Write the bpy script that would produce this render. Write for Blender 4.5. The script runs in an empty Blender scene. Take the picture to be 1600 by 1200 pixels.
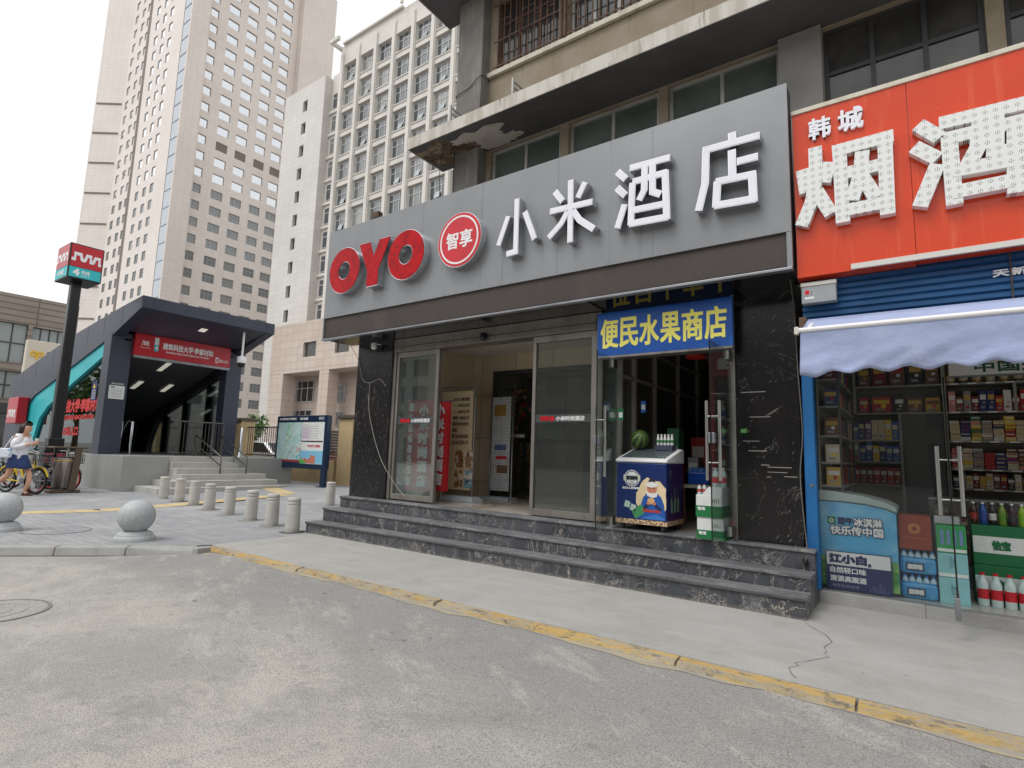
import bpy, bmesh, math, random
from mathutils import Vector, Matrix
R = math.radians
random.seed(7)
sc = bpy.context.scene
col = sc.collection

# ------------------------------------------------------------------ camera, light, exposure
YAW, PITCH, ROLL = 35.78345, 7.27289, 1.77966      # degrees: turned to the left, tilted up, rolled
cy, sy, cp, sp, cr, sr = (math.cos(R(YAW)), math.sin(R(YAW)), math.cos(R(PITCH)), math.sin(R(PITCH)),
                          math.cos(R(ROLL)), math.sin(R(ROLL)))
fwd = Vector((-sy * cp, cy * cp, sp)); rgt = Vector((cy, sy, 0)); up = rgt.cross(fwd)
r2 = rgt * cr + up * sr; u2 = -rgt * sr + up * cr
cam = bpy.data.objects.new('camera', bpy.data.cameras.new('camera')); col.objects.link(cam)
cam.data.sensor_width = 36; cam.data.lens = 19.5865
cam.data.clip_start = 0.05; cam.data.clip_end = 3000
m4 = Matrix((r2, u2, -fwd)).transposed().to_4x4(); m4.translation = (0, 0, 1.3)
cam.matrix_world = m4
sc.camera = cam

SUN_EL, SUN_AZ = 58, 200          # overcast: high soft sun behind the camera's left shoulder
wd = bpy.data.worlds.new('World'); sc.world = wd; wd.use_nodes = True
nt = wd.node_tree
sky = nt.nodes.new('ShaderNodeTexSky'); sky.sky_type = 'NISHITA'; sky.sun_disc = False
sky.sun_elevation = R(SUN_EL); sky.sun_rotation = R(SUN_AZ); sky.air_density = 1.0; sky.dust_density = 6; sky.ozone_density = 1
hs = nt.nodes.new('ShaderNodeHueSaturation'); hs.inputs['Saturation'].default_value = 0.10
mx = nt.nodes.new('ShaderNodeMix'); mx.data_type = 'RGBA'; mx.inputs[0].default_value = 0.72   # cloud cover
mx.inputs[7].default_value = (9.6, 9.75, 9.9, 1)
bgd = nt.nodes['Background']; bgd.inputs[1].default_value = 0.11
nt.links.new(sky.outputs[0], hs.inputs['Color']); nt.links.new(hs.outputs[0], mx.inputs[6])
nt.links.new(mx.outputs[2], bgd.inputs[0])
sl = bpy.data.lights.new('sun', 'SUN'); sl.energy = 0.9; sl.angle = R(25); sl.color = (1, .97, .93)
so = bpy.data.objects.new('sun', sl); col.objects.link(so)
# the lamp shines along its -Z: azimuth as for the sky (clockwise from +Y)
sd = Vector((math.sin(R(SUN_AZ)) * math.cos(R(SUN_EL)), math.cos(R(SUN_AZ)) * math.cos(R(SUN_EL)), math.sin(R(SUN_EL))))
so.rotation_euler = sd.to_track_quat('Z', 'Y').to_euler()
sc.view_settings.view_transform = 'Standard'; sc.view_settings.look = 'None'
sc.view_settings.exposure = 0.32; sc.view_settings.gamma = 1.0
sc.cycles.max_bounces = 7; sc.cycles.transparent_max_bounces = 16
sc.cycles.diffuse_bounces = 4; sc.cycles.glossy_bounces = 4
sc.cycles.caustics_reflective = False; sc.cycles.caustics_refractive = False
try: sc.cycles.use_denoising = True
except Exception: pass

# ------------------------------------------------------------------ materials
def A(r, g, b):
    f = lambda c: (c / 255 / 12.92) if c / 255 <= .04045 else ((c / 255 + .055) / 1.055) ** 2.4
    return (f(r), f(g), f(b), 1)

def L(t='noise', s=5, c=(0, 0, 0, 1), lo=.5, hi=.6, m=(1, 1, 1), rot=(0, 0, 0), d=4, f=1.0, dist=0, rough=.6, w=.02):
    return dict(t=t, s=s, c=c, lo=lo, hi=hi, m=m, rot=rot, d=d, f=f, dist=dist, rough=rough, w=w)

def M(name, base, rough=.6, metal=0, layers=(), bump=None, spec=.5, emit=0, coat=0):
    m = bpy.data.materials.new(name); m.use_nodes = True
    t = m.node_tree; n = t.nodes; bs = n['Principled BSDF']
    bs.inputs['Base Color'].default_value = base; bs.inputs['Roughness'].default_value = rough
    bs.inputs['Metallic'].default_value = metal; bs.inputs['Specular IOR Level'].default_value = spec
    if coat: bs.inputs['Coat Weight'].default_value = coat; bs.inputs['Coat Roughness'].default_value = .05
    if emit: bs.inputs['Emission Color'].default_value = base; bs.inputs['Emission Strength'].default_value = emit
    m.diffuse_color = base
    tc = None
    def coords(l):
        nonlocal tc
        if tc is None: tc = n.new('ShaderNodeTexCoord')
        src = tc.outputs['Object']
        if any(l['rot']):          # turn first, then stretch
            mr = n.new('ShaderNodeMapping'); mr.inputs['Rotation'].default_value = [R(a) for a in l['rot']]
            t.links.new(src, mr.inputs[0]); src = mr.outputs[0]
        mp = n.new('ShaderNodeMapping'); mp.inputs['Scale'].default_value = l['m']
        t.links.new(src, mp.inputs[0]); return mp.outputs[0]
    prev = None
    for l in layers:
        co = coords(l)
        if l['t'] == 'brick':
            b = n.new('ShaderNodeTexBrick'); b.inputs['Scale'].default_value = l['s']
            b.inputs['Color1'].default_value = (0, 0, 0, 1); b.inputs['Color2'].default_value = (.35, .35, .35, 1)
            b.inputs['Mortar'].default_value = (1, 1, 1, 1); b.inputs['Mortar Size'].default_value = l['w']
            b.inputs['Brick Width'].default_value = l['lo']; b.inputs['Row Height'].default_value = l['hi']
            b.inputs['Mortar Smooth'].default_value = .1; b.inputs['Bias'].default_value = -.2
            b.offset = l['dist']
            t.links.new(co, b.inputs['Vector']); fac = b.outputs['Color']
        elif l['t'] == 'wave':
            b = n.new('ShaderNodeTexWave'); b.inputs['Scale'].default_value = l['s']
            b.inputs['Distortion'].default_value = l['dist']; b.bands_direction = 'X'
            t.links.new(co, b.inputs['Vector']); fac = b.outputs['Fac']
        elif l['t'] == 'band':      # a stain or worn strip along one axis with a ragged edge
            nz = n.new('ShaderNodeTexNoise'); nz.inputs['Scale'].default_value = l['s']; nz.inputs['Detail'].default_value = 8; nz.inputs['Roughness'].default_value = .65
            t.links.new(co, nz.inputs['Vector'])
            sx = n.new('ShaderNodeSeparateXYZ'); t.links.new(co, sx.inputs[0])
            b = n.new('ShaderNodeMath'); b.operation = 'MULTIPLY_ADD'; b.inputs[1].default_value = l['dist']
            t.links.new(nz.outputs['Fac'], b.inputs[0]); t.links.new(sx.outputs[l['d']], b.inputs[2]); fac = b.outputs[0]
        elif l['t'] == 'voro':
            b = n.new('ShaderNodeTexVoronoi'); b.inputs['Scale'].default_value = l['s']
            t.links.new(co, b.inputs['Vector']); fac = b.outputs['Distance']
        elif l['t'] == 'crack':
            nz = n.new('ShaderNodeTexNoise'); nz.inputs['Scale'].default_value = l['s'] * 2.5; nz.inputs['Detail'].default_value = 5
            t.links.new(co, nz.inputs['Vector'])
            av = n.new('ShaderNodeVectorMath'); av.operation = 'MULTIPLY_ADD'
            av.inputs[1].default_value = (l['dist'],) * 3
            t.links.new(nz.outputs['Color'], av.inputs[0]); t.links.new(co, av.inputs[2])
            b = n.new('ShaderNodeTexVoronoi'); b.feature = 'DISTANCE_TO_EDGE'; b.inputs['Scale'].default_value = l['s']
            t.links.new(av.outputs[0], b.inputs['Vector']); fac = b.outputs['Distance']
        else:
            b = n.new('ShaderNodeTexNoise'); b.inputs['Scale'].default_value = l['s']; b.inputs['Detail'].default_value = l['d']
            b.inputs['Roughness'].default_value = l['rough']; b.inputs['Distortion'].default_value = l['dist']
            t.links.new(co, b.inputs['Vector']); fac = b.outputs['Fac']
        rp = n.new('ShaderNodeMapRange'); rp.clamp = True
        if l['t'] == 'vein':
            sb = n.new('ShaderNodeMath'); sb.operation = 'SUBTRACT'; sb.inputs[1].default_value = .5
            ab = n.new('ShaderNodeMath'); ab.operation = 'ABSOLUTE'
            t.links.new(fac, sb.inputs[0]); t.links.new(sb.outputs[0], ab.inputs[0]); fac = ab.outputs[0]
            rp.inputs[1].default_value = l['w']; rp.inputs[2].default_value = l['w'] * .2
        elif l['t'] == 'brick':
            rp.inputs[1].default_value = 0; rp.inputs[2].default_value = 1
        elif l['t'] == 'crack':
            rp.inputs[1].default_value = l['w']; rp.inputs[2].default_value = l['w'] * .3
        else:
            rp.inputs[1].default_value = l['lo']; rp.inputs[2].default_value = l['hi']
        rp.inputs[3].default_value = 0; rp.inputs[4].default_value = l['f']
        t.links.new(fac, rp.inputs[0])
        x = n.new('ShaderNodeMix'); x.data_type = 'RGBA'
        t.links.new(rp.outputs[0], x.inputs[0])
        if prev is None: x.inputs[6].default_value = base
        else: t.links.new(prev, x.inputs[6])
        x.inputs[7].default_value = l['c']; prev = x.outputs[2]
    if prev is not None: t.links.new(prev, bs.inputs['Base Color'])
    if bump:
        co = coords(dict(m=bump.get('m', (1, 1, 1)), rot=(0, 0, 0)))
        b = n.new('ShaderNodeTexNoise'); b.inputs['Scale'].default_value = bump['s']; b.inputs['Detail'].default_value = bump.get('d', 6)
        t.links.new(co, b.inputs['Vector'])
        bn = n.new('ShaderNodeBump'); bn.inputs['Strength'].default_value = bump['k']; bn.inputs['Distance'].default_value = bump.get('h', .01)
        t.links.new(b.outputs['Fac'], bn.inputs['Height']); t.links.new(bn.outputs[0], bs.inputs['Normal'])
    return m

def G(name, tint=(.8, .86, .84, 1), refl=(.9, .95, .95, 1), veil=0.0, veilc=(.5, .5, .48, 1), ior=1.5, gain=1.0):
    """thin window glass: tinted see-through plus Fresnel reflection (both faces of the pane are modelled)"""
    m = bpy.data.materials.new(name); m.use_nodes = True; t = m.node_tree; n = t.nodes
    n.remove(n['Principled BSDF']); o = n['Material Output']
    tr = n.new('ShaderNodeBsdfTransparent'); tr.inputs[0].default_value = tint
    gl = n.new('ShaderNodeBsdfGlossy'); gl.inputs['Roughness'].default_value = .015; gl.inputs[0].default_value = refl
    fr = n.new('ShaderNodeFresnel'); fr.inputs[0].default_value = ior
    mu = n.new('ShaderNodeMath'); mu.operation = 'MULTIPLY'; mu.inputs[1].default_value = gain; mu.use_clamp = True
    t.links.new(fr.outputs[0], mu.inputs[0])
    x = n.new('ShaderNodeMixShader'); t.links.new(mu.outputs[0], x.inputs[0]); t.links.new(tr.outputs[0], x.inputs[1]); t.links.new(gl.outputs[0], x.inputs[2])
    out = x.outputs[0]
    if veil:
        df = n.new('ShaderNodeBsdfDiffuse'); df.inputs[0].default_value = veilc
        y = n.new('ShaderNodeMixShader'); y.inputs[0].default_value = veil
        t.links.new(out, y.inputs[1]); t.links.new(df.outputs[0], y.inputs[2]); out = y.outputs[0]
    t.links.new(out, o.inputs[0]); m.diffuse_color = (.3, .4, .4, 1)
    return m

_flat = {}
def C8(r, g, b, rough=.55, metal=0):
    k = (r, g, b, rough, metal)
    if k not in _flat:
        b0 = A(r, g, b)
        _flat[k] = M('paint_%d_%d_%d' % (r, g, b), b0, rough, metal, [L(s=14, c=tuple(x * .82 for x in b0[:3]) + (1,), lo=.45, hi=.75, f=.6)])
    return _flat[k]

# ------------------------------------------------------------------ mesh helpers
def wloc(o):
    v = Vector((0, 0, 0))
    while o is not None: v = v + o.location; o = o.parent
    return v

class MB:
    def __init__(s): s.v = []; s.f = []; s.mi = []; s.k = 0; s.smooth = set()
    def _add(s, vs, fs, sm=False):
        b = len(s.v); s.v += [Vector(p) for p in vs]
        for f in fs:
            if sm: s.smooth.add(len(s.f))
            s.f.append([b + i for i in f]); s.mi.append(s.k)
        return s
    def mat(s, k): s.k = k; return s
    def hexa(s, p):       # 8 corners: bottom 0-3 ccw seen from above, top 4-7
        return s._add(p, [(3, 2, 1, 0), (4, 5, 6, 7), (0, 1, 5, 4), (1, 2, 6, 5), (2, 3, 7, 6), (3, 0, 4, 7)])
    def box(s, x0, x1, y0, y1, z0, z1):
        x0, x1 = min(x0, x1), max(x0, x1); y0, y1 = min(y0, y1), max(y0, y1); z0, z1 = min(z0, z1), max(z0, z1)
        return s.hexa([(x0, y0, z0), (x1, y0, z0), (x1, y1, z0), (x0, y1, z0), (x0, y0, z1), (x1, y0, z1), (x1, y1, z1), (x0, y1, z1)])
    def bar(s, a, b, w, h=None, upv=(0, 0, 1)):      # square bar between two points
        a = Vector(a); b = Vector(b); h = h or w; d = (b - a).normalized(); u = Vector(upv)
        if abs(d.dot(u)) > .98: u = Vector((0, 1, 0))
        x = d.cross(u).normalized() * w / 2; y = x.cross(d).normalized() * h / 2
        return s.hexa([a - x - y, a + x - y, b + x - y, b - x - y, a - x + y, a + x + y, b + x + y, b - x + y])
    def tube(s, pts, r, n=10, cap=True, closed=False):
        pts = [Vector(p) for p in pts]; m = len(pts); rs = r if isinstance(r, (list, tuple)) else [r] * m
        vs = []; ref = None
        for i, p in enumerate(pts):
            if closed: d = pts[(i + 1) % m] - pts[i - 1]
            else: d = pts[min(i + 1, m - 1)] - pts[max(i - 1, 0)]
            d.normalize()
            if ref is None: ref = Vector((0, 0, 1)) if abs(d.z) < .9 else Vector((1, 0, 0))
            x = d.cross(ref).normalized(); y = x.cross(d); ref = y
            for k in range(n):
                a = 2 * math.pi * k / n; vs.append(p + (x * math.cos(a) + y * math.sin(a)) * rs[i])
        fs = []
        for i in range(m if closed else m - 1):
            j = (i + 1) % m
            for k in range(n): fs.append((i * n + k, i * n + (k + 1) % n, j * n + (k + 1) % n, j * n + k))
        s._add(vs, fs, True)
        if cap and not closed:
            s._add(vs[:n], [tuple(range(n))]); s._add(vs[-n:], [tuple(range(n - 1, -1, -1))])
        return s
    def lathe(s, prof, c=(0, 0, 0), n=24, sm=True):   # prof: (radius, z)
        c = Vector(c); vs = []
        for r, z in prof:
            for k in range(n):
                a = 2 * math.pi * k / n; vs.append(c + Vector((r * math.cos(a), r * math.sin(a), z)))
        fs = [(i * n + k, i * n + (k + 1) % n, (i + 1) * n + (k + 1) % n, (i + 1) * n + k) for i in range(len(prof) - 1) for k in range(n)]
        s._add(vs, fs, sm)
        if prof[0][0] > 1e-6: s._add(vs[:n], [tuple(range(n - 1, -1, -1))])
        if prof[-1][0] > 1e-6: s._add(vs[-n:], [tuple(range(n))])
        return s
    def prism(s, poly, o, u, v, n, t0, t1):          # 2-D outline in the (u, v) plane through o, from t0 to t1 along n
        o, u, v, n = Vector(o), Vector(u), Vector(v), Vector(n); k = len(poly)
        a = [o + u * x + v * y + n * t0 for x, y in poly]; b = [o + u * x + v * y + n * t1 for x, y in poly]
        area = sum(poly[i][0] * poly[(i + 1) % k][1] - poly[(i + 1) % k][0] * poly[i][1] for i in range(k))
        if area * u.cross(v).dot(n) * (t1 - t0) < 0: a.reverse(); b.reverse()
        return s._add(a + b, [tuple(range(k - 1, -1, -1)), tuple(range(k, 2 * k))] + [(i, (i + 1) % k, k + (i + 1) % k, k + i) for i in range(k)])
    def quad(s, *p): return s._add(p, [tuple(range(len(p)))])
    def ring(s, o, u, v, n, ra, rb, t0, t1, seg=40, ea=1.0):  # flat annulus of thickness t0..t1 (ellipse if ea != 1)
        o, u, v, n = Vector(o), Vector(u), Vector(v), Vector(n); vs = []
        for r, t in ((rb, t1), (ra, t1), (ra, t0), (rb, t0)):
            rx, rz = r if isinstance(r, tuple) else (r, r)
            for k in range(seg):
                a = 2 * math.pi * k / seg; vs.append(o + u * rx * math.cos(a) + v * rz * math.sin(a) + n * t)
        return s._add(vs, [(i * seg + k, i * seg + (k + 1) % seg, ((i + 1) % 4) * seg + (k + 1) % seg, ((i + 1) % 4) * seg + k) for i in range(4) for k in range(seg)])
    def build(s, name, mat, parent=None, local=False, bevel=0, seg=2):
        sh = Vector((0, 0, 0)) if (local or parent is None) else wloc(parent)
        me = bpy.data.meshes.new(name); me.from_pydata([tuple(p - sh) for p in s.v], [], s.f)
        for m in (mat if isinstance(mat, (list, tuple)) else [mat]): me.materials.append(m)
        for i, p in enumerate(me.polygons):
            p.material_index = s.mi[i]
            if i in s.smooth: p.use_smooth = True
        bm = bmesh.new(); bm.from_mesh(me); bmesh.ops.recalc_face_normals(bm, faces=bm.faces); bm.to_mesh(me); bm.free()
        me.update()
        o = bpy.data.objects.new(name, me); col.objects.link(o)
        if parent is not None: o.parent = parent
        if bevel:
            b = o.modifiers.new('bevel', 'BEVEL'); b.width = bevel; b.segments = seg; b.limit_method = 'ANGLE'; b.angle_limit = R(40)
        return o

def tag(o, label=None, cat=None, group=None, kind=None):
    for k, v in (('label', label), ('category', cat), ('group', group), ('kind', kind)):
        if v: o[k] = v
    return o
def thing(name, label, cat, loc=(0, 0, 0), group=None, rz=0):
    o = bpy.data.objects.new(name, None); col.objects.link(o); o.location = loc; o.rotation_euler = (0, 0, rz); o.empty_display_size = .2
    return tag(o, label, cat, group)
def copy_tree(o, parent=None):
    c = o.copy(); col.objects.link(c)
    if parent is not None: c.parent = parent
    for ch in list(o.children): copy_tree(ch, c)
    return c

# ------------------------------------------------------------------ lettering
FRONT = ((1, 0, 0), (0, 0, 1)); EAST = ((0, 1, 0), (0, 0, 1))     # reading direction and up, for faces towards -Y and +X
_glyph = {}
def glyph(body):
    if body not in _glyph:
        c = bpy.data.curves.new('lettering', 'FONT'); c.body = body; c.resolution_u = 3
        o = bpy.data.objects.new('lettering', c); col.objects.link(o)
        me = bpy.data.meshes.new_from_object(o.evaluated_get(bpy.context.evaluated_depsgraph_get()))
        bm = bmesh.new(); bm.from_mesh(me)
        bmesh.ops.remove_doubles(bm, verts=bm.verts, dist=1e-5)
        vs = [tuple(v.co) for v in bm.verts]; bm.verts.index_update(); fs = [tuple(v.index for v in f.verts) for f in bm.faces]
        edges = [tuple(v.index for v in e.verts) for e in bm.edges if len(e.link_faces) == 1]
        bm.free(); bpy.data.meshes.remove(me); bpy.data.objects.remove(o); bpy.data.curves.remove(c)
        _glyph[body] = (vs, fs, edges)
    return _glyph[body]

def text(body, o, w, h, mat, parent, face=FRONT, bold=0.0, depth=0.0, name='lettering', mb=None, mirror=False):
    """fits the words into a w x h box whose lower-left corner is o; bold thickens by shifted layers 0.25 mm apart"""
    vs, fs, ed = glyph(body)
    if not vs: return None
    xs = [p[0] for p in vs]; ys = [p[1] for p in vs]; x0, x1, y0, y1 = min(xs), max(xs), min(ys), max(ys)
    kx = w / max(x1 - x0, 1e-6); ky = h / max(y1 - y0, 1e-6)
    u, v = Vector(face[0]), Vector(face[1]); n = u.cross(v); o = Vector(o)
    own = mb is None
    mb = mb or MB()
    dirs = [(0, 0)]
    if bold: dirs += [(1, 0), (-1, 0), (0, 1), (0, -1), (1, 1), (-1, 1), (1, -1), (-1, -1)]
    for i, (dx, dy) in enumerate(dirs):
        t = depth + .00025 * i
        pts = [o + u * ((p[0] - x0) * kx + dx * bold) + v * ((p[1] - y0) * ky + dy * bold) + n * t for p in vs]
        b = len(vs)
        if depth > 0:
            back = [p - n * depth for p in pts]
            mb._add(pts + back, fs + [(a, c, c + b, a + b) for a, c in ed])
        else: mb._add(pts, fs)
    return mb.build(name, mat, parent) if own else None

def holewall(mb, O, U, V, N, W, H, holes, depth, cuts_u=(), cuts_v=()):
    """a wall sheet W x H with rectangular openings (u0, u1, v0, v1) and reveals going depth inwards (against N)"""
    O, U, V, N = Vector(O), Vector(U), Vector(V), Vector(N)
    us = sorted(set([0, W] + [round(h[i], 4) for h in holes for i in (0, 1)] + list(cuts_u)))
    vs = sorted(set([0, H] + [round(h[i], 4) for h in holes for i in (2, 3)] + list(cuts_v)))
    hs_ = {}
    for h in holes:
        for i, a in enumerate(us[:-1]):
            if a >= h[0] - 1e-3 and us[i + 1] <= h[1] + 1e-3:
                for j, b in enumerate(vs[:-1]):
                    if b >= h[2] - 1e-3 and vs[j + 1] <= h[3] + 1e-3: hs_[(i, j)] = 1
    P = lambda a, b, t=0: O + U * a + V * b - N * t
    for i in range(len(us) - 1):
        for j in range(len(vs) - 1):
            if (i, j) not in hs_: mb.quad(P(us[i], vs[j]), P(us[i + 1], vs[j]), P(us[i + 1], vs[j + 1]), P(us[i], vs[j + 1]))
    for a, b, c, d in holes:
        for p, q in (((a, c), (b, c)), ((b, c), (b, d)), ((b, d), (a, d)), ((a, d), (a, c))):
            mb.quad(P(*p), P(*q), P(*q, depth), P(*p, depth))
    return mb
# ------------------------------------------------------------------ palette
m_road = M('road_asphalt', A(167, 163, 157), .9, layers=[
    L(s=.42, c=A(150, 147, 142), lo=.45, hi=.58, d=9, dist=.5, rough=.7, f=.6),
    L(s=.62, c=A(190, 185, 175), lo=.48, hi=.575, d=10, dist=.6, rough=.72, f=.62),
    L(t='band', s=.9, c=A(142, 141, 139), lo=2.85, hi=3.5, dist=1.1, d=1, f=.75),
    L(s=2.6, c=A(190, 186, 179), lo=.52, hi=.61, d=10, rough=.75, m=(.5, 1.4, 1), rot=(0, 0, 25), f=.5),
    L(s=1.0, c=A(126, 124, 121), lo=.535, hi=.63, d=10, rough=.78, dist=.5, m=(.6, 1.4, 1), rot=(0, 0, -15), f=.5),
    L(s=6, c=A(126, 124, 121), lo=.56, hi=.66, d=8, rough=.75, f=.45),
    L(s=48, c=A(118, 116, 113), lo=.52, hi=.66, d=5, rough=.8, f=.5), L(s=130, c=A(92, 91, 89), lo=.48, hi=.62, d=4, f=.75), L(s=170, c=A(214, 211, 206), lo=.56, hi=.72, d=2, f=.45),
    L(s=1.1, c=A(92, 87, 84), lo=.70, hi=.74, d=4, f=.6), L(s=3.6, c=A(98, 93, 89), lo=.72, hi=.74, d=3, f=.7), L(s=8, c=A(100, 95, 91), lo=.74, hi=.76, d=2, f=.7)], bump=dict(s=110, k=.3, h=.006))
m_walk = M('pavement_concrete', A(169, 167, 163), .9, layers=[
    L(s=.9, c=A(156, 154, 149), lo=.42, hi=.62, d=9, rough=.7, f=.8),
    L(s=3, c=A(178, 176, 171), lo=.5, hi=.7, d=6, m=(.5, 1.5, 1), f=.7),
    L(s=1.6, c=A(150, 147, 142), lo=.54, hi=.64, d=9, rough=.75, f=.5),
    L(s=60, c=A(140, 138, 134), lo=.52, hi=.74, d=3, f=.5),
    L(s=140, c=A(210, 207, 202), lo=.58, hi=.75, d=2, f=.4),
    L(s=2.6, c=A(118, 114, 110), lo=.72, hi=.76, d=3, f=.7),
    L(s=7, c=A(110, 107, 103), lo=.75, hi=.77, d=2, f=.6)], bump=dict(s=70, k=.3, h=.006))
m_pave = M('plaza_paving', A(150, 151, 153), .85, layers=[
    L(s=1.2, c=A(168, 168, 168), lo=.42, hi=.62, d=5, f=.7),
    L(t='brick', s=1, c=A(118, 119, 122), lo=.24, hi=.12, w=.007, dist=.5, f=.6),
    L(s=3.5, c=A(132, 133, 136), lo=.5, hi=.62, d=5, m=(.35, 3, 1), f=.6),
    L(s=40, c=A(118, 119, 121), lo=.55, hi=.72, d=2, f=.5),
    L(s=.7, c=A(178, 176, 172), lo=.55, hi=.7, d=6, f=.5)], bump=dict(s=40, k=.25))
m_tact = M('tactile_paving', A(206, 184, 138), .8, layers=[
    L(s=2.5, c=A(188, 172, 140), lo=.42, hi=.66, d=6, f=.8), L(t='brick', s=1, c=A(150, 130, 92), lo=.3, hi=.3, w=.012, dist=0, f=.6),
    L(s=45, c=A(170, 150, 110), lo=.5, hi=.7, f=.4)])
m_kerbst = M('kerb_granite', A(164, 163, 160), .8, layers=[L(s=3, c=A(142, 140, 136), lo=.42, hi=.66, d=6, f=.7), L(s=120, c=A(110, 110, 110), lo=.55, hi=.7, f=.5)], bump=dict(s=60, k=.2))
m_ykerb = M('worn_yellow_kerb', A(184, 154, 94), .85, layers=[
    L(s=4, c=A(158, 150, 134), lo=.44, hi=.54, d=9, rough=.72, m=(.6, 2.5, 3), f=.95),
    L(s=11, c=A(112, 105, 96), lo=.55, hi=.61, d=9, rough=.7, m=(.7, 1.6, 2), f=.9),
    L(t='band', s=6, c=A(132, 124, 110), lo=-.012, hi=-.04, dist=.06, d=2, f=.92), L(s=45, c=A(176, 150, 98), lo=.5, hi=.65, d=3, f=.5)], bump=dict(s=30, k=.6, h=.02))
m_step = M('dark_marble_steps', A(70, 72, 77), .45, layers=[
    L(s=2.2, c=A(92, 93, 96), lo=.45, hi=.66, d=6, f=.8), L(s=9, c=A(50, 51, 54), lo=.52, hi=.66, d=5, f=.7),
    L(t='vein', s=.9, c=A(176, 166, 154), w=.006, d=7, dist=2.5, f=.85), L(t='vein', s=2.3, c=A(204, 202, 198), w=.005, d=7, dist=1.2, f=.6), L(s=3, c=A(120, 120, 122), lo=.55, hi=.7, m=(2, 2, .3), d=5, f=.6),
    L(s=90, c=A(140, 140, 140), lo=.6, hi=.75, f=.35), L(t='band', s=5, c=A(142, 135, 124), lo=.075, hi=.03, dist=.09, d=2, f=.7)], bump=dict(s=25, k=.12))
m_tread = M('worn_marble_tread', A(118, 119, 122), .6, layers=[
    L(s=8, c=A(72, 73, 76), lo=.45, hi=.62, d=5, m=(.25, 3, 1), f=.8), L(s=14, c=A(150, 149, 147), lo=.54, hi=.68, d=4, m=(.3, 2.5, 1), f=.7),
    L(t='vein', s=2, c=A(190, 184, 176), w=.008, d=6, dist=2, f=.5), L(t='brick', s=1, c=A(60, 60, 62), lo=1.2, hi=3, w=.006, f=.7)])
def marble(name, ang):
    return M(name, A(22, 21, 23), .22, layers=[L(s=2, c=A(40, 36, 36), lo=.45, hi=.7, d=5, f=.8),
        L(t='vein', s=1.1, c=A(150, 144, 138), w=.003, d=6, dist=2.0, f=.5), L(s=85, c=A(200, 192, 186), lo=.72, hi=.78, d=1, m=(1, 1, .12), rot=(0, ang, 0), f=.5), L(s=25, c=A(176, 168, 160), lo=.74, hi=.80, d=1, m=(1, 1, .1), rot=(0, ang - 14, 0), f=.4),
        L(s=60, c=A(180, 174, 170), lo=.77, hi=.82, d=1, m=(1, 1, .08), rot=(0, ang + 12, 0), f=.45),
        L(t='brick', s=1, c=A(8, 8, 9), lo=2.5, hi=.62, w=.004, m=(1, 1, 1), rot=(90, 0, 0), f=.9)])
m_marbL, m_marbR = marble('black_marble', 35), marble('black_marble_veined', -40)
m_fasc = M('grey_aluminium_panel', A(142, 144, 147), .40, .25, [L(s=.6, c=A(127, 129, 132), lo=.4, hi=.65, d=3, f=.7), L(s=3, c=A(142, 144, 147), lo=.55, hi=.75, m=(2, 1, .2), f=.4), L(s=5, c=A(98, 99, 101), lo=.60, hi=.76, m=(2.2, 1, .10), d=5, f=.45)])
m_led = M('led_strip_board', A(84, 72, 67), .6, layers=[L(s=1.4, c=A(68, 59, 55), lo=.42, hi=.62, m=(1, 1, 1), d=3, f=.8), L(s=1.1, c=A(104, 90, 83), lo=.55, hi=.66, m=(1, 1, .4), f=.6),
    L(t='brick', s=1, c=A(52, 45, 43), lo=.02, hi=.02, w=.005, dist=0, rot=(90, 0, 0), f=.8)])
m_trim = M('aluminium_trim', A(150, 152, 156), .35, .6, [L(s=6, c=A(112, 114, 118), lo=.45, hi=.7, m=(.3, 1, 1), f=.7)])
m_steel = M('stainless_steel', A(186, 184, 180), .28, .9, [L(s=8, c=A(140, 137, 132), lo=.4, hi=.7, m=(1, 1, .2), f=.6)])
m_frame = M('brushed_door_frame', A(148, 143, 136), .4, .55, [L(s=5, c=A(108, 100, 92), lo=.42, hi=.7, m=(1, 1, .3), d=5, f=.7)])
m_chrome = M('chrome', A(216, 218, 222), .2, 1.0, [L(s=9, c=A(150, 152, 156), lo=.5, hi=.8, f=.5)])
m_lred = M('red_acrylic', A(186, 0, 14), .12, layers=[L(s=2.4, c=A(150, 2, 14), lo=.44, hi=.6, d=2, dist=3.5, f=.8)], coat=.04, spec=.14)
m_lwht = M('white_acrylic', A(238, 238, 246), .25, layers=[L(s=3, c=A(226, 226, 236), lo=.5, hi=.7, f=.6)])
m_emb = M('emblem_red', A(206, 24, 38), .3, layers=[L(s=2, c=A(186, 26, 36), lo=.45, hi=.65, f=.6)])
m_orange = M('orange_signboard', A(216, 68, 28), .2, layers=[L(s=.8, c=A(206, 64, 28), lo=.42, hi=.62, d=4, f=.7),
    L(s=7, c=A(230, 112, 76), lo=.56, hi=.70, d=4, m=(1.6, 1, .12), f=.45), L(s=30, c=A(236, 126, 90), lo=.64, hi=.72, f=.4)], coat=.12, spec=.35)
m_conc = M('old_grey_concrete', A(128, 125, 120), .9, layers=[L(s=1.2, c=A(104, 101, 97), lo=.42, hi=.62, d=6, f=.8), L(s=6, c=A(150, 147, 141), lo=.55, hi=.7, m=(2, 2, .3), d=6, f=.6),
    L(s=4, c=A(78, 74, 70), lo=.62, hi=.72, m=(2.5, 2.5, .25), d=5, f=.7)], bump=dict(s=25, k=.2))
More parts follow.
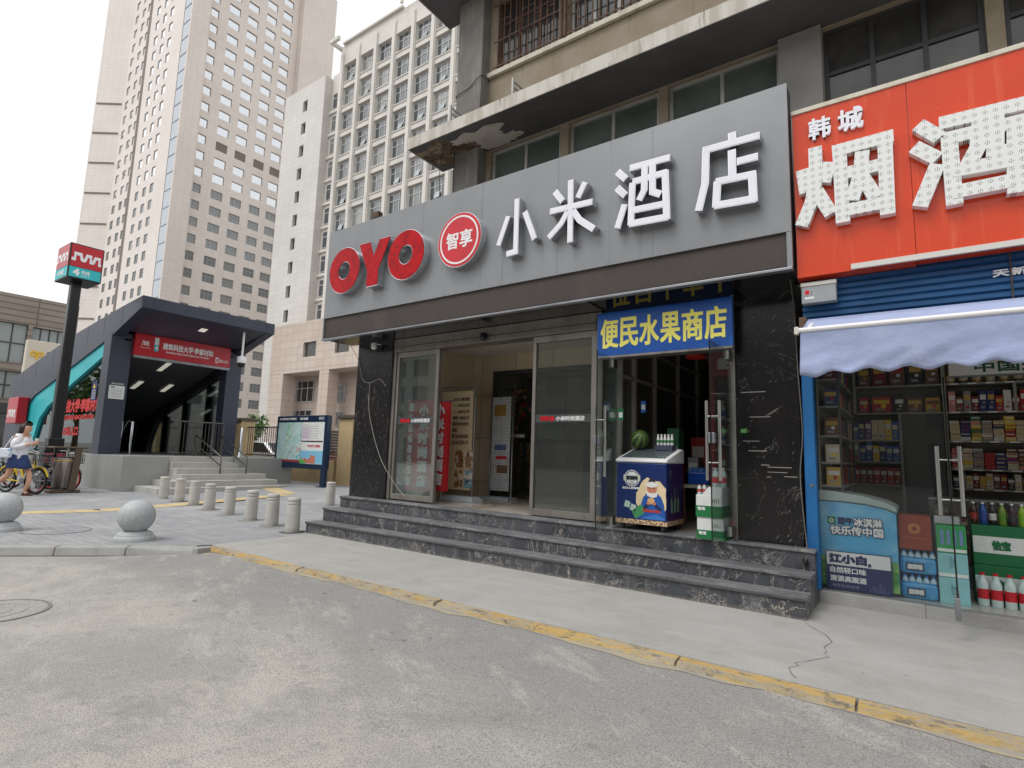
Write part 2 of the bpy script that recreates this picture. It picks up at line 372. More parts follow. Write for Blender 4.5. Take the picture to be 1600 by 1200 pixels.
m_slabf = M('stained_white_edge', A(206, 202, 194), .9, layers=[L(s=3, c=A(176, 168, 156), lo=.45, hi=.62, m=(2.2, 1, .35), d=6, f=.8),
    L(s=5, c=A(120, 106, 92), lo=.61, hi=.70, m=(2.5, 1, .3), d=6, f=.85), L(s=1.2, c=A(140, 116, 96), lo=.62, hi=.7, d=7, f=.7)])
m_soff = M('dark_soffit', A(92, 91, 92), .9, layers=[L(s=.8, c=A(76, 75, 77), lo=.42, hi=.62, d=5, f=.8), L(s=5, c=A(112, 110, 108), lo=.62, hi=.74, d=6, f=.5)])
m_peel = M('bare_plaster', A(196, 190, 182), .95, layers=[L(s=6, c=A(160, 152, 142), lo=.5, hi=.65, d=6, f=.7)])
m_rust = M('damp_brown_plaster', A(96, 78, 62), .95, layers=[L(s=5, c=A(150, 132, 112), lo=.5, hi=.62, d=7, f=.8), L(s=9, c=A(52, 42, 36), lo=.55, hi=.65, d=6, f=.8)])
m_tan = M('tan_pebbledash', A(160, 149, 132), .95, layers=[L(s=1.5, c=A(140, 124, 102), lo=.45, hi=.65, d=6, f=.7), L(s=90, c=A(112, 98, 80), lo=.5, hi=.68, d=3, f=.7), L(s=4, c=A(120, 104, 86), lo=.6, hi=.72, m=(2, 1, .3), d=5, f=.6)], bump=dict(s=90, k=.4))
m_cream = M('cream_sill', A(214, 208, 192), .85, layers=[L(s=4, c=A(184, 174, 156), lo=.5, hi=.66, m=(2, 1, .6), d=5, f=.7)])
m_gwall = M('grey_plaster', A(142, 140, 138), .9, layers=[L(s=1.4, c=A(122, 120, 118), lo=.45, hi=.65, d=6, f=.7)], bump=dict(s=40, k=.1))
m_oldgl = M('dusty_green_window', A(88, 98, 93), .1, layers=[L(s=1.5, c=A(112, 120, 114), lo=.45, hi=.65, d=5, f=.7)], spec=.5)
m_dkgl = M('dark_window', A(58, 58, 56), .08, layers=[L(s=2, c=A(80, 79, 76), lo=.45, hi=.65, d=4, f=.8)], spec=.6)
m_alfr = M('pale_window_frame', A(178, 178, 174), .5, .2, [L(s=6, c=A(140, 138, 134), lo=.5, hi=.7, f=.6)])
m_dkfr = M('dark_window_frame', A(66, 66, 68), .5, .2)
m_grille = M('rusty_iron', A(112, 90, 76), .8, .3, [L(s=12, c=A(84, 58, 44), lo=.45, hi=.62, d=5, f=.8)])
m_brwood = M('brown_window_wood', A(92, 66, 52), .7, layers=[L(s=6, c=A(66, 46, 36), lo=.45, hi=.65, f=.7)])
m_blk = M('black_paint', A(26, 27, 30), .35); m_blkm = M('dark_matt', A(20, 20, 21), .8)
m_soffit2 = M('glossy_black_soffit', A(34, 32, 32), .10, layers=[L(s=1.5, c=A(48, 44, 42), lo=.45, hi=.65, f=.7)])
m_beige = M('beige_wall_tile', A(222, 206, 182), .3, layers=[L(s=1.2, c=A(212, 194, 168), lo=.42, hi=.62, d=5, f=.7), L(t='brick', s=1, c=A(120, 104, 84), lo=.8, hi=.8, w=.006, dist=0, rot=(90, 0, 0), f=.8)])
m_floort = M('polished_floor', A(214, 204, 190), .12, layers=[L(s=1.5, c=A(176, 160, 140), lo=.42, hi=.62, d=5, f=.7), L(t='brick', s=1, c=A(130, 116, 100), lo=.8, hi=.8, w=.006, dist=0, f=.8)])
m_ceilw = M('interior_ceiling', A(222, 218, 210), .8)
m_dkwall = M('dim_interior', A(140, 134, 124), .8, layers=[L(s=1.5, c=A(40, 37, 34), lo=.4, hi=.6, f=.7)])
g_door = G('door_glass', (.90, .94, .93, 1), veil=.065, veilc=A(156, 163, 161), gain=.65)  # even pale colour mixed over the door panes
g_clear = G('clear_glass', (.95, .98, .97, 1), veil=.01, gain=.6)
g_edge = M('glass_edge', A(14, 26, 23), .2)
g_far = G('far_metro_glass', (.62, .66, .66, 1), gain=.7)
g_shop = G('shop_glass', (.97, .985, .98, 1), veil=.008, gain=.45)
m_blue = M('blue_enamel', A(30, 112, 176), .45, layers=[L(s=3, c=A(20, 88, 146), lo=.42, hi=.62, m=(1, 1, .4), d=5, f=.7), L(s=9, c=A(92, 130, 158), lo=.62, hi=.70, d=5, f=.6)])
m_shut = M('blue_roller_shutter', A(36, 92, 142), .45, .1, [L(s=2, c=A(24, 68, 112), lo=.42, hi=.62, m=(.5, 1, 2), d=5, f=.8), L(s=9, c=A(110, 116, 112), lo=.64, hi=.71, m=(.3, 1, 2), d=5, f=.7)])
m_awn = M('pale_blue_canvas', A(166, 178, 212), .85, layers=[L(s=1.6, c=A(148, 160, 196), lo=.45, hi=.65, d=4, f=.6), L(s=5, c=A(182, 190, 216), lo=.55, hi=.7, d=4, f=.5)], bump=dict(s=3.5, k=.6, h=.05))
m_cream_bar = M('cream_plastic', A(214, 210, 202), .5)
m_gran = M('grey_granite_cladding', A(166, 166, 164), .55, layers=[L(t='brick', s=1, c=A(112, 112, 112), lo=.6, hi=3, w=.006, dist=0, rot=(90, 0, 0), f=.7), L(s=1.1, c=A(150, 150, 148), lo=.42, hi=.64, d=5, f=.7), L(s=60, c=A(122, 122, 122), lo=.52, hi=.68, d=3, f=.6), L(s=3, c=A(140, 138, 134), lo=.6, hi=.72, m=(2, 2, .3), d=5, f=.5)])
m_ball = M('speckled_granite', A(182, 185, 187), .5, layers=[L(t='band', s=7, c=A(132, 128, 120), lo=.15, hi=.04, dist=.16, d=2, f=.6), L(s=3, c=A(158, 158, 156), lo=.54, hi=.68, d=7, m=(1.5, 1.5, .4), f=.6), L(s=90, c=A(128, 131, 134), lo=.48, hi=.66, d=3, f=.8), L(s=160, c=A(206, 208, 210), lo=.58, hi=.7, d=2, f=.6), L(s=2, c=A(156, 158, 159), lo=.5, hi=.7, f=.6)])
m_boll = M('weathered_stone', A(190, 187, 180), .85, layers=[L(t='band', s=9, c=A(128, 122, 112), lo=.14, hi=.02, dist=.12, d=2, f=.7), L(s=4, c=A(172, 168, 159), lo=.45, hi=.66, d=6, f=.8), L(s=70, c=A(134, 130, 122), lo=.52, hi=.7, f=.5), L(s=7, c=A(196, 178, 146), lo=.64, hi=.72, d=4, f=.6)], bump=dict(s=40, k=.2))
m_metro = M('navy_grey_cladding', A(64, 68, 84), .4, .15, [L(s=.7, c=A(54, 58, 72), lo=.42, hi=.62, d=3, f=.7)])
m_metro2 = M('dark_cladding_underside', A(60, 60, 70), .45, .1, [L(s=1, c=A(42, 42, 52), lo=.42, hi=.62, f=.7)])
m_teal = M('teal_cladding', A(46, 190, 196), .4, layers=[L(s=.8, c=A(36, 172, 180), lo=.45, hi=.65, f=.7)])
m_mred = M('metro_red', A(190, 18, 36), .3, layers=[L(s=1.2, c=A(174, 12, 28), lo=.45, hi=.65, f=.6)])
m_white = M('white_paint', A(236, 236, 236), .45)
g_metro = G('metro_glass', (.32, .38, .38, 1), gain=.9)
m_tile_t = lambda nm, c, c2, mort, w, h, rot, k=.7: M(nm, c, .6, layers=[L(s=.12, c=c2, lo=.4, hi=.62, d=5, f=.7), L(t='brick', s=1, c=mort, lo=w, hi=h, w=.03, dist=0, rot=rot, f=k), L(s=1.2, c=c2, lo=.55, hi=.7, m=(1, 1, .2), d=5, f=.5)])
m_tower_s = m_tile_t('tower_tile', A(227, 219, 212), A(219, 210, 203), A(202, 192, 184), 1.2, .8, (90, 0, 0))
m_tower_e = m_tile_t('tower_tile_flank', A(222, 212, 204), A(213, 202, 194), A(196, 184, 175), 1.2, .8, (90, 90, 0))
m_wht_s = m_tile_t('white_tile', A(214, 210, 204), A(200, 196, 190), A(180, 175, 169), 1.6, .8, (90, 0, 0), .6)
m_wpl = M('white_facade_stone', A(216, 211, 203), .7, layers=[L(s=.4, c=A(202, 199, 193), lo=.42, hi=.62, d=5, f=.7), L(s=3, c=A(188, 184, 178), lo=.58, hi=.72, m=(1.5, 1.5, .2), d=5, f=.5)])
m_pink_s = m_tile_t('pinkish_tile', A(208, 193, 181), A(190, 171, 157), A(166, 148, 136), 1.3, .9, (90, 0, 0), .8)
m_wgl = M('facade_window_glass', A(58, 66, 72), .06, spec=.9); m_wgl.node_tree.nodes['Principled BSDF'].inputs['IOR'].default_value = 1.9
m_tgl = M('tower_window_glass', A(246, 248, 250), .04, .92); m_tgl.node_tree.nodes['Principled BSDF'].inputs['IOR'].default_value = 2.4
m_tglb = M('tower_blue_glass', A(176, 182, 188), .05, .7); m_tglb.node_tree.nodes['Principled BSDF'].inputs['IOR'].default_value = 2.0
def vary(m, k):      # every pane its own tone (curtains, blinds, dirt)
    t = m.node_tree; n = t.nodes; oi = n.new('ShaderNodeObjectInfo'); rp = n.new('ShaderNodeMapRange'); rp.inputs[1].default_value = .45; rp.inputs[2].default_value = 1
    rp.inputs[4].default_value = .75; x = n.new('ShaderNodeMix'); x.data_type = 'RGBA'; x.inputs[6].default_value = n['Principled BSDF'].inputs['Base Color'].default_value; x.inputs[7].default_value = k
    t.links.new(oi.outputs['Random'], rp.inputs[0]); t.links.new(rp.outputs[0], x.inputs[0]); t.links.new(x.outputs[2], n['Principled BSDF'].inputs['Base Color'])
vary(m_wgl, A(150, 150, 144)); vary(m_tgl, A(206, 210, 214))
m_tgd = M('tower_dark_reflection_glass', A(104, 111, 115), .05, spec=.9); m_tgd.node_tree.nodes['Principled BSDF'].inputs['IOR'].default_value = 1.7; vary(m_tgd, A(140, 142, 140))  # darker colour stands in for dark reflections in the lower tower panes
m_louv = M('louvre_brown', A(120, 108, 98), .7)
m_wfr = M('white_window_frame', A(206, 206, 204), .5)
m_brown = M('brown_stone_cladding', A(158, 147, 136), .8, layers=[L(s=.3, c=A(144, 132, 121), lo=.42, hi=.62, d=5, f=.7), L(t='brick', s=1, c=A(96, 84, 74), lo=8, hi=.5, w=.06, dist=0, rot=(90, 90, 0), f=.7)])
m_fence = M('yellowish_render', A(206, 182, 140), .85, layers=[L(s=1.3, c=A(190, 164, 122), lo=.45, hi=.65, d=5, f=.7)])
m_dkred = M('dark_coping', A(92, 84, 74), .8)
m_navy = M('navy_post_paint', A(24, 46, 72), .35)
m_bronze = M('bronze_paint', A(92, 78, 64), .5, .2, [L(s=5, c=A(76, 64, 52), lo=.5, hi=.7, f=.6)])

# ------------------------------------------------------------------ the ground
def zg(Y):      # the plaza rises slightly towards the back
    return 0 if Y < 7 else (.03 * (Y - 7) if Y < 11 else .12)
gxs, gys = (-900, -8.4, -7.4, -6.2, 14, 700), (-700, 2.1, 3.0, 3.92, 900); b = MB()
gz = lambda i, j: -.115 + (.082 * {2: .55, 3: 1, 4: 1}.get(i, 0)) * {2: .45, 3: 1}.get(j, 0)
b._add([(x, y, gz(i, j)) for j, y in enumerate(gys) for i, x in enumerate(gxs)], [(j * 6 + i, j * 6 + i + 1, j * 6 + i + 7, j * 6 + i + 6) for j in range(4) for i in range(5)], True)
ground = b.build('road', m_road); tag(ground, kind='structure')
b = MB()
XK, YK = -7.62, 3.76
b.prism([(XK, YK + .13), (30, YK + .13), (30, 5.45), (XK, 5.45)], (0, 0, 0), (1, 0, 0), (0, 1, 0), (0, 0, 1), -.113, 0)
b.prism([(-.9, 5.45), (30, 5.45), (30, 6.3), (-.9, 6.3)], (0, 0, 0), (1, 0, 0), (0, 1, 0), (0, 0, 1), -.113, 0)
tag(b.build('pavement', m_walk), kind='structure')
# plaza: paved sheet bounded by the diagonal granite kerb
dk = Vector((-1, -1.02)); e0 = Vector((XK - .06, YK - .02)); e1 = e0 + dk * 9
kn = Vector((1, -.98)).normalized() * .14
b = MB(); P = lambda x, y: (x, y, zg(y))
b.quad(P(XK, 3.9), P(XK, 7), P(-160, 7), P(-160, e1.y), P(e1.x, e1.y), P(e0.x, e0.y))
b.quad(P(-7.6, 7), P(-7.6, 11), P(-160, 11), P(-160, 7)); b.quad(P(-7.6, 11), P(-7.6, 90), P(-160, 90), P(-160, 11))
tag(b.build('plaza_paving', m_pave), kind='structure')
b = MB(); N = 16
for i in range(N):
    a = e0 + (e1 - e0) * (i / N + .0003); c = e0 + (e1 - e0) * ((i + 1) / N - .0003)
    d = .0 if i else -.05
    q = [a, a + kn, c + kn, c]
    b.hexa([(p.x, p.y, -.113) for p in q] + [(q[0].x, q[0].y, .003), (q[1].x - .02, q[1].y + .02, -.007 + d), (q[2].x - .02, q[2].y + .02, -.007), (q[3].x, q[3].y, .003)])
b.prism([(e0.x - .02, e0.y), (e0.x + .07, e0.y - .10), (-7.52, 3.66), (-7.52, 3.93), (-7.70, 3.93)], (0, 0, 0), (1, 0, 0), (0, 1, 0), (0, 0, 1), -.113, -.012)
tag(b.build('granite_kerb', m_kerbst, bevel=.012), kind='structure')
# worn yellow kerb stones along the pavement
b = MB(); x = XK + .02; i = 0; rk = random.Random(3)
while x < 14:
    ln = rk.uniform(.93, 1.12); g = rk.uniform(.006, .022); j = rk.uniform(-.012, .012); h = rk.uniform(-.008, .006)
    y0 = YK + j + (.06 if i == 0 else 0)
    n = 14; pc = rk.uniform(0, .02)
    for k in range(n):      # chipped along its length
        xa, xb = x + (ln - g) * k / n, x + (ln - g) * (k + 1) / n
        ca = pc; cb = max(0, min(.032, pc + rk.uniform(-.013, .013))); pc = cb
        b.hexa([(xa, y0 - .015, -.113), (xb, y0 - .015, -.113), (xb, y0 + .128, -.113), (xa, y0 + .128, -.113),
                (xa, y0 + .018 + ca, h - ca * .5 - .004), (xb, y0 + .018 + cb, h - cb * .5 - .004), (xb, y0 + .128, h), (xa, y0 + .128, h)])
    x += ln; i += 1
tag(b.build('yellow_kerb', m_ykerb), kind='structure')
m_gut = M('gutter_dust', A(172, 160, 132), .95, layers=[L(s=6, c=A(150, 146, 138), lo=.42, hi=.58, d=7, m=(.5, 3, 1), f=1)])
gzr = lambda x, w: (-.033 if x > -6.2 else (-.0699 + .0369 * (x + 7.4) / 1.2 if x > -7.4 else -.07)) - .0451 * (.172 + w) / .92 + .003
b = MB(); rk = random.Random(9); xs = [XK + .1 + .25 * k for k in range(90)]
for k in range(len(xs) - 1):
    wa, wb = .02 + .03 * math.sin(xs[k] * 3.1) + .02 * math.sin(xs[k] * 11), .02 + .03 * math.sin(xs[k + 1] * 3.1) + .02 * math.sin(xs[k + 1] * 11)
    b.quad((xs[k], YK - .012 - wa, gzr(xs[k], wa)), (xs[k + 1], YK - .012 - wb, gzr(xs[k + 1], wb)), (xs[k + 1], YK + .02, gzr(xs[k + 1], 0)), (xs[k], YK + .02, gzr(xs[k], 0)))
tag(b.build('gutter_strip', m_gut), kind='structure')
# tactile lines
b = MB()
def strip(pts, w):
    for p, q in zip(pts, pts[1:]):
        p, q = Vector(p), Vector(q); d = (q - p).normalized(); s = Vector((-d.y, d.x)) * w / 2
        b.quad(*[(v.x, v.y, zg(v.y) + .004) for v in (p - s, q - s, q + s, p + s)])
strip([(-13.4, 2.2), (-12.75, 4.3), (-13.1, 5.7), (-13.75, 8.9)], .5)
strip([(-13.95, 9.05), (-17.5, 10.2), (-20.2, 11.0)], .5)
b.quad(*[(x, y, .0065) for x, y in ((-13.0, 2.6), (-12.95, 3.1), (-14.4, 2.4), (-14.5, 1.9))])
tag(b.build('tactile_paving', m_tact), kind='structure')
def disc(name, c, r, z, m1, m2, label, rings=2):
    t = thing(name, label, 'manhole cover', (c[0], c[1], z))
    MB().ring((c[0], c[1], z), (1, 0, 0), (0, 1, 0), (0, 0, 1), r * .93, r, 0, .006, 48).build('rim', m2, t)
    b = MB(); b.lathe([(r * .925, .0), (r * .925, .004)], (c[0], c[1], z), 48)
    for k in range(rings): b.ring((c[0], c[1], z), (1, 0, 0), (0, 1, 0), (0, 0, 1), r * (.3 + .28 * k), r * (.34 + .28 * k), .004, .007, 40)
    b.build('lid', m1, t); return t
disc('manhole_cover', (-10.25, 2.95), .42, .001, m_pave, M('worn_iron_ring', A(130, 130, 131), .7), 'round manhole cover set flush into the grey plaza paving')
disc('manhole_cover', (-6.25, 1.42), .40, -.1145, m_road, M('worn_iron', A(124, 121, 117), .7), 'round manhole cover worn into the dusty road surface')
m_dark_cr = M('crack_dark', A(92, 90, 87), .95)
# crack across the pavement below the end of the steps
b = MB(); pts = []; rk = random.Random(5); px, py = -.80, 5.36
while py > 3.95:
    pts.append((px, py)); py -= rk.uniform(.05, .11); px += rk.uniform(-.055, .06) - (.016 if py < 4.6 else -.018)
for (x0, y0), (x1, y1) in zip(pts, pts[1:]):
    w = rk.uniform(.0015, .004); b.quad((x0 - w, y0, .002), (x1 - w, y1, .002), (x1 + w, y1, .002), (x0 + w, y0, .002))
tag(b.build('pavement_crack', m_dark_cr), kind='structure')
STROKES = {
    'small_character': [[(-3.964, 4.553), (-3.961, 3.850), (-4.105, 3.844)], [(-4.095, 4.349), (-4.240, 3.984)], [(-3.837, 4.350), (-3.678, 3.954)]],
    'rice_character': [[(-3.179, 4.592), (-3.173, 3.810)], [(-3.465, 4.260), (-2.884, 4.244)], [(-3.400, 4.504), (-3.285, 4.345)], [(-2.984, 4.508), (-3.079, 4.339)], [(-3.214, 4.200), (-3.300, 4.070), (-3.472, 3.927)], [(-3.139, 4.193), (-3.050, 4.059), (-2.861, 3.904)]],
    'wine_character': [[(-2.575, 4.523), (-2.468, 4.402)], [(-2.579, 4.333), (-2.472, 4.210)], [(-2.482, 4.110), (-2.570, 3.849)], [(-2.424, 4.519), (-1.962, 4.509)], [(-2.390, 4.342), (-2.408, 3.851)], [(-2.390, 4.347), (-1.999, 4.351)], [(-2.018, 4.376), (-2.001, 3.820)], [(-2.426, 3.867), (-1.984, 3.848)], [(-2.389, 4.015), (-2.012, 4.000)], [(-2.245, 4.492), (-2.252, 4.216), (-2.312, 4.110)], [(-2.157, 4.492), (-2.157, 4.171), (-2.065, 4.117)]],
    'shop_character': [[(-1.328, 4.585), (-1.324, 4.478)], [(-1.621, 4.477), (-1.069, 4.469)], [(-1.585, 4.478), (-1.599, 4.113), (-1.668, 3.837)], [(-1.332, 4.399), (-1.331, 4.087)], [(-1.286, 4.258), (-1.090, 4.256)], [(-1.475, 4.108), (-1.494, 3.834)], [(-1.494, 4.101), (-1.113, 4.082)], [(-1.147, 4.103), (-1.140, 3.799)], [(-1.511, 3.852), (-1.115, 3.830)]],
}
BOLD_STROKES = {
    'smoke_character': [[(-0.728, 4.078), (-0.706, 3.841)], [(-0.616, 4.271), (-0.619, 3.949), (-0.666, 3.734), (-0.755, 3.523)], [(-0.498, 4.087), (-0.555, 3.902)], [(-0.616, 3.835), (-0.508, 3.584)], [(-0.420, 4.214), (-0.417, 3.482)], [(-0.478, 4.182), (-0.007, 4.191)], [(-0.071, 4.234), (-0.081, 3.480)], [(-0.409, 3.592), (-0.081, 3.592)], [(-0.385, 3.944), (-0.112, 3.948)], [(-0.243, 4.114), (-0.268, 3.901), (-0.340, 3.672)], [(-0.253, 3.872), (-0.159, 3.650)]],
    'liquor_character': [[(0.169, 4.230), (0.311, 4.066)], [(0.131, 4.040), (0.285, 3.886)], [(0.282, 3.836), (0.145, 3.495)], [(0.311, 4.191), (0.896, 4.181)], [(0.370, 4.060), (0.376, 3.455)], [(0.334, 4.042), (0.850, 4.040)], [(0.788, 4.057), (0.756, 3.458)], [(0.583, 4.180), (0.551, 3.912), (0.471, 3.758)], [(0.672, 4.178), (0.651, 3.840), (0.752, 3.801)], [(0.372, 3.747), (0.763, 3.733)], [(0.362, 3.561), (0.752, 3.565)]],
}
# ------------------------------------------------------------------ the hotel building
HB = thing('hotel_building', 'old grey concrete street building with stained slabs and a hotel entrance on black marble steps', 'building', (-3.5, 6.3, 0))
D = 6.15                                  # ground-floor wall plane
# black marble columns of the ground floor
def column(x0, x1, m, zb):
    return MB().box(x0, x1, D, 6.75, zb, 3.16).build('column', m, HB, bevel=.006)
column(-7.73, -6.86, m_marbL, .0); column(-1.505, -.90, m_marbR, .0)
w = MB()
w.box(-7.70, -7.55, 6.75, 14, 0, 5.0).box(-7.70, 12, 14, 14.2, 0, 3.1).box(-.93, -.80, 6.7, 14, 0, 3.1)
w.build('side_wall', m_gwall, HB)
MB().box(-7.7, 12, 6.29, 14.1, 3.17, 3.35).build('ceiling_slab', m_ceilw, HB)
MB().box(-7.98, -3.06, 5.66, 6.2, 3.125, 3.15).box(-1.44, -.86, 5.66, 6.2, 3.125, 3.15).build('entrance_soffit', m_soffit2, HB)
# floors
MB().box(-7.55, -3.10, 6.28, 14, .40, .53).build('lobby_floor', m_floort, HB)
MB().box(-3.09, -.93, 6.28, 14, .38, .515).build('shop_floor', M('worn_tile_floor', A(150, 142, 130), .4, layers=[L(s=2, c=A(120, 112, 100), lo=.42, hi=.62, d=5, f=.7)]), HB)
# lobby inside: side wall, inner wall with glass, back wall
MB().box(-6.98, -6.90, 6.45, 8.3, .53, 3.17).build('vestibule_wall', m_beige, HB)
b = MB().box(-6.98, -6.42, 8.3, 8.42, .53, 3.17).box(-6.42, -3.3, 8.3, 8.42, 2.86, 3.17)
b.build('inner_wall', m_beige, HB)
MB().box(-6.40, -6.31, 8.26, 8.44, .53, 2.86).box(-6.31, -3.3, 8.28, 8.42, 2.78, 2.86).build('inner_door_frame', m_dkfr, HB)
ig = MB().box(-6.30, -5.6, 8.30, 8.312, .55, 2.78).build('inner_door', g_clear, HB)
text('小米时尚酒店', (-6.02, 8.295, 1.62), .36, .06, m_white, ig, bold=.002); text('OYO', (-6.2, 8.295, 1.62), .14, .06, m_emb, ig, bold=.004)
MB().box(-7.55, -3.1, 11.5, 11.6, .53, 3.17).build('lobby_back_wall', m_beige, HB)
MB().box(-7.5, -3.2, 11.44, 11.5, .53, .75).build('skirting', m_blkm, HB)
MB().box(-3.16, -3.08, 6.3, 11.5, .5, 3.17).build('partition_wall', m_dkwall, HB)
# hotel door header and side posts
b = MB().box(-6.86, -3.17, D + .02, 6.42, 2.905, 3.12).box(-6.86, -6.80, D + .03, 6.3, .55, 2.905).box(-3.17, -3.10, D + .03, 6.3, .50, 3.12)
hd = b.build('door_header', m_frame, HB, bevel=.004)
MB().box(-6.8, -3.17, D + .012, D + .02, 2.985, 2.992).build('header_seam', m_dkfr, hd)
def sliding(x0, x1, zb, y, lettering=True):
    fr = MB()
    fr.box(x0, x0 + .05, y, y + .06, zb, 2.90).box(x1 - .065, x1, y, y + .06, zb, 2.90).box(x0 + .05, x1 - .065, y, y + .06, 2.815, 2.90).box(x0 + .05, x1 - .065, y, y + .06, zb, zb + .085)
    f = fr.build('sliding_door', m_frame, HB, bevel=.003)
    MB().box(x0 + .05, x1 - .065, y + .025, y + .035, zb + .085, 2.815).build('glass', g_door, f)
    MB().box(x0 + .05, x1 - .065, y + .0215, y + .0235, 1.74, 1.845).build('frosted_band', G('frosted_film', (.62, .68, .68, 1), veil=.16, veilc=A(176, 186, 188)), f)
    if lettering:
        c = (x0 + x1) / 2; s = (x1 - x0)
        text('OYO', (c - s * .36, y + .017, 1.765), s * .14, .052, m_emb, f, bold=.006, name='lettering')
        MB().ring((c - s * .17, y + .017, 1.79), (1, 0, 0), (0, 0, 1), (0, -1, 0), .0, .034, 0, .002, 20).build('round_mark', m_emb, f)
        text('小米时尚酒店', (c - s * .11, y + .017, 1.762), s * .44, .058, m_white, f, bold=.0025, name='lettering')
    return f
sliding(-6.79, -5.86, .56, 6.20); sliding(-4.13, -3.18, .535, 6.20)
# shop bay frame (fruit shop)
b = MB().box(-1.54, -1.505, D - .01, 6.28, .50, 3.1).box(-3.10, -3.06, D - .01, 6.28, .50, 2.5).box(-3.06, -1.54, D + .01, 6.25, 2.50, 2.56)
b.build('shop_frame', m_frame, HB)
MB().box(-3.06, -2.86, 6.19, 6.20, .52, 2.50).build('fixed_glass', g_door, HB)
def glass_door(x0, y0, x1, y1, zb, zt, hfrac, z0, z1, mat, parent=HB, nm='glass_door', off=.06):
    a, c = Vector((x0, y0, 0)), Vector((x1, y1, 0)); d = (c - a).normalized(); n = Vector((-d.y, d.x, 0)) * .005
    b = MB(); b.hexa([(p.x, p.y, zb) for p in (a - n, c - n, c + n, a + n)] + [(p.x, p.y, zt) for p in (a - n, c - n, c + n, a + n)])
    g = b.build(nm, mat, parent)
    e = MB(); n2 = n * 1.15; c2 = c + d * .003
    e.hexa([(p.x, p.y, zb) for p in (c - n2, c2 - n2, c2 + n2, c + n2)] + [(p.x, p.y, zt) for p in (c - n2, c2 - n2, c2 + n2, c + n2)])
    e.build('edge', g_edge, g)
    h = MB(); p = a + (c - a) * hfrac; nn = n.normalized() * off
    for s in (-1, 1):
        q = p + nn * s; zc = [z0 + (z1 - z0) * .22, z0 + (z1 - z0) * .8]
        h.tube([(q.x, q.y, z0), (q.x, q.y, z1)], .016, 12)
        for z in zc: h.tube([(p.x, p.y, z), (q.x, q.y, z)], .008, 8)
    h.build('handle', m_steel, g)
    for z, e2 in ((zb, .09), (zt - .09, .09)):
        f = MB()
        m0 = a + d * .02; m1 = a + d * .18; nf = n * 2.6
        f.hexa([(q.x, q.y, z - .004) for q in (m0 - nf, m1 - nf, m1 + nf, m0 + nf)] + [(q.x, q.y, z + e2) for q in (m0 - nf, m1 - nf, m1 + nf, m0 + nf)])
        f.build('patch_fitting', m_steel, g)
    return g
g1 = glass_door(-2.875, 6.14, -2.735, 5.36, .545, 2.46, .86, 1.10, 1.86, g_clear)
g2 = glass_door(-1.53, 6.14, -1.545, 5.37, .56, 2.46, .9, 1.12, 1.88, g_clear)
for g, z in ((g1, 1.48), (g2, 1.52)):
    p = Vector((-2.741, 5.40)) if g is g1 else Vector((-1.544, 5.41))
    MB().box(p.x - .03, p.x + .03, p.y - .03, p.y + .05, z - .05, z + .05).build('lock', m_trim, g, bevel=.006)
# fruit shop inside
b = MB()
for y in (6.6, 7.05, 7.8, 8.8, 9.8): b.box(-3.075, -3.02, y, y + .05, .52, 3.1)
for z in (1.1, 2.35, 2.8): b.box(-3.07, -3.03, 6.65, 10, z, z + .04)
b.build('partition_mullions', M('dim_mullion', A(184, 178, 168), .6), HB)
MB().box(-3.079, -3.074, 6.65, 10, .52, 3.1).build('partition_glass', M('grey_partition_glass', A(104, 104, 100), .12), HB)
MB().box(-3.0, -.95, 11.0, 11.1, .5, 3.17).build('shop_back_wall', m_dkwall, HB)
# ---------------- first floor strip of windows behind the sign
FX0, FX1, FY = -5.66, 14.0, 6.3
w = MB(); holes = []
def hole(x0, x1, z0, z1): holes.append((x0 - FX0, x1 - FX0, z0 - 3.35, z1 - 3.35)); return (x0, x1, z0, z1)
low = [hole(-5.08, -3.84, 4.55, 5.94), hole(-3.70, -2.40, 4.55, 5.94), hole(-2.28, -1.00, 4.55, 5.94)]
rlow = [hole(-.58, .74, 4.75, 5.945), hole(.87, 2.2, 4.75, 5.945), hole(2.33, 3.7, 4.75, 5.945)]
upp = [hole(-5.03 + i * 1.31, -3.90 + i * 1.31, 7.25, 8.45) for i in range(9)]
holewall(w, (FX0, FY, 3.35), (1, 0, 0), (0, 0, 1), (0, -1, 0), FX1 - FX0, 8.57 - 3.35, holes, .14)
w.build('front_wall', m_tan, HB)
MB().box(FX0 + .02, FX1, FY + .16, 13.9, 3.36, 8.5).build('upper_body', m_blkm, HB)
MB().box(FX0 - .01, -5.17, FY - .20, FY + .12, 3.35, 8.57).build('concrete_pier', m_conc, HB, bevel=.01)
MB().box(-1.0, -.585, FY - .10, FY - .002, 3.35, 5.94).build('grey_pier', m_gwall, HB)
MB().box(FX0, FX0 + .02, FY + .12, 13.9, 3.36, 8.5).build('end_wall', m_conc, HB)
def slab(z, h, name):
    s = MB().box(-6.16, FX1, 5.6, FY + .1, z, z + h).build(name, [m_soff], HB)
    MB().box(-6.17, FX1, 5.585, 5.6, z - .004, z + h + .01).box(-6.175, -6.16, 5.6, FY + .1, z - .004, z + h + .01).build('slab_edge', m_slabf, s)
    return s
s1 = slab(5.96, .17, 'floor_slab'); slab(8.57, .18, 'floor_slab')
MB().box(-6.16, FX1, 5.6, 5.64, 6.13, 6.15).build('rust_line', m_grille, s1)
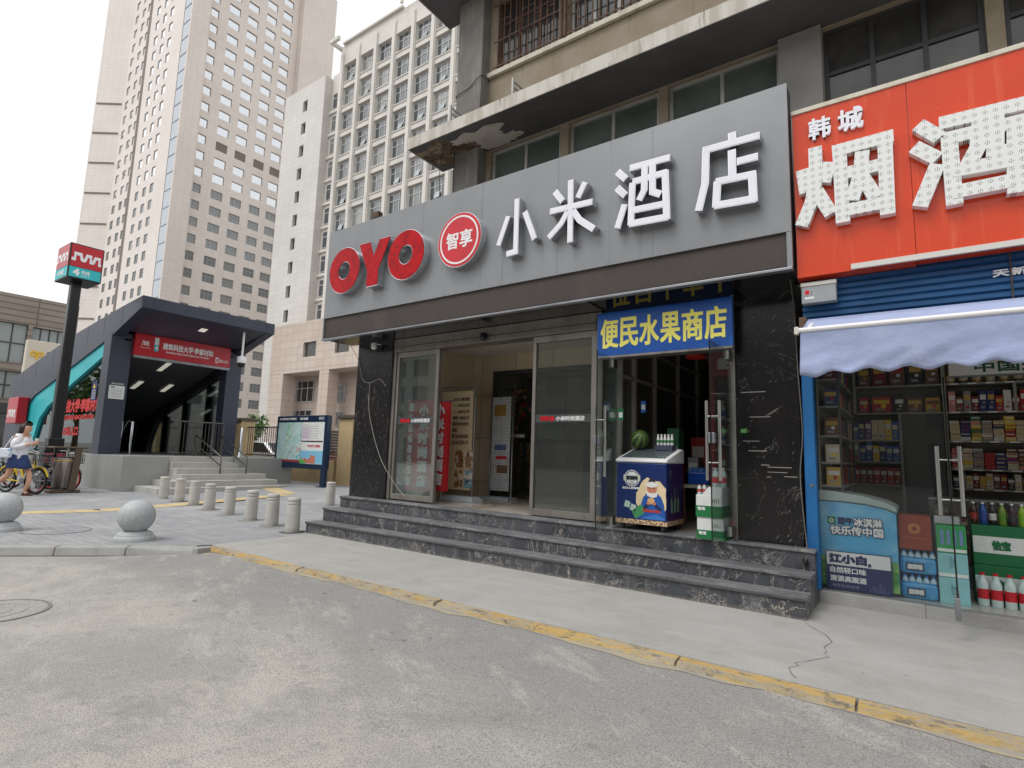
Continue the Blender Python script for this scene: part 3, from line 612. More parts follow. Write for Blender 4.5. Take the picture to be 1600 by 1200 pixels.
# peeled plaster and damp on the slab's underside
rk = random.Random(4)
def blob(cx, cy_, rx, ry, z, m, name, n=26, rough=.35):
    pts = []
    for k in range(n):
        a = 2 * math.pi * k / n; r = 1 + rk.uniform(-rough, rough)
        pts.append((max(-6.14, cx + rx * r * math.cos(a)), min(6.28, max(5.62, cy_ + ry * r * math.sin(a)))))
    MB().prism(pts, (0, 0, 0), (1, 0, 0), (0, 1, 0), (0, 0, 1), z, z + .002).build(name, m, s1)
blob(-4.95, 5.98, .42, .24, 5.955, m_peel, 'peeled_patch'); blob(-4.75, 6.14, .35, .14, 5.9525, m_peel, 'peeled_patch'); blob(-5.35, 5.84, .12, .08, 5.9500, m_peel, 'peeled_patch')
blob(-5.75, 5.95, .48, .34, 5.9575, m_rust, 'damp_stain'); blob(-5.35, 6.1, .3, .14, 5.9474, m_rust, 'damp_stain')
def window(h, m_f, m_g, mull, trans=None, y=FY + .06, name='window'):
    x0, x1, z0, z1 = h; t = .045
    f = MB().box(x0, x0 + t, y, y + .06, z0, z1).box(x1 - t, x1, y, y + .06, z0, z1).box(x0 + t, x1 - t, y, y + .06, z0, z0 + t).box(x0 + t, x1 - t, y, y + .06, z1 - t, z1)
    for k in mull: f.box(x0 + (x1 - x0) * k - t / 2, x0 + (x1 - x0) * k + t / 2, y + .003, y + .057, z0 + t, z1 - t)
    if trans: f.box(x0 + t, x1 - t, y + .006, y + .054, trans, trans + t)
    f = f.build(name, m_f, HB)
    MB().box(x0 + t * .5, x1 - t * .5, y + .025, y + .035, z0 + t * .5, z1 - t * .5).build('pane', m_g, f)
    return f
for h in low: window(h, m_alfr, m_oldgl, (.5,))
for h in rlow: window(h, m_dkfr, m_dkgl, (.33, .66), 5.42)
MB().box(FX0, FX1, FY - .06, FY - .002, 7.165, 7.245).build('sill_band', m_cream, HB, bevel=.008)
for i, h in enumerate(upp):
    f = window(h, m_brwood if i != 1 else m_alfr, m_dkgl, (.33, .66), 8.05)
    x0, x1, z0, z1 = h
    g = MB(); y = FY - .05
    for k in range(10): xx = x0 + (x1 - x0) * (k + .5) / 10; g.box(xx - .008, xx + .008, y - .008, y + .008, z0, z1)
    for z in (z0 + .02, z0 + .45, z1 - .12): g.box(x0 - .03, x1 + .03, y - .018, y - .009, z, z + .022)
    rr = random.Random(i)
    for k in range(9):
        xx = x0 + (x1 - x0) * (k + 1) / 10; zz = z0 + rr.choice((.18, .30, .62, .8)); g.box(xx - .055, xx + .055, y - .006, y + .006, zz, zz + .014)
    g.build('grille', m_grille, f)
b = MB()
for i in range(1, 9):
    x = -3.81 + (i - 1) * 1.31
    b.tube([(x - .02, FY - .05, 7.25), (x - .02, FY - .05, 8.55)], .022, 8).tube([(x + .05, FY - .06, 7.25), (x + .05, FY - .06, 8.55)], .028, 8)
b.build('drain_pipes', m_grille, HB)
def bracket(x, y, z, label):
    t = thing('rack_bracket', label, 'bracket', (x, y, z), 'metal racks on the slab edge')
    b = MB(); q = [(0, 0), (.42, .0), (.42, .0)]
    for dz in (.03, .12, .21, .30): b.bar((x, y, z + dz), (x + .02, y + .42, z + dz), .02)
    b.bar((x, y, z), (x, y, z + .34), .028).bar((x + .02, y + .42, z), (x + .02, y + .42, z + .18), .028)
    b.build('frame', m_alfr, t)
bracket(-5.38, 5.68, 6.13, 'small grey metal rack on the slab edge beside the concrete pier')
bracket(-4.25, 5.70, 6.13, 'small grey metal rack on the slab edge under the first barred window')
# steps of dark marble
ST = thing('entrance_steps', 'three long worn dark marble steps in front of the hotel entrance', 'steps', (-4.3, 5.4, 0))
def step(x0, x1, y0, y1, zl, zr, lip=.03):
    b = MB(); b.hexa([(x0, y0 + .02, -.002), (x1, y0 + .02, -.002), (x1, y1, -.002), (x0, y1, -.002), (x0, y0 + .02, zl - lip), (x1, y0 + .02, zr - lip), (x1, y1, zr - lip), (x0, y1, zl - lip)])
    r = b.build('step', m_step, ST, bevel=.004)
    b = MB(); b.hexa([(x0 - .012, y0, zl - lip), (x1 + .012, y0, zr - lip), (x1 + .012, y1, zr - lip), (x0 - .012, y1, zl - lip), (x0 - .012, y0, zl), (x1 + .012, y0, zr), (x1 + .012, y1, zr), (x0 - .012, y1, zl)])
    b.build('tread', m_tread, r, bevel=.006)
step(-7.80, -.80, 5.40, 5.695, .170, .182); step(-7.80, -.80, 5.70, 5.995, .368, .318); step(-7.78, -.80, 6.00, 6.29, .545, .505)
# ------------------------------------------------------------------ the grey hotel sign
HS = thing('hotel_sign', 'long grey fascia sign with red and white raised letters above the hotel entrance', 'shop sign', (-4.4, 5.6, 3.1))
SX0, SX1, SY = -8.0, -.835, 5.6
xs = [SX0, -6.9, -5.75, -4.62, -3.42, -2.2, SX1]
b = MB()
for a, c in zip(xs, xs[1:]): b.box(a + .0015, c - .0015, SY, SY + .03, 3.502, 5.0)
b.build('face_panel', m_fasc, HS)
MB().box(SX0 + .003, SX1 - .003, SY + .032, SY + .20, 3.16, 4.99).build('backing', m_dkfr, HS)
MB().box(SX0 + .03, SX1 - .05, SY + .016, SY + .031, 3.15, 3.48).build('display_strip', m_led, HS)
b = MB().box(SX0, SX1, SY - .012, SY + .03, 3.482, 3.50).box(SX1 - .045, SX1, SY - .008, SY + .03, 3.135, 3.482).box(SX0, SX0 + .025, SY - .008, SY + .03, 3.135, 3.482)
b.build('strip_frame', m_fasc, HS)
MB().box(SX0, SX1, SY - .02, SY + .06, 3.105, 3.132).build('lower_trim', m_trim, HS, bevel=.004)
def stroke(mb, pts, w, y0, y1):
    pts = [Vector(p) for p in pts]; lft = []; rgt_ = []
    for i, p in enumerate(pts):
        if i == 0: d = (pts[1] - p).normalized(); n = Vector((-d.y, d.x)); k = 1
        elif i == len(pts) - 1: d = (p - pts[i - 1]).normalized(); n = Vector((-d.y, d.x)); k = 1
        else:
            d1 = (p - pts[i - 1]).normalized(); d2 = (pts[i + 1] - p).normalized(); d = (d1 + d2).normalized(); n = Vector((-d.y, d.x)); k = 1 / max(.5, d.dot(d1))
        lft.append(p + n * w / 2 * k); rgt_.append(p - n * w / 2 * k)
    mb.prism([(p.x, p.y) for p in lft + rgt_[::-1]], (0, 0, 0), (1, 0, 0), (0, 0, 1), (0, 1, 0), y0, y1)
for nm, ss in STROKES.items():
    body = MB(); fc = MB()
    for i, s in enumerate(ss):
        e = i * .0006
        stroke(body, s, .078, 5.485 - e, SY - .001)
        if len(s) == 2:
            a, c = Vector(s[0]), Vector(s[1]); d = (c - a).normalized() * .007; s2 = [a + d, c - d]
        else: s2 = s
        stroke(fc, s2, .062, 5.4815 - e - .0015, 5.4845 - e)
    o = body.build('letter', m_chrome, HS); fc.build('letter_face', m_lwht, o)
def ring_letter(cx, cz, hx, hz):
    o = MB().ring((cx, 0, cz), (1, 0, 0), (0, 0, 1), (0, 1, 0), (.137, .14), (.385, .385), 5.475, SY - .001, 56).build('letter', m_chrome, HS)
    MB().ring((cx, 0, cz), (1, 0, 0), (0, 0, 1), (0, 1, 0), (.146, .149), (.376, .376), 5.468, 5.474, 56).build('letter_face', m_lred, o)
ring_letter(-7.372, 4.189, 0, 0); ring_letter(-5.952, 4.186, 0, 0)
Yp = [(-7.027, 4.553), (-6.765, 4.553), (-6.665, 4.30), (-6.54, 4.553), (-6.285, 4.553), (-6.54, 4.06), (-6.54, 3.815), (-6.80, 3.815), (-6.80, 4.07)]
o = MB().prism(Yp, (0, 0, 0), (1, 0, 0), (0, 0, 1), (0, 1, 0), 5.475, SY - .001).build('letter', m_chrome, HS)
cx = sum(p[0] for p in Yp) / 9; cz = sum(p[1] for p in Yp) / 9
MB().prism([(cx + (x - cx) * .97, cz + (z - cz) * .975) for x, z in Yp], (0, 0, 0), (1, 0, 0), (0, 0, 1), (0, 1, 0), 5.468, 5.474).build('letter_face', m_lred, o)
ec = (-4.913, 0, 4.2)
o = MB().ring(ec, (1, 0, 0), (0, 0, 1), (0, 1, 0), .0, .388, 5.475, SY - .001, 56).build('round_emblem', m_chrome, HS)
MB().ring(ec, (1, 0, 0), (0, 0, 1), (0, 1, 0), .0, .38, 5.470, 5.4745, 56).build('emblem_face', m_emb, o)
MB().ring(ec, (1, 0, 0), (0, 0, 1), (0, 1, 0), .318, .343, 5.467, 5.4695, 56).build('emblem_ring', m_white, o)
text('智享', (-5.135, 5.4695, 4.085), .455, .235, m_white, o, bold=.006)
b = thing('floodlight', 'small brown floodlight sitting on top of the grey hotel sign', 'floodlight', (-6.85, 5.66, 5.0))
MB().box(-6.92, -6.78, 5.60, 5.70, 5.01, 5.12).build('housing', m_brwood, b, bevel=.01); MB().tube([(-6.85, 5.66, 4.995), (-6.85, 5.66, 5.03)], .02).build('stem', m_blk, b)

# ------------------------------------------------------------------ blue fruit shop sign
m_sblue = M('printed_blue', A(16, 88, 176), .35, layers=[L(s=1.3, c=A(10, 66, 146), lo=.4, hi=.62, d=3, f=.8), L(s=2, c=A(30, 120, 190), lo=.58, hi=.72, m=(1, 1, 2), d=3, f=.6)])
m_yel = M('printed_yellow', A(255, 246, 120), .5)
FS = thing('fruit_shop_sign', 'bright blue banner sign with big yellow characters over the fruit shop doorway', 'shop sign', (-2.2, 5.95, 2.5))
MB().box(-3.027, -1.468, 5.93, 5.97, 2.498, 3.023).build('panel', m_sblue, FS)
b = MB()
for i, ch in enumerate('便民水果商店'): text(ch, (-2.978 + i * .246, 5.9295, 2.597), .217, .336, None, None, bold=.0075, mb=b)
b.build('lettering', m_yel, FS)
MB().box(-3.027, -1.468, 5.92, 5.97, 2.473, 2.497).build('lower_rail', m_frame, FS)
OS2 = thing('old_shop_sign', 'older dark blue sign above the banner, its yellow characters half hidden by the fascia', 'shop sign', (-2.2, 6.2, 3.0))
MB().box(-3.05, -1.50, 6.20, 6.24, 2.96, 3.45).build('panel', M('shaded_dark_blue', A(16, 34, 70), .5), OS2); b = MB()  # shade behind the fascia is put into this blue and the yellow lettering
for i, ch in enumerate('位百个辛十'): text(ch, (-2.98 + i * .30, 6.1995, 3.17), .24, .27, None, None, bold=.007, mb=b)
b.build('lettering', C8(168, 156, 70), OS2)

# ------------------------------------------------------------------ orange tobacco and liquor sign
OS = thing('liquor_shop_sign', 'orange signboard with white dotted characters beside the grey hotel sign', 'shop sign', (1.2, 5.7, 3.0))
MB().box(-.812, .10, 5.70, 5.86, 3.045, 4.69).box(.104, 1.55, 5.70, 5.86, 3.06, 4.69).box(1.554, 3.0, 5.70, 5.86, 3.06, 4.69).build('panel', m_orange, OS)
MB().box(-.82, 3.0, 5.685, 5.88, 4.691, 4.735).build('top_trim', m_cream, OS, bevel=.004)
MB().box(-.375, 3.0, 5.67, 5.699, 3.05, 3.098).build('lower_rail', m_cream_bar, OS)
m_dots = M('dotted_letter_face', A(232, 234, 232), .35)
t = m_dots.node_tree; n_ = t.nodes; tcx = n_.new('ShaderNodeTexCoord'); rot_ = n_.new('ShaderNodeMapping'); rot_.inputs['Rotation'].default_value = (R(90), 0, 0)
t.links.new(tcx.outputs['Object'], rot_.inputs[0])
def grid(scale):
    v = n_.new('ShaderNodeTexVoronoi'); v.voronoi_dimensions = '2D'; v.inputs['Scale'].default_value = scale; v.inputs['Randomness'].default_value = 0
    t.links.new(rot_.outputs[0], v.inputs['Vector']); return v.outputs['Distance']
def less(sock, k):
    q = n_.new('ShaderNodeMath'); q.operation = 'LESS_THAN'; q.inputs[1].default_value = k; t.links.new(sock, q.inputs[0]); return q.outputs[0]
mm = n_.new('ShaderNodeMath'); mm.operation = 'MULTIPLY'
t.links.new(less(grid(76), .33), mm.inputs[0]); t.links.new(less(grid(15.2), .26), mm.inputs[1])
mxx = n_.new('ShaderNodeMix'); mxx.data_type = 'RGBA'; mxx.inputs[6].default_value = A(232, 234, 232); mxx.inputs[7].default_value = A(128, 124, 114)
t.links.new(mm.outputs[0], mxx.inputs[0]); t.links.new(mxx.outputs[2], n_['Principled BSDF'].inputs['Base Color'])
for nm, ss in BOLD_STROKES.items():
    b = MB()
    for i, s_ in enumerate(ss): stroke(b, s_, .112, 5.622 - i * .0006, 5.699)
    b.build('letter', m_dots, OS)
text('韩', (-.665, 5.70, 4.375), .175, .205, m_lwht, OS, bold=.006, depth=.03, name='letter'); text('城', (-.42, 5.70, 4.38), .19, .205, m_lwht, OS, bold=.006, depth=.03, name='letter')
# ------------------------------------------------------------------ tobacco and liquor shop: shutter, awning, glass front
SF = thing('glass_shopfront', 'glass shopfront with blue steel post and roller shutter housing below the orange sign', 'shopfront', (0, 6.2, 0))
b = MB()
for k in range(9):
    z = 2.56 + k * .062
    b.prism([(0, 0), (-.022, .012), (-.022, .045), (0, .057)], (-.80, 5.88, z), (0, 1, 0), (0, 0, 1), (1, 0, 0), 0, 3.8)
b.box(-.80, 3.0, 5.88, 5.95, 2.50, 3.12); b.build('roller_shutter', m_shut, SF)
text('天新日', (.60, 5.852, 2.865), .30, .058, m_white, SF, bold=.003)
MB().tube([(.71, 5.84, 2.5), (.71, 5.84, 3.05)], .006, 6).build('shutter_cord', m_grille, SF)
MB().box(-.875, -.775, 6.15, 6.30, 0.13, 2.55).box(-.80, 3, 6.16, 6.30, 2.40, 2.5).build('blue_post', m_blue, SF, bevel=.006)
MB().ring((-.815, 6.149, 1.10), (1, 0, 0), (0, 0, 1), (0, -1, 0), .006, .016, 0, .008, 14).build('bolt_ring', m_steel, SF)
MB().box(-.80, .02, 6.22, 6.36, -.01, .115).box(.02, 3, 6.22, 6.36, -.01, .11).build('threshold_kerb', m_kerbst, SF, bevel=.008)
MB().box(-.77, .225, 6.255, 6.265, .12, 2.42).build('fixed_glass', g_shop, SF)
glass_door(.245, 6.24, .222, 5.62, .19, 2.03, .80, .93, 1.48, g_shop, SF, off=.072)
MB().box(.20, .236, 5.60, 5.66, .15, .32).build('door_clamp', m_trim, SF, bevel=.004)
MB().box(-.79, 3.0, 6.37, 8.9, .02, .105).build('shop_floor', M('white_floor_tile', A(196, 198, 194), .3, layers=[L(t='brick', s=1, c=A(130, 130, 126), lo=.4, hi=.4, w=.006, dist=0, f=.8), L(s=2, c=A(180, 181, 176), lo=.45, hi=.65, f=.7)]), SF)
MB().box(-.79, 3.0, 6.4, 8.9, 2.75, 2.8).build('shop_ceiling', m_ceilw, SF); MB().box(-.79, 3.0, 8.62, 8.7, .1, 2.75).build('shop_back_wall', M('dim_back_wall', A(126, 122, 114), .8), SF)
MB().box(2.95, 3.0, 6.4, 8.62, .1, 2.75).build('shop_end_wall', m_gwall, SF)
# small grey notice box under the sign
t = thing('alarm_box', 'small pale grey alarm box with a red mark under the corner of the orange sign', 'alarm box', (-.65, 5.76, 2.8))
MB().box(-.792, -.505, 5.745, 5.83, 2.80, 2.965).build('case', C8(158, 162, 164), t, bevel=.008); MB().box(-.795, -.502, 5.74, 5.83, 2.966, 3.0).build('lid', m_cream_bar, t)
MB().box(-.765, -.685, 5.7425, 5.745, 2.84, 2.93).build('label_frame', m_white, t); MB().box(-.762, -.725, 5.740, 5.7425, 2.885, 2.927).build('red_mark', m_emb, t)
b = MB().box(-.722, -.688, 5.740, 5.7425, 2.865, 2.927).box(-.762, -.725, 5.740, 5.7425, 2.865, 2.882); b.build('grey_mark', C8(150, 152, 154), t)
# awning
AW = thing('shop_awning', 'pale blue canvas awning with a scalloped hanging edge over the liquor shop', 'awning', (.8, 5.5, 2.4))
b = MB(); nx = 90; X0, X1 = -.735, 3.0; rk = random.Random(11)
import mathutils.noise as mn
def cz(x, s): return .016 * mn.noise(Vector((x * 2.2, s * 2, 1.7))) + .008 * mn.noise(Vector((x * 6, s * 5, 3.1)))
rows = []
for j in range(7):          # roof part
    s = j / 6; rows.append([(X0 + (X1 - X0) * i / nx, 5.62 - .40 * s, 2.61 - .17 * s - .012 * math.sin(math.pi * s) + .3 * cz(X0 + (X1 - X0) * i / nx, s)) for i in range(nx + 1)])
b2 = MB(); hang = []
for j in range(13):
    s = j / 12; row = []
    for i in range(nx + 1):
        x = X0 + (X1 - X0) * i / nx
        sc_ = .020 * math.cos((x - X0) * 2 * math.pi / .245) + (-.03 if i < 8 else 0) * (1 - i / 8)
        zb = 2.058 + sc_ * s ** 2 + (x - X0) * .006
        row.append((x + (.02 * s * math.sin(x * 3)), 5.195 + .05 * s * (mn.noise(Vector((x * 2.4, s * 1.4, 0)))) + .022 * s * mn.noise(Vector((x * 7 + s * 4, s * 3, 5))) + .02 * s, 2.415 + (zb - 2.415) * s))
    hang.append(row)
for m_, rr in ((b, rows), (b2, hang)):
    w_ = len(rr[0]); vs = [p for r in rr for p in r]
    m_._add(vs, [(j * w_ + i, j * w_ + i + 1, (j + 1) * w_ + i + 1, (j + 1) * w_ + i) for j in range(len(rr) - 1) for i in range(w_ - 1)], True)
for mb_, nm in ((b, 'canopy'), (b2, 'valance')):
    o = mb_.build(nm, m_awn, AW); sol = o.modifiers.new('thick', 'SOLIDIFY'); sol.thickness = .003
MB().tube([(X0 - .04, 5.2, 2.43), (X1, 5.2, 2.43)], .022, 12).build('front_bar', m_white, AW)
MB().box(X0 - .045, X0 - .01, 5.175, 5.225, 2.395, 2.46).build('end_cap', m_cream_bar, AW, bevel=.006)
MB().box(-.80, -.74, 5.60, 5.75, 2.52, 2.64).build('wall_bracket', m_grille, AW, bevel=.006)
MB().tube([(X0, 5.68, 2.60), (X1, 5.68, 2.60)], .03, 12).build('roller', m_awn, AW)
MB().bar((X0 + .05, 5.66, 2.60), (X0 + .05, 5.22, 2.42), .03).bar((2.2, 5.66, 2.60), (2.2, 5.22, 2.42), .03).build('arm', m_white, AW)
# shelving inside
m_shelf = M('grey_white_shelf', A(150, 148, 140), .6)
SH = thing('shelf_unit', 'tall pale shelf unit packed with cigarettes along the liquor shop back wall', 'shelves', (1.4, 8.3, .1))
lev = [1.09, 1.305, 1.615, 1.945, 2.27]
b = MB()
for z in lev: b.box(.335, 2.6, 8.05, 8.40, z - .018, z)
b.build('shelf', m_shelf, SH)
[MB().box(*q).build('upright', m_shelf, SH) for q in ((.30, .335, 8.04, 8.40, .1, 2.62), (.915, .94, 8.045, 8.4, 1.945, 2.25), (2.6, 2.63, 8.04, 8.4, .1, 2.62))]; MB().box(.30, 2.63, 8.40, 8.42, .1, 2.62).build('back_panel', m_shelf, SH)
SL = thing('shelf_unit', 'pale shelf unit holding gift boxes between the side shelves and the dark cupboard door', 'shelves', (-.1, 8.3, .1))
b = MB()
for z, xa, xb in ((2.27, -.55, .30), (1.945, -.55, .30), (1.62, -.70, -.125), (1.36, -.70, -.125), (1.09, -.70, -.125)): b.box(xa, xb, 8.05, 8.40, z - .018, z)
b.build('shelf', m_shelf, SL); MB().box(-.125, -.10, 8.05, 8.4, .1, 1.927).build('upright', m_shelf, SL); MB().box(-.575, -.55, 8.05, 8.4, 1.945, 2.62).build('upright', m_shelf, SL)
MB().box(-.75, .30, 8.40, 8.42, .1, 2.62).build('back_panel', m_shelf, SL); MB().box(-.10, .295, 8.07, 8.10, .1, 1.927).build('cupboard_door', m_dkfr, SL)
SS = thing('side_shelf', 'long shelf rack with bottles and boxes along the shop side wall behind the glass', 'shelves', (-.7, 7.2, .1))
b = MB()
for z in (1.10, 1.33, 1.60, 1.90, 2.18): b.box(-.775, -.58, 6.5, 7.95, z - .018, z)
b.build('shelf', m_shelf, SS); MB().box(-.79, -.775, 6.48, 7.97, .1, 2.45).build('back_panel', m_shelf, SS)
for y in (6.48, 7.2, 7.95): MB().box(-.60, -.58, y, y + .02, .1, 2.45).build('upright', m_dkfr, SS)
NM = {'red': (168, 34, 34), 'dark red': (112, 26, 30), 'gold': (196, 158, 70), 'yellow': (222, 190, 60), 'green': (50, 120, 80), 'navy': (40, 52, 104), 'blue': (52, 96, 160), 'white': (214, 212, 206), 'cream': (204, 192, 160), 'pink': (206, 130, 130), 'brown': (110, 76, 54), 'grey': (140, 140, 142), 'purple': (108, 52, 108), 'black': (40, 38, 40)}
_bx = {}
def pack(x, y, z, w, d, h, c, nm, label, cat, grp, band='white', kind='box'):
    key = (w, d, h, c, nm, band)
    if key not in _bx:
        if kind == 'bottle':
            r = w / 2; o = MB().lathe([(r * .92, 0), (r, .01), (r, h * .55), (r * .86, h * .66), (r * .34, h * .82), (r * .32, h * .93)], (0, 0, 0), 12).build(nm, C8(*NM[c], .25), None)
            o2 = MB().lathe([(r * 1.015, h * .16), (r * 1.015, h * .46)], (0, 0, 0), 12).build('label_band', C8(*NM[band]), o)
            MB().lathe([(r * .4, h * .93), (r * .4, h)], (0, 0, 0), 10).build('cap', C8(*NM['red' if band == 'white' else 'white']), o)
        else:
            o = MB().box(-w / 2, w / 2, -d / 2, d / 2, 0, h).build(nm, C8(*NM[c]), None, bevel=min(w, h) * .03, seg=1)
            MB().box(-w * .40, w * .40, -d / 2 - .0015, -d / 2 - .0005, h * .56, h * .80).build('printed_band', C8(*NM[band]), o)
            if h > .1: MB().box(-w * .30, w * .18, -d / 2 - .0015, -d / 2 - .0005, h * .14, h * .26).build('printed_line', C8(*NM['grey' if c != 'grey' else 'red']), o); MB().ring((w * .1, -d / 2, h * .42), (1, 0, 0), (0, 0, 1), (0, -1, 0), 0, min(w, h) * .14, 0, .001, 10).build('printed_spot', C8(*NM[rk.choice(('gold', 'white', 'red', 'yellow'))]), o)
        _bx[key] = o; new = o
    else: new = copy_tree(_bx[key])
    new.location = (x, y, z)
    return tag(new, label, cat, grp)
rk = random.Random(21)
ordn = {2.27: 'top', 1.945: 'second', 1.615: 'third', 1.305: 'fourth', 1.09: 'lowest'}
# right shelves of cigarettes: piles of cartons, each pile level a carton
for z, cols, n, hh in ((2.27, ['gold', 'brown', 'gold', 'cream'], 9, .17), (1.945, ['pink', 'brown', 'grey', 'dark red', 'navy', 'navy', 'red', 'white', 'dark red', 'red'], 16, .2)):
    for i in range(n):
        c = cols[i % len(cols)]; h = round(hh * rk.choice((.85, 1, 1.15)), 3); x = .385 + i * (.118 if n == 9 else .068)
        if x > 1.55: break
        if n == 9: pack(x, 8.14, z, .085, .085, h + .03, c, 'liquor_bottle', 'squat %s liquor bottle on the top shelf under the shop sign board' % c, 'bottle', 'liquor bottles on the top shelf', 'cream', 'bottle')
        else: pack(x, 8.10, z, .064, .1, h, c, 'cigarette_carton', 'upright %s cigarette carton standing on the second shelf' % c, 'carton', 'cartons on the second shelf', rk.choice(('white', 'gold', 'grey')))
for z, cols in ((1.615, ['cream', 'navy', 'green', 'grey', 'cream', 'yellow', 'cream', 'cream', 'red', 'red', 'grey', 'white']), (1.305, ['pink', 'cream', 'grey', 'red', 'navy', 'cream', 'brown', 'red', 'cream', 'grey', 'dark red', 'navy'])):
    for i in range(12):
        x = .395 + i * .094; k = rk.choice((5, 6, 6))
        for j in range(k if z > 1.31 else k - 1):
            c = cols[i] if rk.random() < .7 else rk.choice(list(NM))
            pack(x + rk.uniform(-.004, .004), 8.12, z + j * .046, .088, .1, .044, c, 'cigarette_packet', '%s cigarette packets piled flat on the %s shelf' % (c, ordn[z]), 'cigarettes', 'piles on the %s shelf' % ordn[z], rk.choice(('white', 'gold', 'red')))
for i in range(20):
    c = rk.choice(['brown', 'cream', 'gold', 'red', 'grey', 'black', 'dark red']); pack(.375 + i * .058, 8.10, 1.09, .054, .07, rk.choice((.14, .17)), c, 'small_box', 'small upright %s box on the lowest shelf above the counter' % c, 'box', 'small boxes on the lowest shelf', rk.choice(('white', 'gold')))
# middle shelves: gift boxes
for x, z, w_, h, c, bd in ((-.46, 2.27, .12, .26, 'brown', 'gold'), (-.30, 2.27, .14, .28, 'dark red', 'gold'), (-.12, 2.27, .15, .30, 'brown', 'red'), (.06, 2.27, .14, .28, 'black', 'gold'), (.22, 2.27, .13, .3, 'brown', 'gold'),
                          (-.47, 1.945, .10, .19, 'red', 'cream'), (-.29, 1.945, .2, .2, 'red', 'yellow'), (-.11, 1.945, .1, .2, 'black', 'white'), (.04, 1.945, .15, .18, 'brown', 'gold'), (.21, 1.945, .14, .17, 'gold', 'brown')):
    pack(x, 8.15, z, w_, .1, h, c, 'gift_box', '%s liquor gift box with a %s band, on the %s shelf beside the cupboard' % (c, bd, 'upper' if z > 2 else 'second'), 'gift box', 'liquor gift boxes beside the cupboard', bd)
for z, nm_ in ((1.62, 'upper'), (1.36, 'middle'), (1.09, 'lower')):
    for i in range(8):
        c = rk.choice(['purple', 'blue', 'navy', 'yellow', 'cream', 'grey']) if z > 1.1 else rk.choice(['red', 'dark red', 'gold', 'brown'])
        pack(-.64 + i * .068, 8.10, z, .064, .08, rk.choice((.19, .22, .24)) if z > 1.1 else .2, c, 'carton', '%s carton on the %s shelf beside the grey cupboard door' % (c, nm_), 'carton', 'cartons on the %s shelf beside the cupboard' % nm_, rk.choice(('white', 'cream')))
for z in (1.10, 1.33, 1.60, 1.90, 2.18):
    for i in range(9):
        c = rk.choice(['dark red', 'brown', 'cream', 'gold', 'black', 'navy', 'red']); pack(-.665, 6.58 + i * .155, z, .13, .145, rk.choice((.16, .18, .2)), c, 'boxed_bottle', '%s boxed bottle on the side rack, shelf at %s height' % (c, {1.10: 'knee', 1.33: 'waist', 1.60: 'chest', 1.90: 'head', 2.18: 'top'}[z]), 'boxed bottle', 'boxed bottles on the side rack %s' % {1.10: 'one', 1.33: 'two', 1.60: 'three', 1.90: 'four', 2.18: 'five'}[z], rk.choice(('gold', 'white')))
b = MB()
for z in lev:
    for k in range(9): b.box(.37 + k * .16, .45 + k * .16, 8.0465, 8.0485, z - .0165, z - .002)
tag(b.build('price_tags', m_white, SH), kind='stuff')
# shop board
t = thing('shop_board', 'white board with dark green characters above the cigarette shelves', 'sign', (.7, 8.0, 2.3))
MB().box(.37, 1.5, 7.98, 8.0, 2.345, 2.52).build('board', m_white, t); text('中国烟草', (.60, 7.979, 2.375), .78, .115, C8(30, 92, 70), t, bold=.004); MB().box(.35, 1.52, 7.985, 8.01, 2.325, 2.344).build('frame', m_trim, t)
# glass counter with small goods
t = thing('display_counter', 'glass display counter full of small packets in front of the cigarette shelves', 'counter', (1.1, 7.6, .1))
MB().box(.10, 2.4, 7.35, 7.75, .1, .34).box(.10, 2.4, 7.35, 7.75, .98, 1.0).build('frame', m_trim, t)
m_goods = M('counter_goods', A(120, 110, 100), .5, layers=[L(s=26, c=A(190, 60, 50), lo=.56, hi=.58, d=1, f=.8), L(s=19, c=A(206, 196, 150), lo=.55, hi=.57, d=1, f=.8), L(s=23, c=A(60, 90, 130), lo=.60, hi=.62, d=1, f=.8)])
b = MB()
for i in range(30):
    for j in range(5): b.box(.14 + i * .075, .20 + i * .075, 7.40 + .05 * j, 7.44 + .05 * j, .36 + j * .115, .45 + j * .115)
g_ = b.build('packets', m_goods, t); tag(g_, kind='stuff'); MB().box(.105, 2.395, 7.352, 7.358, .34, .98).build('glass', g_shop, t)
# ice-cream freezer with its printed front, behind the glass
FZ = thing('ice_cream_freezer', 'chest freezer with a sky blue printed front behind the liquor shop glass', 'freezer', (-.45, 6.6, .1))
m_skyp = M('printed_sky', A(86, 178, 226), .35, layers=[L(s=1.6, c=A(176, 220, 238), lo=.45, hi=.68, m=(1, 1, 1.6), d=5, f=.9), L(s=3, c=A(30, 136, 206), lo=.55, hi=.72, m=(1, 1, .8), d=3, f=.6)])
prof = [(-.80, .14), (-.16, .14), (-.16, .865), (-.24, .90), (-.40, .93), (-.60, .945), (-.80, .945)]
MB().prism(prof, (0, 0, 0), (1, 0, 0), (0, 0, 1), (0, 1, 0), 6.42, 7.0).build('body', m_skyp, FZ, bevel=.01)
MB().prism([(-.81, .95), (-.60, .95), (-.40, .935), (-.24, .905), (-.15, .87), (-.15, .92), (-.24, .965), (-.42, 1.01), (-.62, 1.04), (-.81, 1.055)], (0, 0, 0), (1, 0, 0), (0, 0, 1), (0, 1, 0), 6.40, 7.02).build('lid_frame', C8(176, 190, 186), FZ, bevel=.012)
MB().box(-.798, -.162, 6.4135, 6.4185, .142, .42).build('grass_print', M('printed_meadow', A(70, 140, 70), .4, layers=[L(s=3, c=A(150, 196, 120), lo=.45, hi=.6, m=(1, 1, 3), d=4, f=.8)]), FZ)
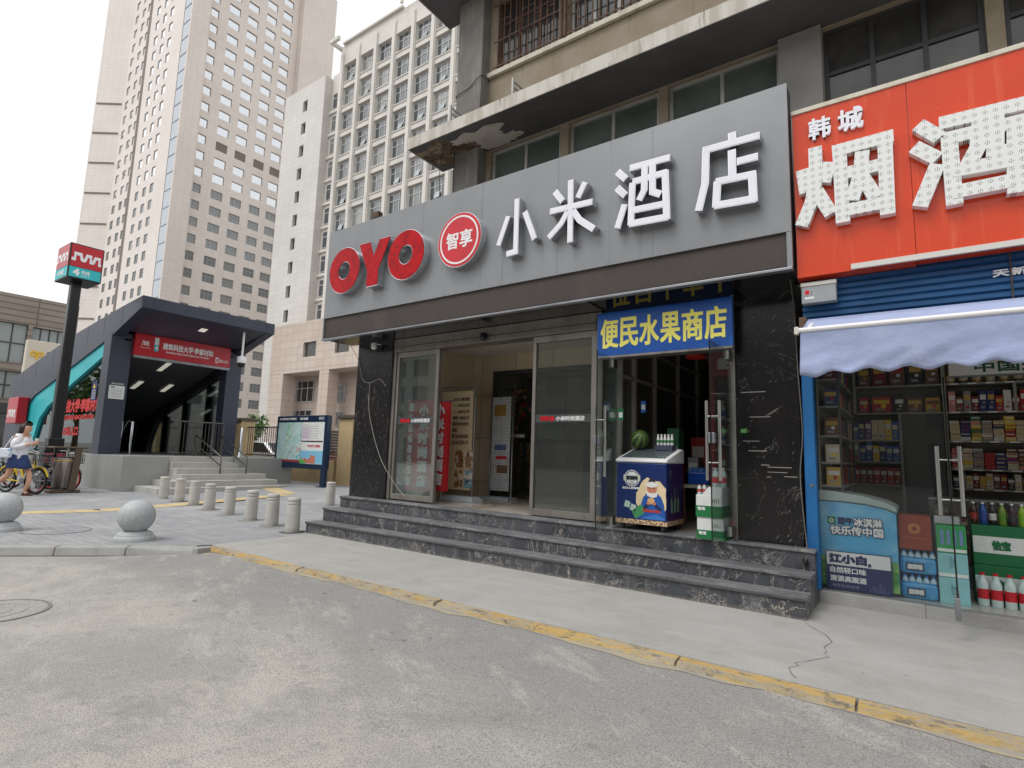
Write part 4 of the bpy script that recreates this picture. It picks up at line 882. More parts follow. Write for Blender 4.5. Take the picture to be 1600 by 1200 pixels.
MB().box(-.725, -.655, 6.411, 6.4135, .73, .80).build('green_mark', C8(20, 130, 76), FZ); MB().ring((-.69, 6.4105, .762), (1, 0, 0), (0, 0, 1), (0, -1, 0), .012, .02, 0, .001, 16).build('mark_shape', m_white, FZ)
m_nv = C8(36, 44, 98)
text('蒙牛', (-.635, 6.411, .735), .125, .06, m_nv, FZ, bold=.004); text('冰淇淋', (-.50, 6.411, .725), .225, .075, m_nv, FZ, bold=.009); text('快乐传中国', (-.70, 6.411, .635), .43, .08, m_nv, FZ, bold=.009)
text('冰淇淋', (-.50, 6.4085, .725), .225, .075, m_white, FZ, bold=.003); text('快乐传中国', (-.70, 6.4085, .635), .43, .08, m_white, FZ, bold=.003)
AD = thing('liquor_poster', 'white and navy liquor poster leaning on the front of the sky blue freezer', 'poster', (-.5, 6.39, .1))
MB().box(-.75, -.215, 6.385, 6.392, .118, .475).build('board', m_nv, AD); MB().box(-.742, -.223, 6.3825, 6.3845, .345, .468).build('white_field', m_white, AD)
text('江小白', (-.715, 6.3815, .37), .30, .075, m_nv, AD, bold=.007); MB().box(-.40, -.375, 6.381, 6.382, .355, .385).build('stop_mark', m_nv, AD)
text('自然轻口味', (-.715, 6.384, .275), .295, .052, m_white, AD, bold=.002); text('清淡高粱酒', (-.715, 6.384, .195), .295, .052, m_white, AD, bold=.002); text('语录瓶高粱酒', (-.70, 6.384, .145), .22, .022, C8(150, 154, 180), AD)
b = MB()
for i, h in enumerate((.04, .07, .05, .085, .06, .03)): b.box(-.40 + i * .027, -.378 + i * .027, 6.3835, 6.3845, .125, .125 + h)
b.build('skyline_print', C8(70, 78, 128), AD)
# stacked cases behind the glass
def case(x0, x1, y0, y1, z0, z1, c, nm, label, band=None, words=None, wc=m_white, bc=None, bz=(.3, .7)):
    t = thing(nm, label, 'box', ((x0 + x1) / 2, y0, z0))
    MB().box(x0, x1, y0, y1, z0, z1).build('carton', C8(*c) if isinstance(c, tuple) else c, t, bevel=.006)
    H = z1 - z0
    if band: MB().box(x0 + .004, x1 - .004, y0 - .003, y0 - .0015, z0 + H * bz[0], z0 + H * bz[1]).build('printed_band', C8(*band), t)
    if words: text(words, (x0 + (x1 - x0) * .28, y0 - .004, z0 + H * .42), (x1 - x0) * .44, H * .22, wc, t, bold=.004)
    return t
t = case(-.15, .095, 6.48, 6.75, .55, .86, (150, 62, 46), 'cardboard_case', 'brick red cardboard case on top of two blue water packs')
MB().ring((-.03, 6.477, .74), (1, 0, 0), (0, 0, 1), (0, -1, 0), .02, .05, 0, .001, 20).build('crest', C8(186, 120, 70), t); MB().box(-.12, .07, 6.477, 6.479, .655, .66).build('line_print', C8(186, 120, 70), t)
m_film = M('blue_shrink_film', A(60, 150, 206), .2, layers=[L(s=4, c=A(130, 196, 226), lo=.45, hi=.62, m=(1, 1, .5), d=3, f=.8)], coat=.4)
for z, lb in ((.33, 'blue shrink wrapped pack of water bottles directly under the red case'), (.106, 'blue shrink wrapped pack of water bottles on the shop floor beside the freezer')):
    t = thing('water_pack', lb, 'water pack', (-.02, 6.5, z), 'blue water packs')
    MB().box(-.155, .12, 6.49, 6.72, z, z + .15).build('film', m_film, t, bevel=.03, seg=3)
    b = MB(); c = MB()
    for i in range(5):
        for j in range(2): b.lathe([(.027, z + .15), (.027, z + .165), (.012, z + .195)], (-.12 + i * .053, 6.53 + j * .1, 0), 10); c.lathe([(.014, z + .195), (.014, z + .213)], (-.12 + i * .053, 6.53 + j * .1, 0), 10)
    b.build('bottle_tops', C8(176, 206, 220, .2), t); c.build('caps', C8(60, 130, 200), t)
    MB().box(-.11, .03, 6.486, 6.4885, z + .03, z + .10).build('label_plate', C8(44, 62, 96), t); text('康师傅', (-.095, 6.4845, z + .045), .11, .042, m_white, t, bold=.003)
m_mint = C8(150, 206, 208)
t = case(.13, .345, 6.50, 6.72, .105, .335, (146, 204, 208), 'mint_case', 'pale mint drinks case at the bottom of the stack by the door'); text('优水', (.215, 6.498, .18), .04, .10, C8(60, 110, 130), t)
t = case(.13, .345, 6.50, 6.72, .337, .545, (146, 204, 208), 'mint_case', 'pale mint drinks case second from the bottom of the stack by the door', (236, 240, 238), bz=(.02, .16)); text('优水', (.215, 6.498, .42), .04, .10, C8(60, 110, 130), t)
t = case(.13, .345, 6.50, 6.72, .547, .79, (60, 160, 96), 'drinks_case', 'green drinks case with bottle print topping the mint cases', (236, 240, 238), bz=(.05, .16)); 
b = MB()
for i in range(4): b.box(.16 + i * .045, .185 + i * .045, 6.4965, 6.4985, .62, .75)
b.build('bottle_print', C8(120, 150, 190), t)
case(.13, .33, 6.95, 7.1, .11, .84, (226, 226, 226), 'price_board', 'white price board standing behind the mint drinks cases', (60, 60, 64), bz=(.55, .7))
for z0, z1, lb in ((.45, .80, 'green and white water case, upper of the two behind the door'), (.108, .448, 'green and white water case on the tiled floor under another')):
    t = case(.40, .80, 6.75, 7.0, z0, z1, (20, 110, 64), 'water_case', lb, (230, 232, 230), bz=(.30, .72)); text('怡宝', (.54, 6.744, z0 + .14), .12, .075, C8(20, 110, 64), t, bold=.005)
def pet(x, y, z, h, r, body, lab, cap, label, grp, nm='drink_bottle'):
    o = MB().lathe([(r * .9, 0), (r, .012), (r, h * .62), (r * .9, h * .7), (r * .42, h * .88), (r * .40, h * .93)], (0, 0, 0), 16).build(nm, body, None)
    MB().lathe([(r * 1.02, h * .22), (r * 1.02, h * .52)], (0, 0, 0), 16).build('label_band', lab, o); MB().lathe([(r * .46, h * .93), (r * .46, h)], (0, 0, 0), 12).build('cap', cap, o)
    o.location = (x, y, z); return tag(o, label, 'bottle', grp)
m_pet = M('clear_plastic', A(196, 214, 210), .12, coat=.5)
p0 = None
for i in range(7):
    if p0 is None: p0 = pet(.445, 6.66, .106, .285, .042, m_pet, C8(196, 30, 44), C8(206, 24, 34), 'clear water bottle with a red label, in the row on the tiled floor', 'red label bottles in a row'); o = p0
    else: o = copy_tree(p0)
    o.location = (.445 + i * .092, 6.66, .106)
for i, (bc, lc, nm_) in enumerate((((66, 40, 30), (150, 50, 40), 'brown'), ((40, 80, 150), (40, 70, 150), 'blue'), ((44, 36, 36), (200, 200, 196), 'black'), ((120, 150, 50), (90, 140, 40), 'olive'), ((70, 50, 60), (60, 60, 70), 'plum'), ((150, 190, 60), (120, 180, 40), 'lime'))):
    pet(.43 + i * .068, 6.86, .80, .20, .028, C8(*bc, .2), C8(*lc), m_white, '%s drink bottle standing on the upper green and white case' % nm_, 'drinks on the green case')
# ------------------------------------------------------------------ fruit shop goods
t = thing('chest_freezer', 'navy blue ice cream freezer on castors in the fruit shop doorway', 'freezer', (-2.49, 6.2, .515))
fx0, fx1, fy0, fy1 = -2.79, -2.20, 5.98, 6.52
m_fnavy = M('navy_print', A(18, 44, 104), .3, layers=[L(s=2, c=A(12, 32, 84), lo=.42, hi=.62, f=.7)])
MB().box(fx0, fx1, fy0, fy1, .61, 1.26).build('body', m_fnavy, t, bevel=.012)
tr = M('border_print', A(224, 196, 156), .5, layers=[L(t='voro', s=26, c=A(120, 60, 50), lo=.42, hi=.36, f=.0), L(s=40, c=A(110, 60, 56), lo=.5, hi=.52, d=1, f=.8)])
MB().box(fx0 - .004, fx1 + .004, fy0 - .004, fy1, .585, .635).build('border', tr, t)
MB().prism([(fy0 - .01, 1.262), (fy1 + .01, 1.262), (fy1 + .01, 1.42), (fy1 - .06, 1.425), (fy0 + .03, 1.308), (fy0 - .01, 1.292)], (0, 0, 0), (0, 1, 0), (0, 0, 1), (1, 0, 0), fx0 - .012, fx1 + .012).build('lid_frame', m_white, t, bevel=.015, seg=3)
zl_ = lambda y, k: 1.309 + (y - fy0 - .03) * .258 + k
ya_, yb_ = fy0 + .055, fy1 - .08
MB().hexa([(fx0 + .035, ya_, zl_(ya_, -.004)), (fx1 - .035, ya_, zl_(ya_, -.004)), (fx1 - .035, yb_, zl_(yb_, -.004)), (fx0 + .035, yb_, zl_(yb_, -.004)), (fx0 + .035, ya_, zl_(ya_, .004)), (fx1 - .035, ya_, zl_(ya_, .004)), (fx1 - .035, yb_, zl_(yb_, .004)), (fx0 + .035, yb_, zl_(yb_, .004))]).build('lid_glass', M('grey_lid_glass', A(96, 104, 108), .08), t)
for x in (fx0 + .06, fx1 - .06):
    for y in (fy0 + .06, fy1 - .06):
        MB().tube([(x - .014, y, .548), (x + .014, y, .548)], .033, 14).box(x - .02, x + .02, y - .02, y + .02, .57, .588).build('castor', C8(60, 60, 62), t)
y = fy0 - .0015
o = MB().ring((-2.60, y, 1.085), (1, 0, 0), (0, 0, 1), (0, -1, 0), .083, .092, 0, .001, 32).ring((-2.60, y, 1.085), (1, 0, 0), (0, 0, 1), (0, -1, 0), .0, .073, 0, .001, 32).build('round_badge', m_white, t)
MB().box(-2.70, -2.50, y - .003, y - .0015, 1.055, 1.12).build('badge_ribbon', C8(214, 216, 200), t); text('蒙图特', (-2.665, y - .004, 1.068), .135, .04, C8(30, 36, 60), t, bold=.003)
text('35', (-2.625, y - .0025, 1.02), .05, .025, C8(30, 36, 60), t)
text('自己人的雪糕', (-2.71, y - .001, .965), .20, .022, m_white, t, bold=.002)
rk = random.Random(2); pts = [(-2.37 + (.185 + rk.uniform(-.02, .02)) * math.cos(a * .2618), .87 + (.22 + rk.uniform(-.025, .02)) * math.sin(a * .2618)) for a in range(24)]
MB().prism([(min(p[0], fx1 - .004), max(p[1], .70)) for p in pts], (0, y, 0), (1, 0, 0), (0, 0, 1), (0, -1, 0), 0, .001).build('cream_print', C8(238, 214, 172), t)
b = MB()
for cx, cz_, w_ in ((-2.655, .80, .04), (-2.585, .765, .04)): b.prism([(cx - w_, cz_ - .03), (cx + w_ * .6, cz_ - .045), (cx + w_, cz_ + .02), (cx - w_ * .5, cz_ + .04)], (0, y - .001, 0), (1, 0, 0), (0, 0, 1), (0, -1, 0), 0, .001)
b.build('carton_print', C8(190, 214, 200), t)
MB().prism([(-2.56, .64), (-2.46, .70), (-2.44, .78), (-2.50, .80), (-2.60, .72)], (0, y - .001, 0), (1, 0, 0), (0, 0, 1), (0, -1, 0), 0, .001).build('meadow_print', C8(70, 150, 90), t)
# printed figure in a blue robe holding a bun
pr_ = lambda pts, k, nm, c: MB().prism([(max(min(-2.206 + (x + 2.206) * 1.2, fx1 - .004), fx0 + .01), .642 + (z - .642) * 1.12) for x, z in pts], (0, y - .001 * k, 0), (1, 0, 0), (0, 0, 1), (0, -1, 0), 0, .0008).build(nm, C8(*c), t)
el = lambda cx, cz_, rx, rz, n=20: [(cx + rx * math.cos(2 * math.pi * i / n), cz_ + rz * math.sin(2 * math.pi * i / n)) for i in range(n)]
pr_([(-2.49, .645), (-2.21, .645), (-2.215, .72), (-2.225, .80), (-2.25, .865), (-2.29, .905), (-2.335, .915), (-2.385, .90), (-2.42, .86), (-2.44, .80), (-2.455, .73), (-2.50, .69)], 1, 'robe_print', (34, 88, 170))
pr_([(-2.44, .655), (-2.30, .70), (-2.22, .665), (-2.22, .645), (-2.44, .645)], 2, 'knee_print', (58, 124, 206))
pr_([(-2.425, .715), (-2.26, .715), (-2.255, .745), (-2.34, .735), (-2.42, .75)], 2, 'sash_print', (190, 62, 40))
for q_ in (((-2.43, .76), (-2.36, .82), (-2.34, .80), (-2.40, .735)), ((-2.24, .75), (-2.31, .81), (-2.33, .79), (-2.27, .73))): pr_(list(q_), 3, 'sleeve_print', (24, 40, 96))
pr_(el(-2.345, .825, .035, .03), 4, 'bun_print', (226, 176, 120)); pr_(el(-2.37, .80, .018, .014), 5, 'hand_print', (204, 132, 100)); pr_(el(-2.315, .80, .018, .014), 5, 'hand_print', (204, 132, 100))
pr_(el(-2.338, .945, .047, .05), 3, 'face_print', (206, 134, 104)); pr_([(-2.40, .93), (-2.375, .905), (-2.34, .90), (-2.30, .905), (-2.275, .93), (-2.29, .87), (-2.33, .855), (-2.38, .87)], 4, 'beard_print', (236, 234, 230))
pr_([(-2.395, .965), (-2.34, .955), (-2.283, .965), (-2.278, 1.0), (-2.335, 1.012), (-2.398, 1.0)], 5, 'fur_print', (236, 234, 230)); pr_([(-2.375, 1.005), (-2.30, 1.005), (-2.32, 1.045), (-2.355, 1.045)], 4, 'cap_print', (40, 44, 60))
for q_ in (-2.357, -2.322): pr_(el(q_, .948, .006, .005, 8), 6, 'eye_print', (30, 26, 26))
b = MB(); b.box(fx1 + .0015, fx1 + .003, 6.06, 6.14, 1.10, 1.19).build('side_badge', C8(70, 74, 104), t)
b = MB()
for i, h in enumerate((.22, .26, .25)): b.lathe([(.02, .72), (.02, .72 + h * .5), (.008, .72 + h * .75), (.008, .72 + h)], (fx1 - .006, 6.14 + i * .1, 0), 10)
b.build('bottle_print', C8(90, 110, 90), t)
# watermelon
m_mel1, m_mel2 = M('watermelon_rind', A(104, 130, 62), .35, layers=[L(s=9, c=A(74, 102, 48), lo=.45, hi=.6, f=.7)]), M('watermelon_stripe', A(30, 54, 26), .35, layers=[L(s=20, c=A(60, 90, 40), lo=.55, hi=.65, f=.7)])
b = MB(); n = 54; rk = random.Random(1); vs = []
for j in range(21):
    for k in range(n):
        a_ = 2 * math.pi * (k + .30 * math.sin(j * 1.9 + k * 2.1)) / n; th = math.pi * j / 20; vs.append((.112 * math.sin(th) * math.cos(a_), .112 * math.sin(th) * math.sin(a_), -.118 * math.cos(th)))
for j in range(20):
    for k in range(n): b.mi.append(1 if k % 6 in ((0, 1) if (j + k) % 3 else (0, 1, 2)) else 0); b.smooth.add(len(b.f)); b.f.append((j * n + k, j * n + (k + 1) % n, (j + 1) * n + (k + 1) % n, (j + 1) * n + k))
b.v = [Vector(p) for p in vs]
wm = b.build('watermelon', [m_mel1, m_mel2]); wm.location = (-2.685, 6.40, 1.535); wm.rotation_euler = (.75, .35, .4); tag(wm, 'striped green watermelon resting on the navy freezer', 'watermelon'); MB().tube([(0, 0, .115), (.006, .004, .14)], .006, 6).build('stalk', C8(96, 80, 50), wm)
t = thing('tray_of_bottles', 'dark tray holding small white yoghurt bottles at the back of the navy freezer', 'tray', (-2.37, 6.42, 1.405))
MB().box(-2.48, -2.27, 6.36, 6.5, 1.408, 1.47).build('tray', C8(70, 74, 96), t, bevel=.004)
for i in range(5):
    o = MB().lathe([(.017, 1.472), (.018, 1.54), (.011, 1.575), (.011, 1.60)], (-2.457 + i * .042, 6.41, 0), 12).build('bottle', m_white, t); MB().lathe([(.0183, 1.50), (.0183, 1.53)], (-2.457 + i * .042, 6.41, 0), 12).build('label_band', C8(60, 130, 80), o)
# cases at the doorway
def greencase(x0, x1, y0, y1, z0, z1, zs, label, nm='water_case'):
    t = thing(nm, label, 'case', ((x0 + x1) / 2, y0, z0), 'green and white cases by the fruit shop door')
    MB().box(x0, x1, y0, y1, z0, z1).build('carton', C8(226, 228, 226), t, bevel=.008)
    MB().box(x0 - .002, x1 + .002, y0 - .002, y1 + .002, z0 + .004, zs).build('green_band', C8(20, 116, 62), t)
    text('怡宝', (x0 + .02, y0 - .003, zs - .045), .075, .032, m_white, t, bold=.002)
    b = MB()
    for k in range(4): b.box(x1 - .10 + k * .02, x1 - .092 + k * .02, y0 - .0015, y0 - .0005, zs + .03, zs + .07)
    b.build('small_print', C8(60, 110, 80), t); return t
greencase(-1.86, -1.59, 5.93, 6.24, .507, .725, .60, 'green and white water case on the top step inside the fruit shop door')
t = greencase(-1.865, -1.60, 5.92, 6.25, .727, .955, .845, 'green and white water case stacked on another, its lid cut open')
MB().hexa([(-1.80, 5.925, .956), (-1.60, 5.925, .956), (-1.60, 6.245, .956), (-1.80, 6.245, .956), (-1.74, 5.93, 1.035), (-1.60, 5.93, 1.035), (-1.60, 6.24, 1.035), (-1.74, 6.24, 1.035)]).build('raised_flap', C8(226, 228, 226), t)
for i, (x, y) in enumerate(((-1.845, 5.98), (-1.815, 6.06), (-1.845, 6.15))): pet(x, y, .957, .10, .02, m_pet, C8(190, 60, 66), C8(196, 40, 50), 'small red capped bottle poking out of the opened water case', 'small bottles in the opened case')
p0 = pet(-1.68, 6.0, 1.036, .20, .035, m_pet, C8(206, 60, 70), m_white, 'clear drink bottle with a red label standing on the opened water case', 'bottles on top of the cases')
for x, y in ((-1.62, 6.06), (-1.66, 6.15)): o = copy_tree(p0); o.location = (x, y, 1.036)
# inside: drinks fridge, table, pendant lamp
t = thing('drinks_fridge', 'red framed glass drinks fridge just inside the fruit shop doorway', 'fridge', (-1.35, 7.0, .52))
MB().box(-2.0, -1.0, 6.9, 7.55, .53, .62).box(-2.0, -1.0, 6.9, 7.55, 2.33, 2.65).box(-2.0, -1.93, 6.9, 7.55, .62, 2.33).box(-1.07, -1.0, 6.9, 7.55, .62, 2.33).box(-1.93, -1.07, 7.5, 7.55, .62, 2.33).build('body', C8(168, 24, 34), t, bevel=.008)
MB().box(-1.93, -1.07, 6.92, 6.93, .62, 2.33).build('glass_door', g_shop, t); text('统一', (-1.88, 6.899, 2.41), .24, .14, m_white, t, bold=.006)
b = MB()
for z in (.9, 1.2, 1.5, 1.8, 2.1): b.box(-1.93, -1.07, 6.96, 7.48, z, z + .012)
b.build('shelf', m_trim, t); rk = random.Random(8)
for z, nm_ in ((.63, 'bottom'), (.915, 'second'), (1.215, 'third'), (1.515, 'fourth'), (1.815, 'fifth')):
    for i in range(6):
        c = rk.choice(['green', 'red', 'blue', 'white', 'gold', 'cream', 'navy']); pack(-1.87 + i * .15, 7.02, z, .065, .065, .22, c, 'drink_bottle', '%s drink bottle in the red fridge, %s shelf' % (c, nm_), 'bottle', 'bottles on the %s fridge shelf' % nm_, 'white' if c != 'white' else 'blue', 'bottle')
t = thing('pendant_lamp', 'red dished pendant lamp hanging inside the fruit shop', 'lamp', (-2.15, 6.9, 2.57))
MB().lathe([(.025, 2.665), (.05, 2.655), (.10, 2.625), (.128, 2.575), (.124, 2.575), (.09, 2.615), (.03, 2.645)], (-2.155, 6.9, 0), 28).build('shade', C8(206, 44, 40), t); MB().tube([(-2.155, 6.9, 2.66), (-2.155, 6.9, 3.17)], .006, 6).build('cord', m_blk, t)
t = thing('display_table', 'pale wooden table with goods inside the fruit shop', 'table', (-2.2, 7.4, .52))
MB().box(-2.44, -1.95, 7.1, 8.6, .96, 1.0).build('top', C8(190, 184, 170), t); 
for x in (-2.41, -1.98):
    for y in (7.13, 8.57): MB().box(x - .025, x + .025, y - .025, y + .025, .515, .96).build('leg', C8(150, 130, 100), t)
t = thing('water_pack', 'deep blue pack of bottled water lying on the pale table', 'water pack', (-2.24, 7.2, 1.0))
MB().box(-2.36, -2.10, 7.16, 7.42, 1.002, 1.16).build('film', C8(40, 90, 190, .25), t, bevel=.02)
b = MB()
for i in range(4):
    for j in range(4): b.lathe([(.022, 1.16), (.022, 1.17), (.012, 1.19), (.012, 1.215)], (-2.33 + i * .066, 7.2 + j * .06, 0), 10)
b.build('bottle_tops', C8(70, 120, 200, .2), t)
for x, y, z, w_, h, c, lb in ((-2.56, 7.3, .515, .16, 1.2, 'green', 'tall green display carton behind the watermelon freezer'), (-2.42, 7.9, 1.002, .2, .62, 'red', 'large red carton on the far end of the pale table'), (-2.38, 7.55, 1.002, .14, .34, 'grey', 'grey carton on the pale table behind the blue water pack'), (-2.46, 7.06, .515, .14, .78, 'dark red', 'dark red carton standing against the pale table'), (-2.2, 8.2, 1.002, .22, .55, 'green', 'bright green carton at the back of the pale table')):
    pack(x, y, z, w_, .2, h, c, 'display_carton', lb, 'carton', None, 'white')
def payplate(x, y, z, c, label):
    t = thing('payment_sign', label, 'sign', (x, y, z)); MB().box(x - .032, x + .032, y, y + .006, z, z + .145).build('plate', C8(*c), t); MB().box(x - .024, x + .024, y - .002, y - .0005, z + .035, z + .10).build('white_square', m_white, t)
payplate(-2.83, 6.17, 1.75, (30, 120, 70), 'small green payment card stuck on the glass beside the freezer'); payplate(-2.73, 6.62, 1.88, (40, 110, 190), 'small blue payment card on the partition inside the fruit shop')
# ------------------------------------------------------------------ hotel lobby objects
m_cloth = M('red_banner_cloth', A(206, 40, 48), .75, layers=[L(s=2, c=A(186, 30, 38), lo=.45, hi=.65, m=(3, 1, .4), f=.7)])
t = thing('red_banner', 'red vertical cloth banner with white characters leaning inside the hotel entrance', 'banner', (-6.5, 6.8, .6))
def banner(xa, xb, za, zb, ya, yb):
    b = MB(); n = 10
    for i in range(n):
        u0, u1 = i / n, (i + 1) / n; f = lambda u: .018 * math.sin(u * 9)
        b.quad((xa + (xb - xa) * u0, ya + (yb - ya) * u0 + f(u0), za), (xa + (xb - xa) * u1, ya + (yb - ya) * u1 + f(u1), za), (xa + (xb - xa) * u1, ya + (yb - ya) * u1 + f(u1), zb), (xa + (xb - xa) * u0, ya + (yb - ya) * u0 + f(u0), zb))
    return b
o = banner(-6.44, -6.10, .69, 2.14, 6.74, 6.78).build('cloth', m_cloth, t); so_ = o.modifiers.new('thick', 'SOLIDIFY'); so_.thickness = .004
b = MB()
for i, ch in enumerate('小米时尚酒店'): text(ch, (-6.39, 6.722, 1.90 - i * .222), .21, .18, None, None, bold=.011, mb=b)
b.build('lettering', m_white, t); MB().tube([(-6.46, 6.75, 2.15), (-6.08, 6.79, 2.15)], .012).tube([(-6.27, 6.80, 2.15), (-6.27, 6.82, .53)], .01).build('pole', m_trim, t); MB().box(-6.42, -6.12, 6.68, 6.92, .535, .55).build('foot', m_trim, t)
t = thing('phone_banner', 'red banner with digits and white characters behind the sliding glass door', 'banner', (-6.45, 6.45, .6))
o = banner(-6.69, -6.12, .68, 2.13, 6.40, 6.43).build('cloth', m_cloth, t); so_ = o.modifiers.new('thick', 'SOLIDIFY'); so_.thickness = .004
b = MB()
for i, ch in enumerate('86868558'): text(ch, (-6.63, 6.374, 1.96 - i * .168), .085, .12, None, None, bold=.008, mb=b)
for i, ch in enumerate('小米时尚酒店'): text(ch, (-6.40, 6.376, 1.88 - i * .222), .19, .17, None, None, bold=.009, mb=b)
b.build('lettering', m_white, t); MB().tube([(-6.72, 6.42, 2.14), (-6.09, 6.45, 2.14)], .012).tube([(-6.4, 6.46, 2.14), (-6.4, 6.48, .53)], .01).build('pole', m_trim, t); MB().box(-6.6, -6.2, 6.36, 6.56, .535, .55).build('foot', m_trim, t)
t = thing('rollup_stand', 'beige roll-up stand listing office rents with four room photos', 'display stand', (-6.3, 7.2, .55))
MB().box(-6.68, -5.98, 7.20, 7.206, .70, 2.36).build('sheet', C8(206, 184, 150), t)
b = MB()
for i, s in enumerate(('办公·公寓出租', '一 1500元/月', '二 1600元/月', '单间 1300元/月', '房间水电全包', '热线', '87868000', '62602810')): text(s, (-6.42, 7.1985, 2.19 - i * .105), .36 if i != 5 else .1, .06, C8(70, 54, 40), t, bold=.002)
for i, (cx, cz_, c) in enumerate(((-6.24, 1.21, (140, 96, 60)), (-6.40 + .37, 1.21, (150, 120, 90)), (-6.24, .88, (150, 104, 60)), (-6.03, .88, (120, 160, 170)))):
    o = MB().box(cx - .09, cx + .09, 7.1965, 7.1985, cz_ - .145, cz_ + .145).build('room_photo', M('room_print', A(*c), .4, layers=[L(s=7, c=A(226, 214, 196), lo=.5, hi=.56, d=2, f=.8), L(s=9, c=A(60, 40, 34), lo=.58, hi=.62, d=2, f=.8)]), t)
MB().tube([(-5.95, 7.22, .56), (-5.95, 7.22, 2.40), (-6.0, 7.22, 2.43), (-6.7, 7.22, 2.43)], .012, 8).build('frame_tube', m_trim, t); MB().hexa([(-6.5, 7.05, .532), (-5.8, 7.05, .532), (-5.8, 7.35, .532), (-6.5, 7.35, .532), (-6.45, 7.1, .60), (-5.85, 7.1, .60), (-5.85, 7.3, .60), (-6.45, 7.3, .60)]).build('foot', C8(196, 204, 210), t)
t = thing('poster_stand', 'white poster stand with printed sheets in front of the inner glass door', 'display stand', (-5.9, 7.9, .55))
MB().box(-6.10, -5.70, 7.90, 7.906, .68, 2.32).build('sheet', M('poster_print', A(190, 194, 196), .5, layers=[L(t='brick', s=1, c=A(140, 142, 148), lo=.3, hi=.04, w=.008, dist=0, rot=(90, 0, 0), f=.7), L(s=4, c=A(160, 150, 140), lo=.55, hi=.6, d=2, f=.6)]), t)
b = MB()
for i, (c0, z0, z1) in enumerate((((150, 120, 60), 1.98, 2.18), ((80, 100, 140), 1.38, 1.48), ((190, 40, 50), 1.22, 1.28), ((110, 80, 60), .98, 1.12))): MB().box(-6.06 + .03 * i, -5.80 + .02 * i, 7.8965, 7.8985, z0, z1).build('print_block', C8(*c0), t)

MB().tube([(-6.14, 7.92, .56), (-6.14, 7.92, 2.38), (-5.66, 7.92, 2.38), (-5.66, 7.92, .56)], .014, 8).build('frame_tube', m_trim, t); MB().box(-6.2, -5.62, 7.78, 8.06, .532, .57).build('foot', C8(176, 190, 196), t)
t = thing('flower_display', 'cluster of red, yellow and pink artificial flowers on a dark green stand in the lobby', 'flowers', (-6.7, 9.8, .55))
rk = random.Random(3); MB().tube([(-6.75, 9.9, .54), (-6.75, 9.9, 2.2)], .05).lathe([(.18, .535), (.18, .58)], (-6.75, 9.9, 0), 16).build('stand', C8(24, 50, 36), t)
for c, n in (((30, 84, 50), 34), ((206, 40, 50), 9), ((226, 176, 50), 6), ((226, 150, 170), 7)):
    b = MB()
    for i in range(n):
        x, y_, z = -6.78 + rk.gauss(0, .17), 9.75 + rk.uniform(-.12, .1), rk.uniform(1.85, 2.75); r = rk.uniform(.04, .075)
        b.lathe([(1e-4, -r), (r * .8, -r * .5), (r, 0), (r * .8, r * .5), (1e-4, r)], (x, y_, z), 8)
    b.build('leaves' if n > 30 else 'blossom', C8(*c), t)
t = thing('reception_desk', 'beige reception desk with a gold character at the back of the hotel lobby', 'desk', (-6.5, 9.6, .53))
MB().box(-7.0, -5.4, 10.0, 10.6, .535, 1.6).build('body', C8(150, 124, 94), t, bevel=.01); MB().box(-7.05, -5.35, 9.95, 10.65, 1.602, 1.65).build('top', C8(70, 50, 40), t); text('猪', (-6.95, 9.998, 1.17), .34, .40, C8(206, 176, 120), t, bold=.01)
# ------------------------------------------------------------------ cameras, cables on the facade
def dome(name, loc, label, arm):
    t = thing(name, label, 'security camera', loc); x, y_, z = loc
    MB().lathe([(.035, z + .05), (.045, z + .02), (.045, z), (.05, z - .02), (.036, z - .055), (1e-4, z - .068)], (x, y_, 0), 18).build('dome', m_white if arm else m_blk, t)
    if arm: MB().tube([(x - .13, y_ + .05, z + .05), (x - .03, y_, z + .045), (x, y_, z + .05)], .012, 8).tube([(x + .1, y_ + .06, z + .02), (x + .03, y_ + .02, z + .03)], .008, 6).build('arm', m_white, t)
    return t
dome('security_camera', (-7.20, 6.04, 3.03), 'white dome camera high on the black marble column', True)
t = dome('security_camera', (-4.95, 6.12, 2.98), 'small black ball camera on the hotel door header', False)
t = thing('yellow_notice_strip', 'narrow yellow strip with black characters fixed to the wall edge beside the black column', 'sign', (-8.74, 7.0, 1.15))
MB().box(-8.79, -8.70, 6.995, 7.005, 1.15, 1.69).build('plate', C8(236, 226, 120), t); b = MB()
for i, ch in enumerate('请勿乱停放车辆'): text(ch, (-8.772, 6.9935, 1.61 - i * .073), .05, .055, None, None, mb=b)
b.build('lettering', m_blk, t); MB().tube([(-8.74, 7.02, .0), (-8.74, 7.02, 1.2)], .012, 8).build('post', m_blk, t)
def cable(pts, r, label, m=None, nm='cable'):
    v = [Vector(p) for p in pts]; out = []
    for i in range(len(v) - 1):
        p0, p1, p2, p3 = v[max(i - 1, 0)], v[i], v[i + 1], v[min(i + 2, len(v) - 1)]
        for k in range(6):
            s = k / 6; out.append(.5 * ((2 * p1) + (p2 - p0) * s + (2 * p0 - 5 * p1 + 4 * p2 - p3) * s * s + (3 * p1 - p0 - 3 * p2 + p3) * s ** 3))
    out.append(v[-1]); return tag(MB().tube(out, r, 6).build(nm, m or m_white), label, 'cable')
cable([(-7.78, 6.0, 3.1), (-7.70, 6.13, 2.85), (-7.55, 6.135, 2.5), (-7.36, 6.135, 2.43), (-7.12, 6.135, 2.48), (-6.96, 6.135, 2.35)], .004, 'pale loose cable strung across the upper black column', C8(176, 170, 162))
